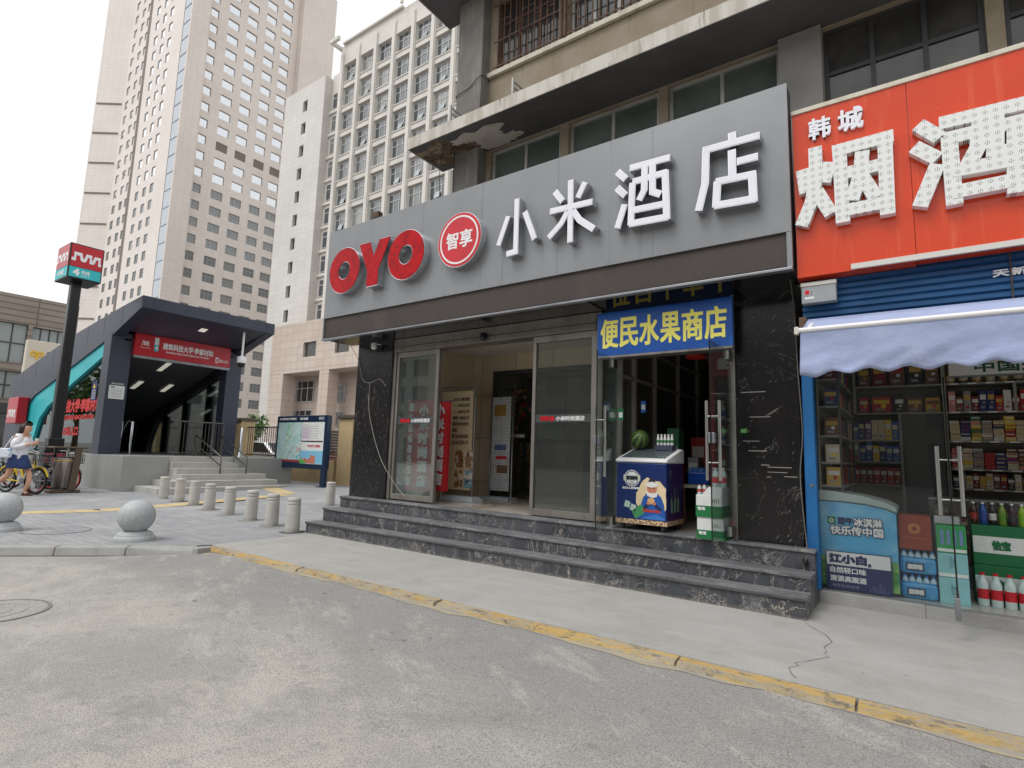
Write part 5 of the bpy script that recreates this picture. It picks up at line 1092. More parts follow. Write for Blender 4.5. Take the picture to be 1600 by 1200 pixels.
cable([(-7.36, 6.135, 2.43), (-7.34, 6.13, 2.0), (-7.2, 6.13, 1.6), (-7.02, 6.13, 1.25), (-6.84, 6.14, 1.0), (-6.55, 6.15, .72), (-6.4, 6.16, .62)], .0045, 'pale loose cable hanging down the black column to the door sill', C8(176, 170, 162))
cable([(-.905, 5.9, 3.1), (-.915, 6.13, 2.8), (-.90, 6.13, 2.2), (-.88, 6.13, 1.6), (-.91, 6.12, 1.2), (-.89, 6.1, .8), (-.87, 6.1, .5), (-.86, 5.97, .42), (-.85, 5.98, .34)], .005, 'thin grey cable running down the black marble column by the blue post', C8(120, 116, 112))
MB_ = MB(); rk = random.Random(6); pts = [(-.86 + rk.uniform(-.035, .035), 5.965 + rk.uniform(-.02, .02), .35 + rk.uniform(-.05, .09)) for _ in range(26)]
tag(MB_.tube(pts, .004, 5).build('cable_coil', m_blk), 'black tangle of cable hanging at the end of the marble steps', 'cable')
cable([(-5.6, 6.05, 5.95), (-5.62, 6.06, 5.5), (-5.58, 6.04, 5.2), (-5.6, 5.9, 4.95)], .007, 'black cable hanging below the damp slab corner', m_blk)
cable([(-5.72, 5.9, 5.95), (-5.78, 5.92, 5.6), (-5.74, 5.9, 5.1), (-5.8, 5.85, 4.9)], .005, 'thin black cable hanging outside the damp slab corner', m_blk)
cable([(-5.68, 6.2, 6.92), (-5.66, 6.09, 6.95), (-5.4, 6.09, 7.0), (-5.17, 6.09, 7.12), (-5.15, 6.28, 7.14)], .006, 'black cable wrapped round the upper concrete pier', m_blk)
# door sill stickers on the black column: worn tape marks
t = thing('tape_marks', 'torn white tape strips left on the black marble column', 'tape', (-1.2, 6.145, 1.0)); rk = random.Random(12); b = MB()
for x, z, w_ in ((-1.33, 2.03, .12), (-1.27, 1.77, .10), (-1.36, 1.52, .08), (-1.3, 1.42, .09), (-1.23, 1.28, .04), (-1.10, 1.26, .11), (-1.12, 1.21, .09), (-1.0, 1.17, .06), (-1.2, 1.16, .02)): MB().box(x - w_, x + w_, 6.147, 6.1495, z - rk.uniform(.002, .005), z + rk.uniform(.002, .005)).build('tape', C8(164, 158, 150), t)

t = thing('green_sticker', 'small green sticker on the door jamb of the fruit shop', 'sticker', (-1.43, 6.14, 1.62)); MB().box(-1.46, -1.40, 6.146, 6.1495, 1.605, 1.645).build('film', C8(86, 150, 76), t)
# ------------------------------------------------------------------ metro entrance
ME = thing('metro_entrance', 'dark navy metro entrance with slanted roof and teal edging on a granite podium', 'metro entrance', (-22, 8, 0))
MY0, MY1 = 6.28, 10.3
b = MB().box(-31, -17.32, 6.22, 7.40, -.01, .96).box(-31, -19.0, 7.4, 11.2, -.01, .96).box(-19.0, -17.3, 9.36, 11.3, -.01, .95)
b.build('podium', m_gran, ME, bevel=.008)
b = MB()
for i in range(6):
    x = -15.85 - .33 * i; b.box(-18.9 + .01 * i, x, (6.55, 7.0, 7.404, 7.408, 7.412, 7.416)[i], (10.2, 10.1, 9.9, 9.5, 9.356, 9.352)[i], -.01 - .004 * i, .16 * (i + 1) - .002 * (i == 5))
b.build('stair', M('pale_stair_granite', A(186, 184, 178), .7, layers=[L(s=2, c=A(166, 163, 156), lo=.42, hi=.64, d=5, f=.8), L(s=70, c=A(150, 148, 142), lo=.5, hi=.7, f=.5)]), ME, bevel=.008)
top = [(-17.4, 5.45), (-18.7, 5.32), (-22.65, 4.84), (-26.2, 4.22), (-29.25, 3.66)]
low = [(-17.4, 5.10), (-19.4, 4.46), (-23.7, 3.46), (-26.0, 2.92), (-26.8, 2.50), (-27.0, .96)]
tl = [(-19.4, 4.08), (-22.3, 3.22), (-24.6, 2.48), (-25.3, 2.08), (-25.7, 1.35), (-25.75, .96)]
ax = ((0, 0, 0), (1, 0, 0), (0, 0, 1), (0, 1, 0))
for y in (MY0, MY1 - .3):
    MB().prism(top[::-1] + low + [(-29.2, .96)], *ax, y, y + .3).build('side_frame', m_metro, ME, bevel=.01)
    MB().prism([(x, z - .004) for x, z in low[1:]] + tl[::-1], *ax, y + .05, y + .25).build('teal_edging' if y < 8 else 'dark_edging', m_teal if y < 8 else m_metro2, ME)
b = MB(); sm = MB()
for (x0, z0), (x1, z1) in zip(top, top[1:]):
    n = max(1, int(abs(x1 - x0) / 1.3))
    for k in range(n):
        xa, xb = x0 + (x1 - x0) * k / n, x0 + (x1 - x0) * (k + 1) / n; za, zb = z0 + (z1 - z0) * k / n, z0 + (z1 - z0) * (k + 1) / n
        sm.box(xa - .006, xa + .006, MY0 - .003, MY0 - .0005, za - (.34 if x0 > -18 and k == 0 else .6), za - .02)
ya, yb = MY0 + .301, MY1 - .301
b.hexa([(-19.1, ya, 4.66), (-17.4, ya, 5.10), (-17.4, yb, 5.10), (-19.1, yb, 4.66), (-18.7, ya, 5.32), (-17.4, ya, 5.45), (-17.4, yb, 5.45), (-18.7, yb, 5.32)])
b.build('canopy', m_metro, ME, bevel=.012); sm.build('panel_seam', m_blk, ME)
b = MB()
for (x0, z0), (x1, z1) in zip(top[1:], top[2:]): b.hexa([(x1, MY0 + .3, z1 - .12), (x0, MY0 + .3, z0 - .12), (x0, MY1 - .3, z0 - .12), (x1, MY1 - .3, z1 - .12), (x1, MY0 + .3, z1 - .02), (x0, MY0 + .3, z0 - .02), (x0, MY1 - .3, z0 - .02), (x1, MY1 - .3, z1 - .02)])
b.build('roof', m_metro2, ME)
lowin = [(-19.3, 4.4), (-21.5, 3.72), (-24, 3.0), (-27, 2.0), (-29, 1.2)]
b = MB()
for (x0, z0), (x1, z1) in zip(lowin, lowin[1:]): b.hexa([(x1, MY0 + .32, z1), (x0, MY0 + .32, z0), (x0, MY1 - .32, z0), (x1, MY1 - .32, z1), (x1, MY0 + .32, z1 + .05), (x0, MY0 + .32, z0 + .05), (x0, MY1 - .32, z0 + .05), (x1, MY1 - .32, z1 + .05)])
b.build('inner_ceiling', M('inner_ceiling_grey', A(96, 96, 102), .5), ME)
m_lamp = M('lit_tube', A(250, 246, 230), .5, emit=.3)
b = MB()
for x, z, ys in ((-20.4, 4.05, (7.0, 8.3)), (-22.2, 3.50, (6.95, 8.2, 9.2)), (-24.4, 2.85, (7.0, 8.4))):
    for y in ys: MB().hexa([(x - .75, y, z - .235), (x, y, z - .015), (x, y + .16, z - .015), (x - .75, y + .16, z - .235), (x - .75, y, z - .225), (x, y, z - .005), (x, y + .16, z - .005), (x - .75, y + .16, z - .225)]).build('ceiling_light', m_lamp, ME)
MB().hexa([(-18.22, 8.2, 4.882), (-17.98, 8.2, 4.944), (-17.98, 8.4, 4.944), (-18.22, 8.4, 4.882), (-18.22, 8.2, 4.895), (-17.98, 8.2, 4.957), (-17.98, 8.4, 4.957), (-18.22, 8.4, 4.895)]).build('downlight', m_lamp, ME)
b = MB().box(-19.85, -19.3, MY0 - .005, MY0 + .55, .96, 4.62); c = MB().box(-19.75, -19.3, MY1 - .52, MY1 + .005, .96, 4.62)
b.build('pillar', m_metro, ME, bevel=.01); c.build('pillar', m_metro, ME, bevel=.01)
# glass walls with red station name
for y in (MY0 + .14, MY1 - .16):
    MB().prism([(x, z) for x, z in tl][::-1] + [(-19.4, .962)], *ax, y, y + .012).build('glass_wall', g_metro if y < 8 else g_far, ME)
    b = MB()
    for x, zt in ((-21.2, 3.5), (-23.0, 2.95), (-24.6, 2.42)): b.box(x - (.05 if y < 8 else .24), x + (.05 if y < 8 else .24), y + .03, y + .13, .96, zt)
    b.build('mullion', m_metro2 if y < 8 else m_metro, ME)
m_rtx = M('red_film_lettering', A(206, 40, 40), .5)
gw = MB().box(-24.15, -20.0, MY0 + .125, MY0 + .126, 2.26, 2.261).build('text_rule', m_rtx, ME)
text('建筑科技大学·李家村站', (-24.1, MY0 + .133, 2.26), 4.1, .40, m_rtx, gw, bold=.022); text('JIANZHU KEJI DAXUE·LIJIACUN STATION', (-24.0, MY0 + .133, 1.98), 3.6, .16, m_rtx, gw, bold=.01); text('D出入口', (-22.9, MY0 + .133, 1.50), 1.3, .28, m_rtx, gw, bold=.016)
# red name board over the entrance
sg = MB().box(-19.28, -19.12, MY0 + .56, MY1 - .53, 3.98, 4.66).build('name_board', m_mred, ME, bevel=.004)
MB().box(-19.26, -19.10, MY0 + .56, MY1 - .53, 3.90, 3.975).build('shutter_slot', m_trim, ME)
xs_ = -19.1185
text('建筑科技大学·李家村站', (xs_, 7.62, 4.28), 1.55, .20, m_white, sg, EAST, bold=.006); text('JIANZHU KEJI DAXUE·LIJIACUN STATION', (xs_, 7.72, 4.16), 1.32, .065, m_white, sg, EAST, bold=.002); text('D', (xs_, 9.28, 4.10), .12, .18, m_white, sg, EAST, bold=.006); text('出入口', (xs_, 9.43, 4.13), .27, .10, m_white, sg, EAST, bold=.003)
def crenel(mb, o, u, v, n, w, h):      # battlement-shaped line mark
    k = .16; P_ = [(0, .12), (.12, .12), (.12, .62), (.30, .62), (.30, .95), (.42, .95)]
    pts = [(0, .0), (.14, .0), (.14, .45), (.26, .45), (.30, .12), (.36, .02), (.44, .02), (.50, .12), (.53, .45), (.60, .45), (.60, .0), (.74, .0), (.78, .12), (.82, .42), (.90, .42), (.90, -.05), (1.0, -.05), (1.0, .16), (.97, .16), (.97, .66), (.76, .66), (.70, .30), (.67, .24), (.67, .70), (.47, .70), (.43, .34), (.40, .28), (.37, .34), (.34, .70), (.07, .70), (.07, .24), (0, .24)]
    mb.prism([(x * w, z * h) for x, z in pts], o, u, v, n, 0, .004); return mb
crenel(MB(), (xs_ - .001, 7.02, 4.31), (0, 1, 0), (0, 0, 1), (1, 0, 0), .20, .2).build('line_mark', m_white, sg)
MB().box(-19.119, -19.117, 6.98, 7.26, 4.235, 4.245).build('mark_rule', m_white, sg); MB().box(-19.119, -19.1165, 7.37, 7.49, 4.18, 4.60).build('line_tab', C8(226, 232, 232), sg); MB().box(-19.1163, -19.115, 7.37, 7.49, 4.18, 4.38).build('teal_tab', m_teal, sg); text('4', (-19.1145, 7.395, 4.22), .07, .12, m_white, sg, EAST, bold=.006)
# notices on the pillar
pn = MB().box(-19.298, -19.285, 6.36, 6.76, 2.60, 3.0).build('notice_board', C8(214, 216, 214), ME)
b = MB()
for i in range(5): text('安全乘车提示须知', (-19.284, 6.40, 2.65 + i * .055), .3, .03, None, None, EAST, mb=b)
b.build('lettering', C8(90, 94, 96), pn); MB().box(-19.2845, -19.283, 6.40, 6.50, 2.93, 2.97).build('badge', C8(90, 110, 100), pn); text('进站须知', (-19.284, 6.40, 3.03), .32, .05, m_white, pn, EAST)
wn = MB().box(-20.35, -19.95, MY0 - .02, MY0 - .007, 2.55, 3.15).build('warning_board', C8(40, 46, 100), ME); MB().prism([(-20.24, 2.93), (-20.06, 2.93), (-20.15, 3.08)], (0, MY0 - .021, 0), (1, 0, 0), (0, 0, 1), (0, -1, 0), 0, .002).build('warning_triangle', C8(230, 206, 60), wn)
b = MB()
for i in range(4): text('请勿倚靠攀爬', (-20.31, MY0 - .0215, 2.60 + i * .075), .32, .05, None, None, mb=b)
b.build('lettering', m_white, wn)
MB().box(-30.5, -19.0, 6.6, 10.0, .965, .98).build('inner_floor', M('dark_stone_floor', A(110, 110, 108), .3), ME); MB().box(-29.2, -29.0, MY0 + .3, MY1 - .3, .96, 3.5).build('end_wall', m_blkm, ME)
# stainless railing on the podium
m_rail = M('dull_steel_rail', A(104, 100, 96), .4, .7)
RL = thing('stair_railing', 'stainless steel railing with vertical bars inside the metro entrance', 'railing', (-18.9, 9.0, .96))
b = MB(); 
for y in [8.35 + i * .11 for i in range(12)]: b.tube([(-19.0, y, 1.05), (-19.0, y, 2.02)], .012, 6)
b.build('bars', m_rail, RL); MB().tube([(-19.0, 8.3, 2.05), (-19.0, 9.7, 2.05)], .03, 10).tube([(-19.0, 8.3, 1.05), (-19.0, 9.7, 1.05)], .018, 8).tube([(-19.0, 8.3, .96), (-19.0, 8.3, 2.05)], .03, 10).tube([(-19.0, 9.7, .96), (-19.0, 9.7, 2.05)], .03, 10).build('rails', m_rail, RL)
RL2 = thing('stair_handrail', 'sloping stainless handrail standing on the pale metro stairs', 'handrail', (-17.3, 9.0, .96))
b = MB()
for y in (8.55, 9.35):
    b.tube([(-18.4, y, .96), (-18.4, y, 1.62), (-16.7, y, .98), (-16.7, y, .48)], .025, 8)
    b.tube([(-18.4, y, 1.35), (-16.7, y, .72)], .018, 8)
b.build('rails', m_rail, RL2)
t = thing('ticket_post', 'shiny cone footed steel post at the head of the metro stairs', 'post', (-17.7, 9.7, .96)); MB().lathe([(.10, .962), (.09, 1.0), (.045, 1.28), (.04, 1.9), (.02, 1.93)], (-17.9, 9.75, 0), 16).build('post', m_chrome, t)
t = thing('ticket_barrier', 'steel barrier posts behind the front pillar inside the metro entrance', 'barrier', (-20.3, 7.3, .98)); 
for y in (7.15, 7.45): MB().tube([(-20.3, y, .98), (-20.3, y, 1.98), (-20.7, y, 2.02), (-21.1, y, 1.6)], .035, 10).build('post', m_chrome, t)
# hanging camera
t = thing('hanging_camera', 'white camera hanging on a rod under the metro canopy', 'security camera', (-17.7, 9.45, 4.0))
MB().tube([(-17.7, 9.42, 5.03), (-17.7, 9.42, 4.22)], .035, 10).build('rod', m_white, t); MB().lathe([(.05, 4.24), (.14, 4.20), (.15, 4.05), (.14, 4.0)], (-17.7, 9.42, 0), 20).build('housing', m_white, t); MB().lathe([(1e-4, 3.86), (.08, 3.89), (.12, 3.96), (.125, 4.0)], (-17.7, 9.42, 0), 20).build('lens_dome', m_blk, t)
# red line sign on the end of the frame
t = thing('metro_side_sign', 'small red box sign with a white battlement mark on the metro frame', 'sign', (-28.2, 6.1, 1.9)); MB().box(-27.75, -26.5, 5.97, 6.27, 1.90, 2.86).build('box', m_mred, t, bevel=.02); crenel(MB(), (-27.6, 5.968, 2.12), (1, 0, 0), (0, 0, 1), (0, -1, 0), .95, .42).build('line_mark', m_white, t)
# ------------------------------------------------------------------ metro pylon
PX_, PY_ = -19.35, 5.25
t = thing('metro_pylon', 'tall black metro pylon with a red and teal cube sign on top', 'metro sign', (PX_, PY_, 0))
MB().hexa([(PX_ - .13, PY_ - .13, 1.0), (PX_ + .13, PY_ - .13, 1.0), (PX_ + .13, PY_ + .13, 1.0), (PX_ - .13, PY_ + .13, 1.0), (PX_ - .12, PY_ - .12, 5.85), (PX_ + .12, PY_ - .12, 5.85), (PX_ + .12, PY_ + .12, 5.85), (PX_ - .12, PY_ + .12, 5.85)]).build('pole', m_blk, t, bevel=.03, seg=3)
MB().box(PX_ - .24, PX_ + .24, PY_ - .24, PY_ + .24, 0, 1.15).box(PX_ - .18, PX_ + .18, PY_ - .18, PY_ + .18, 1.15, 1.38).build('base_box', m_blk, t, bevel=.02)
x0, x1, y0, y1 = -19.85, -18.85, 4.90, 5.68
cb = MB().box(x0 - .012, x1 + .012, y0 - .012, y1 + .012, 5.83, 6.83).build('cube_frame', m_blk, t, bevel=.01)
b = MB().box(x1 + .013, x1 + .018, y0 + .02, y1 - .02, 6.17, 6.80).box(x0 + .02, x1 - .02, y0 - .018, y0 - .013, 6.17, 6.80); b.build('red_panel', m_mred, cb)
b = MB().box(x1 + .013, x1 + .018, y0 + .02, y1 - .02, 5.87, 6.155).box(x0 + .02, x1 - .02, y0 - .018, y0 - .013, 5.87, 6.155); b.build('teal_panel', m_teal, cb)
b = MB(); crenel(b, (x1 + .0185, y0 + .04, 6.33), (0, 1, 0), (0, 0, 1), (1, 0, 0), .70, .36); crenel(b, (x0 + .05, y0 - .0185, 6.33), (1, 0, 0), (0, 0, 1), (0, -1, 0), .9, .36); b.build('line_mark', m_white, cb)
b = MB(); text('4', (x1 + .0185, y0 + .12, 5.93), .13, .17, None, None, EAST, bold=.014, mb=b); text('号线', (x1 + .0185, y0 + .30, 5.98), .2, .11, None, None, EAST, bold=.003, mb=b); text('LINE 4', (x1 + .0185, y0 + .30, 5.915), .2, .04, None, None, EAST, mb=b); text('4号线', (x0 + .2, y0 - .0185, 5.95), .5, .14, None, None, bold=.006, mb=b); b.build('lettering', m_white, cb)
# ------------------------------------------------------------------ station area map board
t = thing('map_board', 'dark blue station map board on two posts in front of the yellowish wall', 'map board', (-16.4, 11, .13))
mx0, mx1, my = -17.78, -15.0, 11.0
for x in (mx0 + .12, mx1 - .12):
    MB().box(x - .11, x + .11, my - .06, my + .06, .11, .90).box(x - .20, x + .20, my - .14, my + .14, .105, .14).build('post', m_navy, t, bevel=.015)
MB().box(mx0, mx1, my - .09, my + .09, .66, 2.38).build('case', m_navy, t, bevel=.015)
f = my - .092
mp = MB().box(mx0 + .12, -16.32, f - .004, f, .86, 2.16).build('map_sheet', M('map_print', A(190, 222, 220), .4, layers=[L(s=2.2, c=A(150, 206, 150), lo=.60, hi=.64, d=2, f=.8), L(t='crack', s=2.4, c=A(236, 240, 236), w=.03, dist=.1, f=.9), L(t='vein', s=1.2, c=A(120, 190, 206), w=.014, d=2, f=.9), L(t='vein', s=.9, c=A(206, 160, 160), w=.008, d=1, f=.8)]), t)
MB().box(mx0 + .12, -16.32, f - .006, f - .0045, .86, .93).build('red_footer', C8(170, 60, 70), mp)
rs = MB().box(-16.30, mx1 - .12, f - .004, f, .82, 2.16).build('info_sheet', C8(228, 230, 228), t)
b = MB()
for j in range(12): b.box(-16.26 + .35 * (j % 2), -15.95 + .35 * (j % 2) + .2 * (j % 2), f - .006, f - .0045, 2.06 - j * .038, 2.07 - j * .038)
b.build('print_lines', C8(130, 120, 140), rs); MB().box(-16.28, -15.15, f - .0065, f - .0045, 1.52, 1.56).build('divider', m_blk, rs); MB().box(-16.25, -15.86, f - .006, f - .0045, 1.62, 2.0).build('lilac_table', C8(220, 206, 220), rs)
MB().box(-16.0, -15.2, f - .006, f - .0045, 1.30, 1.48).build('advert_text_field', C8(236, 238, 240), rs); text('平安出行 文明乘车', (-15.95, f - .0065, 1.35), .7, .08, C8(200, 60, 60), rs, bold=.004)
sk = MB().box(-16.30, mx1 - .12, f - .0055, f - .0042, .83, 1.24).build('skyline_picture', C8(130, 196, 226), rs); b = MB(); rk = random.Random(4)
for i in range(9): x = -16.25 + i * .085; b.box(x, x + .07, f - .008, f - .006, .84, .92 + rk.uniform(.03, .2))
b.build('skyline_print', C8(214, 110, 60), sk); MB().prism([(-16.3, .83), (-16.0, .83), (-16.0, .90), (-16.2, .96), (-16.3, 1.0)], (0, f - .009, 0), (1, 0, 0), (0, 0, 1), (0, -1, 0), 0, .001).build('green_print', C8(90, 180, 90), sk)
text('建筑科技大学·李家村站', (mx0 + .32, f - .001, 2.24), .8, .075, m_white, t, bold=.003); crenel(MB(), (mx0 + .15, f - .001, 2.245), (1, 0, 0), (0, 0, 1), (0, -1, 0), .13, .09).build('line_mark', m_white, t); text('站外导向图', (-16.45, f - .001, 2.24), .42, .075, m_white, t, bold=.003); text('D口', (mx1 - .42, f - .001, 2.24), .24, .08, m_white, t, bold=.003)
# ------------------------------------------------------------------ litter bin
bx, by = -17.72, 5.10
t = thing('litter_bin', 'steel litter bin with bronze frame and flat roof at the podium corner', 'bin', (bx, by, 0)); 
MB().box(bx - .24, bx + .24, by - .32, by + .32, 0, .07).build('base', m_bronze, t, bevel=.02)
MB().lathe([(.20, .12), (.235, .14), (.245, .86), (.235, .88)], (bx - .01, by, 0), 24).build('barrel', M('brushed_barrel', A(170, 164, 158), .35, .7, [L(s=5, c=A(110, 100, 94), lo=.42, hi=.62, m=(3, 3, .15), f=.9)]), t)
MB().lathe([(.248, .80), (.248, .825)], (bx - .01, by, 0), 24).build('yellow_band', C8(206, 170, 60), t); MB().lathe([(.235, .88), (.22, .90), (.15, .90)], (bx - .01, by, 0), 24).build('rim', m_blk, t)
MB().box(bx - .28, bx + .28, by - .36, by + .36, 1.12, 1.165).build('roof', m_bronze, t, bevel=.015)
for y in (by - .22, by + .04): MB().hexa([(bx + .2, y, .07), (bx + .27, y, .07), (bx + .27, y + .15, .07), (bx + .2, y + .15, .07), (bx + .2, y + .06, 1.12), (bx + .27, y + .06, 1.12), (bx + .27, y + .21, 1.12), (bx + .2, y + .21, 1.12)]).build('leg', m_bronze, t) if y > by else MB().bar((bx - .1, y, .88), (bx - .1, y, 1.12), .05).build('strut', m_blk, t)
# ------------------------------------------------------------------ stone bollards and balls
bl = [(-14.70, 6.22), (-13.87, 6.22), (-12.92, 6.10), (-11.82, 5.90), (-10.75, 5.74), (-9.72, 5.60), (-8.82, 5.46), (-7.98, 5.30)]
proto = None
tints = ['first stone bollard, next to the metro stairs', 'second stone bollard counted from the metro stairs', 'third stone bollard counted from the metro stairs', 'fourth stone bollard counted from the metro stairs', 'fourth stone bollard counted from the marble steps', 'third stone bollard counted from the marble steps', 'second stone bollard counted from the marble steps', 'last stone bollard of the row, beside the marble steps']
for (x, y), lb in zip(bl, tints):
    if proto is None:
        proto = o = MB().lathe([(.108, -.01), (.105, .39), (.104, .405), (.098, .412), (.098, .424), (.104, .43), (.103, .455), (.098, .46), (.098, .47), (.103, .476), (.101, .51), (.088, .527), (1e-4, .53)], (0, 0, 0), 28).build('stone_bollard', m_boll)
    else: o = copy_tree(proto)
    o.location = (x, y, zg(y)); o.rotation_euler = (random.uniform(-.02, .02), random.uniform(-.02, .02), random.uniform(0, 6)); tag(o, lb, 'bollard', 'row of stone bollards')
    k = MB().ring((x, y, zg(y)), (1, 0, 0), (0, 1, 0), (0, 0, 1), .10, .20, .0015, .003, 12).build('mortar_patch', m_walk, None); k.parent = o; k.matrix_parent_inverse = Matrix(); 
    k.data.transform(Matrix.Translation((-x, -y, -zg(y))))
o = copy_tree(proto); [bpy.data.objects.remove(c) for c in list(o.children)]; o.location = (-10.9, 8.15, zg(8.15)); tag(o, 'lone short stone bollard standing behind the end of the marble steps', 'bollard', 'row of stone bollards')
proto = None
for (x, y), lb in (((-8.66, 3.36), 'round granite ball on a stepped base beside the bollard row'), ((-10.72, 2.42), 'round granite ball at the picture edge, partly out of view')):
    if proto is None:
        proto = o = thing('stone_ball', lb, 'stone ball'); R_ = .222
        MB().lathe([(R_ * math.sin(math.pi * k / 28) + 1e-4, .315 - R_ * math.cos(math.pi * k / 28)) for k in range(29)], (0, 0, 0), 48).build('ball', m_ball, o)
        MB().lathe([(.245, -.01), (.243, .045), (.225, .06), (.215, .062), (.215, .075), (.20, .10), (.15, .125)], (0, 0, 0), 40).build('base', m_ball, o)
    else: o = copy_tree(proto)
    o.location = (x, y, 0); tag(o, lb, 'stone ball', 'stone balls along the kerb')
# ------------------------------------------------------------------ boundary wall, railings and what stands behind
FYW = 12.4; z0f = .10
t = thing('boundary_wall', 'low yellowish boundary wall with pillars and dark railings behind the map board', 'wall', (-20, FYW, z0f))
def pillar(x0, x1): o = MB().box(x0, x1, FYW - .3, FYW + .3, z0f - .02, 2.36).build('pillar', m_fence, t, bevel=.01); MB().box(x0 - .07, x1 + .07, FYW - .37, FYW + .37, 2.361, 2.47).build('coping', m_dkred, o, bevel=.01)
for a in ((-15.97, -15.27), (-23.4, -22.3), (-31, -30), (-38, -37), (-10.9, -10.2)): pillar(*a)
MB().box(-45, -16.36, FYW - .12, FYW + .12, z0f - .02, .92).build('base_wall', m_fence, t)
b = MB()
for i in range(60):
    x = -22.2 + i * .15
    if x > -17.6: break
    b.box(x - .01, x + .01, FYW - .01, FYW + .01, .92, 2.14)
for i in range(110): x = -45 + i * .13; (b.box(x - .014, x + .014, FYW - .014, FYW + .014, .92, 2.14) if x < -23.4 else None)
b.box(-45, -17.5, FYW - .025, FYW + .025, 2.08, 2.12).box(-45, -17.5, FYW - .025, FYW + .025, .98, 1.02); b.build('railing_bars', m_blk, t)
b = MB()
for k in range(18): b.bar((-17.4, FYW + .02, .22 + k * .1), (-15.98, FYW + .02, .22 + k * .1), .02, .085)
b.build('louvre_panel', C8(96, 90, 80), t)
b = MB()
for k in range(18): b.bar((-15.26, FYW + .02, .22 + k * .1), (-10.9, FYW + .02, .22 + k * .1), .02, .085)
b.build('louvre_panel', C8(96, 90, 80), t)
def car(x, y, rz, c, label, grp='cars parked behind the railings'):
    t = thing('parked_car', label, 'car', (x, y, .12), grp, rz); pm = M('car_paint', A(*c), .25, .1, coat=.8)
    prof = [(-2.2, .32), (-2.25, .62), (-2.15, .86), (-1.55, .95), (-.95, 1.36), (-.3, 1.46), (.55, 1.42), (1.15, .98), (1.95, .86), (2.22, .66), (2.2, .32)]
    wh = lambda cx: [(cx + .36 * math.cos(a), .32 + .36 * math.sin(a)) for a in [math.pi * k / 8 for k in range(9)]]
    low_ = [(2.2, .32)] + wh(1.35) + wh(-1.35) + [(-2.2, .32)]
    MB().prism(prof[:-1] + low_[:-1], (0, 0, 0), (1, 0, 0), (0, 0, 1), (0, 1, 0), -.86, .86).build('body', pm, t, local=True, bevel=.09, seg=3)
    gl = MB()
    for s in (-1, 1): gl.prism([(-1.40, .98), (-.90, 1.32), (-.25, 1.40), (.5, 1.37), (1.0, .98)], (0, s * .868, 0), (1, 0, 0), (0, 0, 1), (0, 1, 0), -.006, .006)
    gl.hexa([(.60, -.7, 1.385), (.60, .7, 1.385), (1.14, .76, 1.01), (1.14, -.76, 1.01), (.62, -.7, 1.40), (.62, .7, 1.40), (1.17, .76, 1.02), (1.17, -.76, 1.02)])
    gl.hexa([(-1.52, -.76, .98), (-1.52, .76, .98), (-.97, .7, 1.345), (-.97, -.7, 1.345), (-1.56, -.76, .985), (-1.56, .76, .985), (-.99, .7, 1.36), (-.99, -.7, 1.36)])
    gl.build('window_glass', m_dkgl, t, local=True)
    for cx in (-1.35, 1.35):
        for s in (-1, 1):
            w = MB().tube([(cx, s * .70, .31), (cx, s * .88, .31)], .31, 20).build('wheel', m_blkm, t, local=True); MB().tube([(cx, s * .881, .31), (cx, s * .888, .31)], .19, 16).build('rim', m_trim, w, local=True)
    for s in (-1, 1): MB().box(2.16, 2.24, s * .66 - .14, s * .66 + .14, .66, .76).build('headlight', m_white, t, local=True); MB().box(-2.27, -2.2, s * .66 - .14, s * .66 + .14, .7, .82).build('tail_light', m_emb, t, local=True)
    return t
car(-23.6, 14.4, 0.05, (226, 228, 230), 'white car parked directly behind the dark railings'); car(-28.0, 19.5, .0, (150, 30, 36), 'dark red car parked in the second line behind the railings'); car(-33.5, 19.6, 0, (226, 226, 224), 'white car parked in the second line behind the railings')
# trees
m_leaf = M('leaf_green', A(86, 112, 62), .7, layers=[L(s=1.5, c=A(58, 84, 42), lo=.42, hi=.62, f=.8)]); m_leaf2 = M('leaf_light', A(118, 142, 82), .7); m_bark = M('bark', A(96, 80, 64), .9)
def tree(x, y, h, r, label, n=900, seed=1, name='street_tree', leaf=.22):
    rk = random.Random(seed); t = thing(name, label, 'tree', (x, y, zg(y)))
    tr = MB(); z0 = zg(y); tr.tube([(x, y, z0), (x + .05, y, z0 + h * .3), (x - .04, y + .05, z0 + h * .55)], [.035 * h, .026 * h, .015 * h], 9)
    cl = []
    for k in range(9):
        a = rk.uniform(0, 6.28); e = rk.uniform(.1, 1.2); c = Vector((x + math.cos(a) * r * .62 * math.cos(e * .6), y + math.sin(a) * r * .62 * math.cos(e * .6), z0 + h * rk.uniform(.52, .88)))
        cl.append((c, r * rk.uniform(.34, .55))); tr.tube([(x, y, z0 + h * rk.uniform(.3, .5)), (Vector((x, y, z0 + h * .5)) + c) / 2, c], [.012 * h, .008 * h, .003 * h], 6)
    tr.build('trunk', m_bark, t); lv = MB()
    for k in range(n):
        c, rr = rk.choice(cl); d = Vector((rk.gauss(0, 1), rk.gauss(0, 1), rk.gauss(0, .8))).normalized() * rr * rk.uniform(.35, 1) ** .6; p = c + d
        u = Vector((rk.gauss(0, 1), rk.gauss(0, 1), rk.gauss(0, 1))).normalized(); v = u.cross(Vector((rk.gauss(0, 1), rk.gauss(0, 1), rk.gauss(0, 1)))).normalized(); s = leaf * rk.uniform(.6, 1.2)
        lv.k = 0 if rk.random() < .6 else 1; lv.quad(p - u * s, p - v * s * .45, p + u * s, p + v * s * .45)
    lv.build('crown', [m_leaf, m_leaf2], t); return t
tree(-25.3, 13.9, 2.9, 1.1, 'small leafy tree seen through the far glass of the metro entrance', 700, 2, 'small_tree', .14)
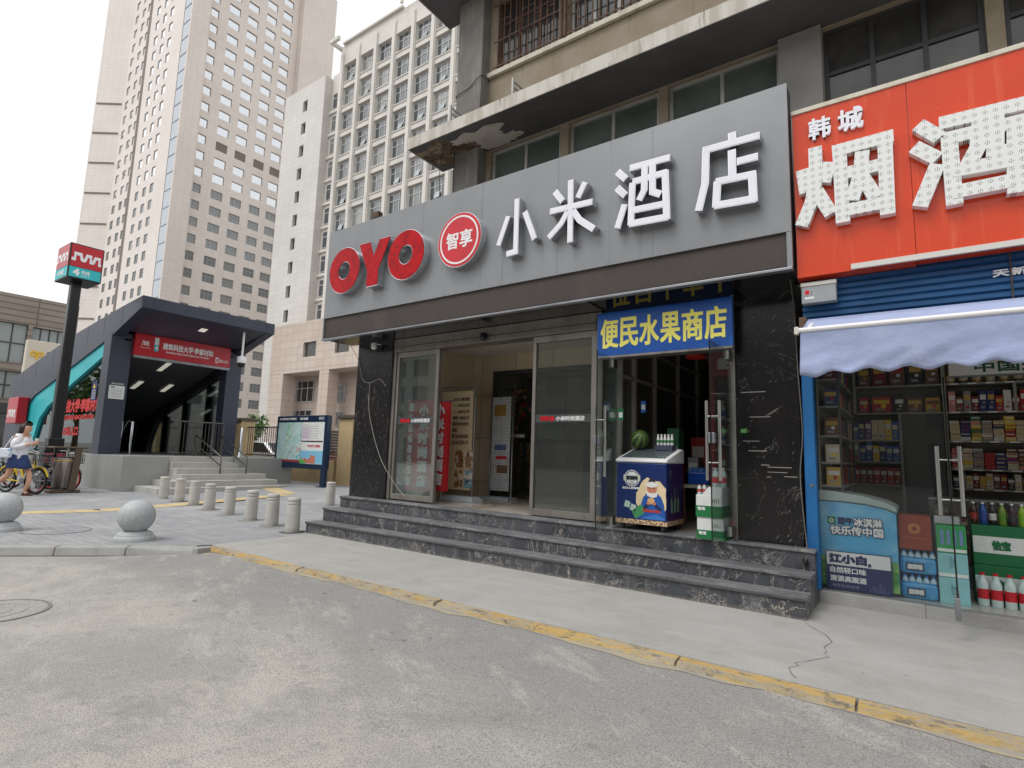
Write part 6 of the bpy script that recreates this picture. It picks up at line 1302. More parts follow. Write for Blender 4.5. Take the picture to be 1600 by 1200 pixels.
tree(-29.6, 16.6, 2.7, .6, 'small shrubby tree between the metro pillar and the pale building', 600, 5, 'small_tree', .16)
t = thing('red_lantern', 'red round lantern hanging from the small tree behind the metro glass', 'lantern', (-23.4, 12.0, 2.6)); MB().lathe([(.08, 2.62), (.22, 2.72), (.27, 2.87), (.22, 3.02), (.08, 3.12)], (-23.0, 11.7, 0), 18).build('shade', C8(200, 30, 34), t); MB().tube([(-23.0, 11.7, 2.62), (-23.0, 11.7, 2.36)], .025, 6).build('tassel', C8(206, 60, 40), t); MB().tube([(-23.0, 11.7, 3.12), (-23.0, 11.7, 3.9)], .012, 6).build('hanger', m_blk, t)
# ------------------------------------------------------------------ white office block
WK = .84; WY = 42.0
Wx = lambda x: x * WK
Wz = lambda z: 1.3 + (z - 1.3) * WK
WB = thing('office_block', 'tall white office block with a grid of piers and windows behind the hotel', 'building', (Wx(-70), WY, 0))
zt = Wz(62.6); zb = Wz(21.4)
# flat tiled block with small windows
small = []; w = MB(); sx0, sx1 = Wx(-87.2), Wx(-75.85)
for k in range(10): zc = Wz(58.95 - 4.05 * k); small.append((Wx(-81.05 - .07 * k) - .55 - sx0, Wx(-81.05 - .07 * k) + .5 - sx0, zc - .85, zc + .85))
holewall(w, (sx0, WY, 0), (1, 0, 0), (0, 0, 1), (0, -1, 0), sx1 - sx0, zt, small, .5)
w.box(sx0, sx1, WY + .55, WY + 60, 0, zt); w.quad((sx0, WY, 0), (sx0, WY + .55, 0), (sx0, WY + .55, zt), (sx0, WY, zt)); w.quad((sx1, WY + .55, 0), (sx1, WY, 0), (sx1, WY, zt), (sx1, WY + .55, zt)); w.quad((sx0, WY, zt), (sx1, WY, zt), (sx1, WY + .55, zt), (sx0, WY + .55, zt))
w.build('tiled_wall', m_wht_s, WB)
m_sash = M('tipped_sash_glass', A(176, 182, 186), .1)
def cwindow(parent, x, z, w_, h_, y, mats, key, cache={}):
    """one copied window: glass pane part with its frame as a sub-part"""
    k = (key, round(w_, 2), round(h_, 2))
    if k not in cache:
        g = MB().box(-w_ / 2, w_ / 2, 0, .04, -h_ / 2, h_ / 2).build('window', mats[0], None)
        f = MB(); q = .07
        for a in ((-.5, -.5 + q / w_), (.5 - q / w_, .5)): f.box(a[0] * w_, a[1] * w_, -.06, -.001, -h_ / 2, h_ / 2)
        f.box(-w_ / 2 + q, w_ / 2 - q, -.06, -.001, -h_ / 2, -h_ / 2 + q).box(-w_ / 2 + q, w_ / 2 - q, -.06, -.001, h_ / 2 - q, h_ / 2).box(-w_ / 2 + q, w_ / 2 - q, -.055, -.001, h_ * .16, h_ * .16 + q)
        for m_ in ((-.17, .17) if key != 'n' else (0,)): f.box(m_ * w_ - q / 2, m_ * w_ + q / 2, -.05, -.001, -h_ / 2 + q, h_ / 2 - q)
        if key == 'o':     # one sash tipped open
            f.mat(1).hexa([(-.16 * w_, -.34, -h_ * .42), (.15 * w_, -.34, -h_ * .42), (.15 * w_, -.06, -h_ * .1), (-.16 * w_, -.06, -h_ * .1), (-.16 * w_, -.36, -h_ * .41), (.15 * w_, -.36, -h_ * .41), (.15 * w_, -.09, -h_ * .09), (-.16 * w_, -.09, -h_ * .09)]).mat(0)
        f.build('frame', [mats[1], m_sash], g); cache[k] = g; o = g
    else: o = copy_tree(cache[k])
    o.parent = parent; pl = parent.location; o.location = (x - pl.x, y - pl.y, z - pl.z); return o
def reststuff(parent, items, y, mats, axis='Y'):
    g = MB(); f = MB()
    for x, z, w_, h_ in items:
        g.box(x - w_ / 2, x + w_ / 2, y, y + .04, z - h_ / 2, z + h_ / 2)
        for dx in (-.5, -.17, .17, .5): f.box(x + dx * w_ * .96 - .04, x + dx * w_ * .96 + .04, y - .05, y - .001, z - h_ / 2, z + h_ / 2)
        for dz in (-.5, .16, .5): f.box(x - w_ * .52, x + w_ * .52, y - .053, y - .004, z + dz * h_ * .96 - .035, z + dz * h_ * .96 + .035)
    g = g.build('window', mats[0], parent); tag(g, kind='stuff'); f.build('frame', mats[1], g)
for h in small: MB().box(sx0 + h[0], sx0 + h[1], WY + .44, WY + .48, h[2], h[3]).build('small_window', m_dkgl, WB)
# recessed strip of narrow windows
MB().box(sx1, Wx(-72.0), WY + 1.2, WY + 60, 0, Wz(63.2)).build('recess_wall', m_wpl, WB)
rk = random.Random(14)
for k in range(15):
    zc = Wz(58.2 - 3.97 * k); 
    if zc > zb: cwindow(WB, Wx(-74.0), zc, 2.0, 2.3, WY + 1.12, (m_wgl, m_wfr), 'n'); 
b = MB()
for k in range(15):
    zc = Wz(58.2 - 3.97 * k) - 1.45
    if zc > zb - 1: MB().box(sx1 + .001, Wx(-72.0) - .001, WY + .95, WY + 1.19, zc - .28, zc + .08).build('recess_sill', m_wpl, WB)
# the grid of piers, spandrels and windows
gx0 = Wx(-72.0); pitch = 4.03 * WK; ncol = 14; rows_ = 15; rp = 4.165 * WK
MB().box(gx0, gx0 + pitch * ncol + .8, WY + .62, WY + 60, 0, Wz(66)).build('main_block', m_wpl, WB)
b = MB(); c = MB()
for i in range(ncol + 1):
    b = MB(); x = gx0 + .02 + pitch * i; zt_ = Wz(64.9); b.box(x, x + .72, WY, WY + .615, 0, zt_); b.box(x + .1, x + .62, WY - .16, WY - .001, 0, zt_ - .4); b.build('pier', m_wpl, WB)
ztop = Wz(60.85)
for j in range(rows_):
    zc = ztop - j * rp; c = MB()
    for i in range(ncol):
        x = gx0 + .02 + pitch * i + .72; c.box(x + .001, x + pitch - .721, WY + .16, WY + .61, zc - 1.30 - .72, zc - 1.30); c.box(x - .02, x + pitch - .70, WY + .06, WY + .159, zc - 1.36, zc - 1.24)
    c.box(gx0 + .03, gx0 + pitch * ncol, WY + .611, WY + .618, zc - 1.9, zc - 1.4).build('spandrel', m_wpl, WB)
MB().box(gx0, gx0 + pitch * ncol + .8, WY + .05, WY + .6, ztop + 1.33, Wz(66)).build('top_band', m_wpl, WB)
items = []
for j in range(rows_):
    for i in range(ncol):
        zc = ztop - j * rp
        if zc > zb - 2: items.append((gx0 + .02 + pitch * i + .72 + (pitch - .72) / 2, zc, pitch - .76, 2.55, i, j))
near = [q for q in items if q[4] <= 6 and q[5] <= 11]
for q in near: cwindow(WB, q[0], q[1], q[2], q[3], WY + .50, (m_wgl, m_wfr), 'o' if rk.random() < .35 else 'c')
reststuff(WB, [q[:4] for q in items if q not in near], WY + .50, (m_wgl, m_wfr))
# roof frame and rooftop pieces
zr = Wz(66); b = MB().box(Wx(-72.6), Wx(-70.5), WY - 1.6, WY - 1.2, zr - .4, zr + .1).box(Wx(-72.6), Wx(-72.2), WY - 1.2, WY + 3, zr - .4, zr + .1).box(gx0 + .5, gx0 + 12, WY - .3, WY + .2, zr, zr + .25).box(gx0 + 12, gx0 + 44, WY - .9, WY - .5, zr + 1.4, zr + 1.7)
for i in range(11): b.box(gx0 + 12.2 + i * 3, gx0 + 12.5 + i * 3, WY - .85, WY - .55, zr, zr + 1.4)
b.build('roof_frame', m_wpl, WB)
b = MB()
for i in range(16): b.box(gx0 + 10 + i * .6, gx0 + 10.08 + i * .6, WY + 4, WY + 4.08, zr, zr + 5); b.box(gx0 + 10, gx0 + 19, WY + 4 - .05, WY + 4 - .001, zr + .5 + i * .3, zr + .56 + i * .3)
b.build('roof_lattice', m_trim, WB)
# pinkish base wing with portico
px0, px1 = Wx(-84.9), Wx(-55); pz = Wz(20.6); zl = Wz(13.0); PW = WY - 3.2
PK = PW / 50; Qx = lambda x: x * PK; Qz = lambda z: 1.3 + (z - 1.3) * PK
px0, px1, pz, zl = Qx(-84.9), Qx(-55), Qz(21.0), Qz(13.0)
w = MB(); H_ = [(Qx(a_) - px0, Qx(b_) - px0, Qz(15.3) - zl, Qz(17.6) - zl) for a_, b_ in ((-76.1, -72.85), (-68.3, -65), (-61, -58))]
holewall(w, (px0, PW, zl), (1, 0, 0), (0, 0, 1), (0, -1, 0), px1 - px0, pz - zl, H_, .35)
w.quad((px0, PW, pz), (px1, PW, pz), (px1, WY, pz), (px0, WY, pz)); w.quad((px0, PW, zl), (px1, PW, zl), (px1, WY, zl), (px0, WY, zl)); w.quad((px0, PW, zl), (px0, WY, zl), (px0, WY, pz), (px0, PW, pz))
for a, c_ in ((-84.9, -81.0), (-71.55, -69.3), (-60.5, -58.5)): w.box(Qx(a) + .01, Qx(c_), PW + .02, PW + 1.4, 0, zl - .001)
w.build('tiled_base', m_pink_s, WB)
MB().box(px0, px1, WY - .35, WY - .01, 0, zl).build('portico_wall', m_pink_s, WB)
for h in H_: MB().box(px0 + h[0], px0 + h[1], PW + .3, PW + .34, zl + h[2], zl + h[3]).build('base_window', m_dkgl, WB)
for x0, x1, za, zb_ in ((-76.3, -71.9, 8.3, 11.4), (-76.5, -72, 4.6, 7.0), (-67.3, -64.6, 8.0, 10.4), (-67.3, -64.6, 4.6, 6.6)):
    o = MB().box(Wx(x0), Wx(x1), WY - .42, WY - .36, Wz(za), Wz(zb_)).build('portico_window', m_dkgl, WB); f = MB()
    for k in range(4): x = Wx(x0) + (Wx(x1) - Wx(x0)) * k / 3; f.box(x - .05, x + .05, WY - .46, WY - .421, Wz(za), Wz(zb_))
    for zz in (Wz(za), Wz(za) * .35 + Wz(zb_) * .65, Wz(zb_)): f.box(Wx(x0) + .06, Wx(x1) - .06, WY - .457, WY - .422, zz - .04, zz + .04)
    f.build('frame', m_wfr, o)
# ------------------------------------------------------------------ beige tower
m_tfr = M('grey_window_frame', A(150, 150, 148), .5)
TW = thing('beige_tower', 'very tall beige tiled tower with hundreds of windows behind the metro entrance', 'tower', (-125, 50, 0))
TY = 42.0; TK = TY / 90; tx = lambda x: x * TK; TX = -110.0; TH = 122
fx0, fx1 = tx(-298.9), tx(-256)
w = MB(); holes = []; wins_s = []
colx = [-297.0, -289.0, -282.8, -271.5, -263.8, -256.6]
nrow = 31; z00 = 9.4; rpz = 3.46
for j in range(nrow):
    zc = z00 + j * rpz
    for cx in colx:
        X = tx(cx); holes.append((X - .85 - fx0 + 1.2, X + .85 - fx0 + 1.2, zc - .95, zc + .95)); wins_s.append((X + 1.2, zc, 1.7, 1.9))
fxe = -112.6
holewall(w, (fx0, TY, 0), (1, 0, 0), (0, 0, 1), (0, -1, 0), fxe - fx0, TH, holes, .2)
ch = Vector((-.811, -.585, 0)) * 6.2
w.quad((fx0, TY, 0), (fx0 + ch.x, TY + ch.y, 0), (fx0 + ch.x, TY + ch.y, TH), (fx0, TY, TH)); w.quad((fx0 + ch.x, TY + ch.y, 0), (fx0 + ch.x - 2, TY + 24, 0), (fx0 + ch.x - 2, TY + 24, TH), (fx0 + ch.x, TY + ch.y, TH))
w.build('south_wall', m_tower_s, TW)
b = MB()
for k in range(9): z = 20 + k * 7; p = Vector((fx0, TY, 0)) + ch * .05; q = Vector((fx0, TY, 0)) + ch * .95; n_v = Vector((.585, -.811, 0)) * .12; MB().hexa([(q.x, q.y, z), (q.x + n_v.x, q.y + n_v.y, z), (p.x + n_v.x, p.y + n_v.y, z), (p.x, p.y, z), (q.x, q.y, z + .35), (q.x + n_v.x, q.y + n_v.y, z + .35), (p.x + n_v.x, p.y + n_v.y, z + .35), (p.x, p.y, z + .35)]).build('shadow_gap', m_louv, TW)
MB().box(tx(-279.5), tx(-276.5), TY - .02, TY + .02, 0, TH).build('groove', m_louv, TW)
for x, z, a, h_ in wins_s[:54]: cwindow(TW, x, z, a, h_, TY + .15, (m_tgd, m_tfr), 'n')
g = MB()
g2 = MB()
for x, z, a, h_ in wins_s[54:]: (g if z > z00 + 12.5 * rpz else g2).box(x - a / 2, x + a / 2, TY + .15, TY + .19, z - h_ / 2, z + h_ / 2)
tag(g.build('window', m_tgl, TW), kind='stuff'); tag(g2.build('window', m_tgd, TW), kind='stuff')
# corner: glass strip, chamfer, flank
MB().box(fxe + .001, -109.35, TY + .04, TY + 2, 0, TH).build('glass_strip', m_tglb, TW); b = MB()
for k in range(35): b.box(fxe + .05, -109.4, TY - .02, TY + .039, k * 3.46, k * 3.46 + .16)
tag(b.build('strip_mullion', m_trim, TW), kind='stuff')
w = MB().box(-109.349, -108.9, TY - .1, TY + 3.2, 0, TH).box(-112, -109.351, TY + 2.01, TY + 3.2, 0, TH); w.build('corner_wall', m_tower_e, TW)
w = MB(); holes = []; wins_e = []; vents = []
y0_ = TY + 3.2; ye = 78.0; kE = 110 / 45.0
ecols = [19.15, 20.72, 22.3, 23.95, 25.45]
for j in range(nrow):
    zc = z00 + .6 + j * 3.40
    for i, yy in enumerate(ecols):
        hw = .75 if i == 0 else 1.15; yc = yy * kE; holes.append((yc - hw - y0_, yc + hw - y0_, zc - .9, zc + .9)); (wins_e if not (j == 15 and i) else vents).append((yc, zc, hw * 2, 1.8))
holewall(w, (TX - .6, y0_, 0), (0, 1, 0), (0, 0, 1), (1, 0, 0), 64.5 - y0_, TH - 3, holes, .3)
w.box(TX - .55, TX + .9, 65, 73.5, 0, TH - 12); w.quad((TX - .6, 64.5, 0), (TX - .6, 65, 0), (TX - .6, 65, TH - 3), (TX - .6, 64.5, TH - 3)); w.box(TX - 20, TX - .65, 64.6, 73, 0, TH - 3.5)
w.build('east_wall', m_tower_e, TW)
cacheE = {}
def ewindow(yc, zc, w_, h_):
    if w_ not in cacheE:
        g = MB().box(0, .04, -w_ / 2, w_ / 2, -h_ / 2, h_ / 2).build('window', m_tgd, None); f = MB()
        for a in (-.5, -.18, .18, .5): f.box(.041, .09, a * w_ * .95 - .05, a * w_ * .95 + .05, -h_ / 2, h_ / 2)
        f.box(.042, .085, -w_ / 2, w_ / 2, h_ * .14, h_ * .14 + .1); f.build('frame', m_tfr, g); cacheE[w_] = g; o = g
    else: o = copy_tree(cacheE[w_])
    o.parent = TW; o.location = (TX - .88 - TW.location.x, yc - TW.location.y, zc - TW.location.z)
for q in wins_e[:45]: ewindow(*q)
g = MB(); f = MB()
g2 = MB()
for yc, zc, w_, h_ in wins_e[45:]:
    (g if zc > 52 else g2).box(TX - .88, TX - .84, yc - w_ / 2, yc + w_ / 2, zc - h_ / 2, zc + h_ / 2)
    if zc < 52:
        for a in (-.18, .18): f.box(TX - .839, TX - .79, yc + a * w_ - .05, yc + a * w_ + .05, zc - h_ / 2, zc + h_ / 2)
        f.box(TX - .839, TX - .80, yc - w_ / 2, yc + w_ / 2, zc + h_ * .14, zc + h_ * .14 + .1)
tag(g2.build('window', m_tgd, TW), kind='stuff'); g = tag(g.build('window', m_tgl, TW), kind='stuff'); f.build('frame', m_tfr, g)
g = MB()
for yc, zc, w_, h_ in vents: g.box(TX - .86, TX - .7, yc - w_ / 2, yc + w_ / 2, zc - h_ / 2, zc + h_ / 2)
g.build('louvre', m_louv, TW); MB().box(TX - 47, TX - 1.0, TY + 2.2, 64.4, 0, TH - 3.2).build('core', m_tower_s, TW)
# ------------------------------------------------------------------ brown low building and shop at the far left
LB = thing('brown_building', 'low brown stone clad building with bands of glass at the plaza edge', 'building', (-64, 14, 0)); lx = -60.0
w = MB(); H_ = [(.5, 5.4, 7.3, 11.0), (6.0, 8.6, 8.4, 11.0), (.3, 7.5, 5.6, 7.0)][:2]
H_ = [(.3, 4.3, 7.6, 10.9), (5.3, 7.6, 7.9, 10.8), (.3, 4.3, 4.6, 6.9), (5.3, 7.6, 4.8, 6.9)]
holewall(w, (lx, 8.2, 0), (0, 1, 0), (0, 0, 1), (1, 0, 0), 8.4, 13.3, [(a + 1.8 - 1.5, b_ + 1.0, c, d) for a, b_, c, d in H_], .4)
w.box(lx - 18, lx - .45, 8.2, 16.6, 0, 13.2); w.quad((lx, 8.2, 13.3), (lx, 16.6, 13.3), (lx - 18, 16.6, 13.3), (lx - 18, 8.2, 13.3)); w.quad((lx - 18, 8.2, 0), (lx, 8.2, 0), (lx, 8.2, 13.3), (lx - 18, 8.2, 13.3)); w.quad((lx, 16.6, 0), (lx - 18, 16.6, 0), (lx - 18, 16.6, 13.3), (lx, 16.6, 13.3))
w.build('wall', m_brown, LB)
for a, b_, c, d in [(a + .3, b_ + 1.0, c, d) for a, b_, c, d in H_]:
    o = MB().box(lx - .36, lx - .32, 8.2 + a, 8.2 + b_, c, d).build('window', M('pale_blind_glass', A(150, 158, 156), .2), LB); f = MB(); n = 5
    for k in range(n + 1): y = 8.2 + a + (b_ - a) * k / n; f.box(lx - .315, lx - .25, y - .04, y + .04, c, d)
    for zz in (c, (c + d) / 2, d): f.box(lx - .315, lx - .24, 8.2 + a + .05, 8.2 + b_ - .05, zz - .04, zz + .04)
    f.build('frame', m_dkfr, o)
MB().box(lx - 17, lx + 1.2, 8.4, 16.5, 3.4, 4.2).build('entrance_canopy', m_dkfr, LB); MB().box(lx + .001, lx + .06, 8.3, 16.5, .1, 3.35).build('dark_shopfront', m_dkgl, LB)
t = thing('cream_shop_building', 'cream building end with yellow emblem and dark letters behind the metro roof', 'building', (-52, 15, 0)); cxb = -50.0
MB().box(cxb - .5, cxb, 11.3, 26, 5.6, 8.3).build('wall', C8(214, 204, 188), t, bevel=.05)
b = MB()
for dy in (0, .45): b.ring((cxb + .01, 11.72 + dy * .8, 7.35), (0, 1, 0), (0, 0, 1), (1, 0, 0), .09, .2, 0, .06, 24)
b.box(cxb, cxb + .06, 11.84, 11.96, 6.95, 7.2); b.build('yellow_emblem', C8(236, 190, 40), t); text('福瑞德工', (cxb + .02, 12.45, 7.15), 2.2, .42, C8(60, 56, 52), t, EAST, bold=.03)
# the terrace across the road, only ever seen as reflections
t = thing('opposite_terrace', 'plain grey terrace across the road with rows of windows', 'building', (-10, -42, 0))
w = MB(); H_ = [(2 + i * 4.4, 4.9 + i * 4.4, 4.6 + j * 3.6, 6.9 + j * 3.6) for i in range(44) for j in range(3)]
holewall(w, (85, -42, -.1), (-1, 0, 0), (0, 0, 1), (0, 1, 0), 200, 16, H_, .3); w.box(-115, 85, -55, -42.4, -.1, 15.8); w.build('wall', C8(138, 132, 124), t)
b = MB()
for a, c, d, e in H_: b.box(85 - c, 85 - a, -42.28, -42.24, d - .1, e - .1)
tag(b.build('window', m_dkgl, t), kind='stuff'); b = MB()
for i in range(30): b.box(84 - i * 6.5, 79 - i * 6.5, -41.98, -41.94, .1, 3.2)
tag(b.build('shopfront', m_dkgl, t), kind='stuff')
for i, x in enumerate((-44, -56, -68)): tree(x, -6 - i * .6, 8.5, 3.0, 'roadside tree across the road %s' % ('facing the metro stairs', 'facing the red metro box sign', 'facing the brown building')[i], 800, 30 + i, 'street_tree', .38)
# ------------------------------------------------------------------ shared bicycles
def bicycle(x, y, rz, fc, rimc, label, basket=(60, 60, 62), fend=None):
    t = thing('shared_bicycle', label, 'bicycle', (x, y, zg(y)), 'shared bicycles beside the metro pylon', rz)
    fm = C8(*fc, .35); r = .295; X2 = 1.02
    for wx in (0, X2):
        w = MB().tube([(wx + r * math.cos(a), 0, r + .02 + r * math.sin(a)) for a in [2 * math.pi * k / 28 for k in range(28)]], .022, 8, closed=True).build('wheel', m_blkm, t, local=True)
        MB().tube([(wx + (r - .035) * math.cos(a), 0, r + .02 + (r - .035) * math.sin(a)) for a in [2 * math.pi * k / 28 for k in range(28)]], .016, 6, closed=True).build('rim', C8(*rimc, .3), w, local=True)
        s = MB(); 
        for k in range(10): a = 2 * math.pi * k / 10; s.tube([(wx, 0, r + .02), (wx + (r - .04) * math.cos(a), 0, r + .02 + (r - .04) * math.sin(a))], .004, 5)
        s.tube([(wx, -.05, r + .02), (wx, .05, r + .02)], .03, 10).build('spokes', m_trim, w, local=True)
        f = MB(); f.tube([(wx + (r + .05) * math.cos(a), 0, r + .02 + (r + .05) * math.sin(a)) for a in [R(20 + 150 * k / 12) for k in range(13)]], .022, 6).build('mudguard', C8(*(fend or fc), .4), t, local=True)
    b = MB(); bb = (.58, 0, .30); st = (.36, 0, .78); hd_ = (.86, 0, .80); hd0 = (.90, 0, .62); rh = (0, 0, r + .02)
    b.tube([bb, st], .026, 8).tube([bb, hd0], .034, 8).tube([(.44, 0, .60), (.88, 0, .70)], .02, 8).tube([hd0, hd_], .028, 8)
    for s in (-1, 1): b.tube([(.60, s * .03, .30), (0, s * .06, r + .02)], .014, 6).tube([(.43, s * .03, .64), (0, s * .06, r + .02)], .012, 6)
    b.build('frame', fm, t, local=True)
    b = MB()
    for s in (-1, 1): b.tube([(.90, s * .03, .62), (.92, s * .055, .55), (X2, s * .055, r + .02)], .014, 6)
    b.build('fork', m_trim, t, local=True)
    MB().tube([(.36, 0, .76), (.33, 0, .90)], .015, 8).build('seat_post', m_trim, t, local=True)
    MB().hexa([(.16, -.10, .90), (.46, -.03, .91), (.46, .03, .91), (.16, .10, .90), (.15, -.11, .955), (.48, -.03, .95), (.48, .03, .95), (.15, .11, .955)]).build('saddle', m_blkm, t, local=True, bevel=.015)
    MB().tube([(.85, 0, .80), (.83, 0, 1.0), (.85, .10, 1.05), (.76, .29, 1.04)], .013, 8).tube([(.83, 0, 1.0), (.85, -.10, 1.05), (.76, -.29, 1.04)], .013, 8).build('handlebar', m_trim, t, local=True)
    g = MB()
    for s in (-1, 1): g.tube([(.80, s * .21, 1.045), (.755, s * .30, 1.04)], .02, 8)
    g.build('grips', m_blkm, t, local=True)
    k = MB(); bx0, bx1, bz0, bz1 = .93, 1.20, .72, .95
    k.box(bx0, bx1, -.15, .15, bz0, bz0 + .012)
    for i in range(6):
        yy = -.15 + .06 * i; k.box(bx0 - .004, bx0 + .004, yy - .005, yy + .005, bz0, bz1).box(bx1 - .004, bx1 + .004, yy - .005, yy + .005, bz0, bz1); xx = bx0 + (bx1 - bx0) * i / 5; k.box(xx - .005, xx + .005, -.154, -.146, bz0, bz1).box(xx - .005, xx + .005, .146, .154, bz0, bz1)
    for z in (bz0 + .1, bz1): k.box(bx0, bx1, -.158, -.150, z, z + .012).box(bx0, bx1, .150, .158, z, z + .012).box(bx0 - .008, bx0, -.15, .15, z, z + .012).box(bx1, bx1 + .008, -.15, .15, z, z + .012)
    k.build('basket', C8(*basket), t, local=True)
    MB().tube([(.58, -.07, .30), (.58, .07, .30)], .02, 8).tube([(.58, -.055, .30), (.58, -.062, .30)], .085, 18).bar((.58, -.085, .30), (.70, -.085, .18), .014).bar((.58, .085, .30), (.46, .085, .42), .014).box(.66, .76, -.13, -.085, .165, .19).box(.40, .50, .085, .13, .41, .435).build('crank', m_trim, t, local=True)
    return t
bicycle(-18.30, 4.12, R(20), (226, 190, 36), (120, 120, 122), 'bright yellow shared bicycle behind the walking woman', (70, 70, 70))
bicycle(-17.55, 4.5, R(122), (150, 152, 156), (206, 66, 46), 'silver shared bicycle with orange red wheel rims next to the litter bin', (60, 60, 62), (206, 206, 204))
bicycle(-19.9, 4.6, R(35), (230, 232, 232), (206, 80, 50), 'white shared bicycle with a basket, furthest back beside the metro pylon', (206, 90, 110))
bicycle(-20.8, 4.0, R(25), (40, 44, 50), (90, 92, 96), 'black shared bicycle standing behind the yellow one', (150, 150, 156))
# ------------------------------------------------------------------ woman walking with a phone
PW_ = thing('person', 'woman in white blouse and denim skirt walking while looking at her phone', 'person', (-17.22, 4.02, 0), None, R(32))
m_skin = M('skin', A(206, 158, 132), .55); m_hair = M('dark_hair', A(34, 26, 24), .45); m_blouse = M('white_blouse', A(232, 232, 236), .8, layers=[L(s=8, c=A(206, 208, 216), lo=.5, hi=.68, f=.6)], bump=dict(s=16, k=.5, h=.02)); m_denim = M('denim', A(40, 60, 104), .85, layers=[L(s=30, c=A(58, 80, 124), lo=.5, hi=.65, f=.6)])
def skin(name, pts, edges, rad, mat, parent, root=0, sub=2):
    me = bpy.data.meshes.new(name); me.from_pydata(pts, edges, []); o = bpy.data.objects.new(name, me); col.objects.link(o); o.parent = parent
    sm = o.modifiers.new('skin', 'SKIN'); sm.use_smooth_shade = True
    for i, v in enumerate(me.skin_vertices[0].data): v.radius = rad[i] if isinstance(rad[i], tuple) else (rad[i], rad[i]); v.use_root = i == root
    ss = o.modifiers.new('sub', 'SUBSURF'); ss.levels = sub; ss.render_levels = sub
    dg = bpy.context.evaluated_depsgraph_get(); m2 = bpy.data.meshes.new_from_object(o.evaluated_get(dg)); o.modifiers.clear(); o.data = m2; m2.materials.clear(); m2.materials.append(mat)
    for p in m2.polygons: p.use_smooth = True
    return o
V = [(0, 0, .90), (.03, 0, 1.05), (.055, 0, 1.20), (.07, 0, 1.34), (.10, 0, 1.43), (.145, 0, 1.50), (.165, 0, 1.60), (.15, 0, 1.655),          # 0-7 pelvis to crown
     (.02, .085, .86), (.27, .075, .50), (.285, .07, .30), (.20, .07, .085), (.31, .075, .035),                                           # 8-12 front leg
     (-.02, -.085, .86), (-.10, -.08, .48), (-.30, -.08, .33), (-.46, -.075, .17), (-.44, -.075, .06),                                     # 13-17 rear leg
     (.055, .155, 1.345), (.06, .21, 1.10), (.28, .10, 1.20), (.355, .06, 1.235),                                                         # 18-21 arm
     (.055, -.155, 1.345), (.08, -.21, 1.10), (.30, -.08, 1.20), (.37, -.03, 1.235)]
Ed = [(0, 1), (1, 2), (2, 3), (3, 4), (4, 5), (5, 6), (6, 7), (0, 8), (8, 9), (9, 10), (10, 11), (11, 12), (0, 13), (13, 14), (14, 15), (15, 16), (16, 17), (3, 18), (18, 19), (19, 20), (20, 21), (3, 22), (22, 23), (23, 24), (24, 25)]
Rd = [(.12, .14), (.10, .12), (.105, .13), (.09, .12), .05, (.075, .062), (.095, .078), (.06, .055), .085, .058, .056, .034, .028, .085, .06, .056, .036, .026, .05, .038, .03, .024, .05, .038, .03, .024]
body = skin('body', V, Ed, Rd, m_skin, PW_)
hands = []
for s, wx, wy, wz in ((1, .355, .06, 1.235), (-1, .37, -.03, 1.235)):      # fingers curled round the phone
    for k, ln in enumerate((.062, .07, .066, .052)):
        y0 = wy - s * .012; z0 = wz + .032 - .018 * k
        hands.append(skin('finger', [(wx, wy + s * .004, z0 - .004), (wx + .045, wy - s * .004, z0), (wx + .045 + ln * .5, wy - s * .018, z0 + .004), (wx + .04 + ln * .6, wy - s * .04, z0 + .004)], [(0, 1), (1, 2), (2, 3)], [.012, .009, .008, .007], m_skin, PW_, 0, 1))
    hands.append(skin('thumb', [(wx, wy, wz + .02), (wx + .03, wy - s * .015, wz + .05), (wx + .06, wy - s * .03, wz + .06)], [(0, 1), (1, 2)], [.013, .01, .008], m_skin, PW_, 0, 1))
# join hands and face into the one body mesh
bm = bmesh.new(); bm.from_mesh(body.data)
for h in hands: bm.from_mesh(h.data); bpy.data.objects.remove(h)
nose = MB().lathe([(1e-4, -.02), (.013, -.012), (.010, .008), (1e-4, .024)], (.252, 0, 1.565), 10).lathe([(1e-4, -.022), (.012, 0), (1e-4, .022)], (.165, .078, 1.565), 8).lathe([(1e-4, -.022), (.012, 0), (1e-4, .022)], (.165, -.078, 1.565), 8).build('nose', m_skin)
bm.from_mesh(nose.data); bpy.data.objects.remove(nose); bm.to_mesh(body.data); bm.free()
for p in body.data.polygons: p.use_smooth = True
b = MB()
for s in (-1, 1): b.lathe([(1e-4, -.006), (.010, 0), (1e-4, .006)], (.238, s * .032, 1.59), 8)
b.build('eyes', m_blk, PW_, local=True); MB().box(.236, .245, -.02, .02, 1.528, 1.536).build('mouth', C8(160, 70, 70), PW_, local=True)
skin('hair', [(.13, 0, 1.66), (.06, 0, 1.60), (.02, 0, 1.50), (-.02, 0, 1.40), (-.05, 0, 1.33), (.17, .0, 1.69), (.22, .03, 1.665), (.22, -.03, 1.665), (.13, .068, 1.60), (.09, .07, 1.50), (.13, -.068, 1.60), (.09, -.07, 1.50)], [(0, 1), (1, 2), (2, 3), (3, 4), (0, 5), (5, 6), (5, 7), (1, 8), (8, 9), (1, 10), (10, 11)], [.075, .09, .085, .07, .035, .055, .034, .034, .034, .032, .034, .032], m_hair, PW_, 0, 2)
skin('blouse', [(.005, 0, .94), (.03, 0, 1.05), (.055, 0, 1.20), (.065, 0, 1.33), (.085, 0, 1.405)], [(0, 1), (1, 2), (2, 3), (3, 4)], [(.145, .18), (.145, .165), (.14, .17), (.125, .165), (.06, .075)], m_blouse, PW_, 1, 2)
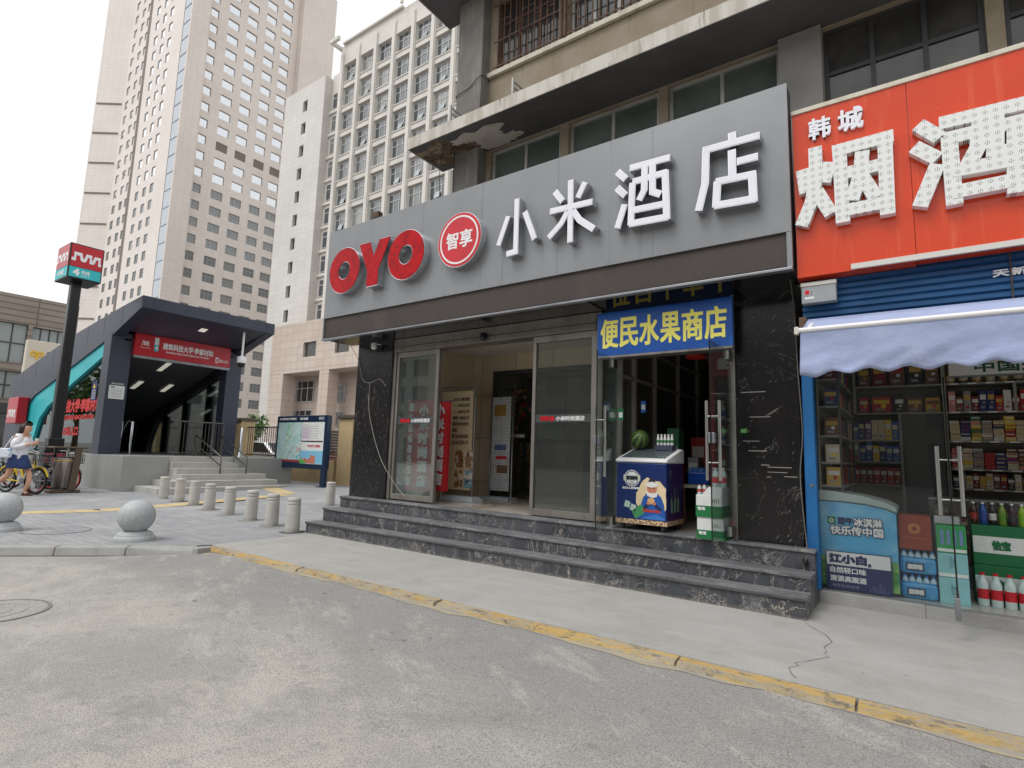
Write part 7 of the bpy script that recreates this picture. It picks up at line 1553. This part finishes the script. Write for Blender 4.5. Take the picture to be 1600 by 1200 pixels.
for s_, ex, ey in ((1, .24, .122), (-1, .26, -.10)): skin('sleeve', [(.06, s_ * .09, 1.365), (.055, s_ * .165, 1.335), (.06, s_ * .21, 1.11), (ex - .08, (ey + s_ * .21) / 2, 1.155), (ex, ey, 1.19)], [(0, 1), (1, 2), (2, 3), (3, 4)], [.085, .088, .078, .066, .05], m_blouse, PW_, 1, 2)
sk = MB(); prof = [(.135, 1.0), (.17, .93), (.195, .80), (.225, .64), (.215, .635)]; vs = []; n = 26
for r, z in prof:
    for k in range(n): a = 2 * math.pi * k / n; e = (1 - (z - .63) / .37); vs.append((.0 + r * math.cos(a) * (1 + .28 * e) + .05 * e, r * .92 * math.sin(a), z + .012 * math.sin(3 * a) * e))
sk._add(vs, [(i * n + k, i * n + (k + 1) % n, (i + 1) * n + (k + 1) % n, (i + 1) * n + k) for i in range(len(prof) - 1) for k in range(n)], True); sk.build('skirt', m_denim, PW_, local=True)
for sx, sy, sz, tl_ in ((.27, .072, 0, 0), (-.40, -.077, .01, .9)):
    s = MB().prism([(-.11, -.035), (.08, -.045), (.14, -.02), (.14, .02), (.08, .045), (-.11, .035)], (0, 0, 0), (1, 0, 0), (0, 1, 0), (0, 0, 1), 0, .022).box(.02, .06, -.048, .048, .022, .075).box(-.09, -.07, -.035, .035, .022, .06).build('sandal', C8(96, 60, 44), PW_, local=True); s.location = (sx, sy, sz); s.rotation_euler = (0, tl_, 0)
ph = thing('mobile_phone', 'slim white mobile phone held up in both hands by the walking woman', 'phone', (-17.22, 4.02, 0), None, R(32)); ph_ = MB().box(.39, .402, -.025, .055, 1.20, 1.345).build('case', m_white, ph, local=True, bevel=.004); MB().box(.3885, .3898, -.02, .05, 1.21, 1.335).build('screen', m_blk, ph, local=True)
bg = thing('shoulder_bag', 'pale blue and white bag hanging at the hip of the walking woman', 'bag', (-17.22, 4.02, 0), None, R(32)); MB().hexa([(-.22, -.30, .88), (.04, -.27, .88), (.04, -.18, .88), (-.22, -.20, .88), (-.20, -.29, 1.10), (.05, -.26, 1.10), (.05, -.19, 1.10), (-.20, -.21, 1.10)]).build('pouch', M('patterned_bag', A(214, 222, 232), .7, layers=[L(s=9, c=A(90, 130, 190), lo=.55, hi=.6, d=2, f=.9)]), bg, local=True, bevel=.03, seg=3); MB().tube([(-.12, -.25, 1.10), (.0, -.2, 1.38), (.04, -.12, 1.40), (.03, -.20, 1.3), (.0, -.23, 1.10)], .008, 6).build('strap', m_white, bg, local=True)
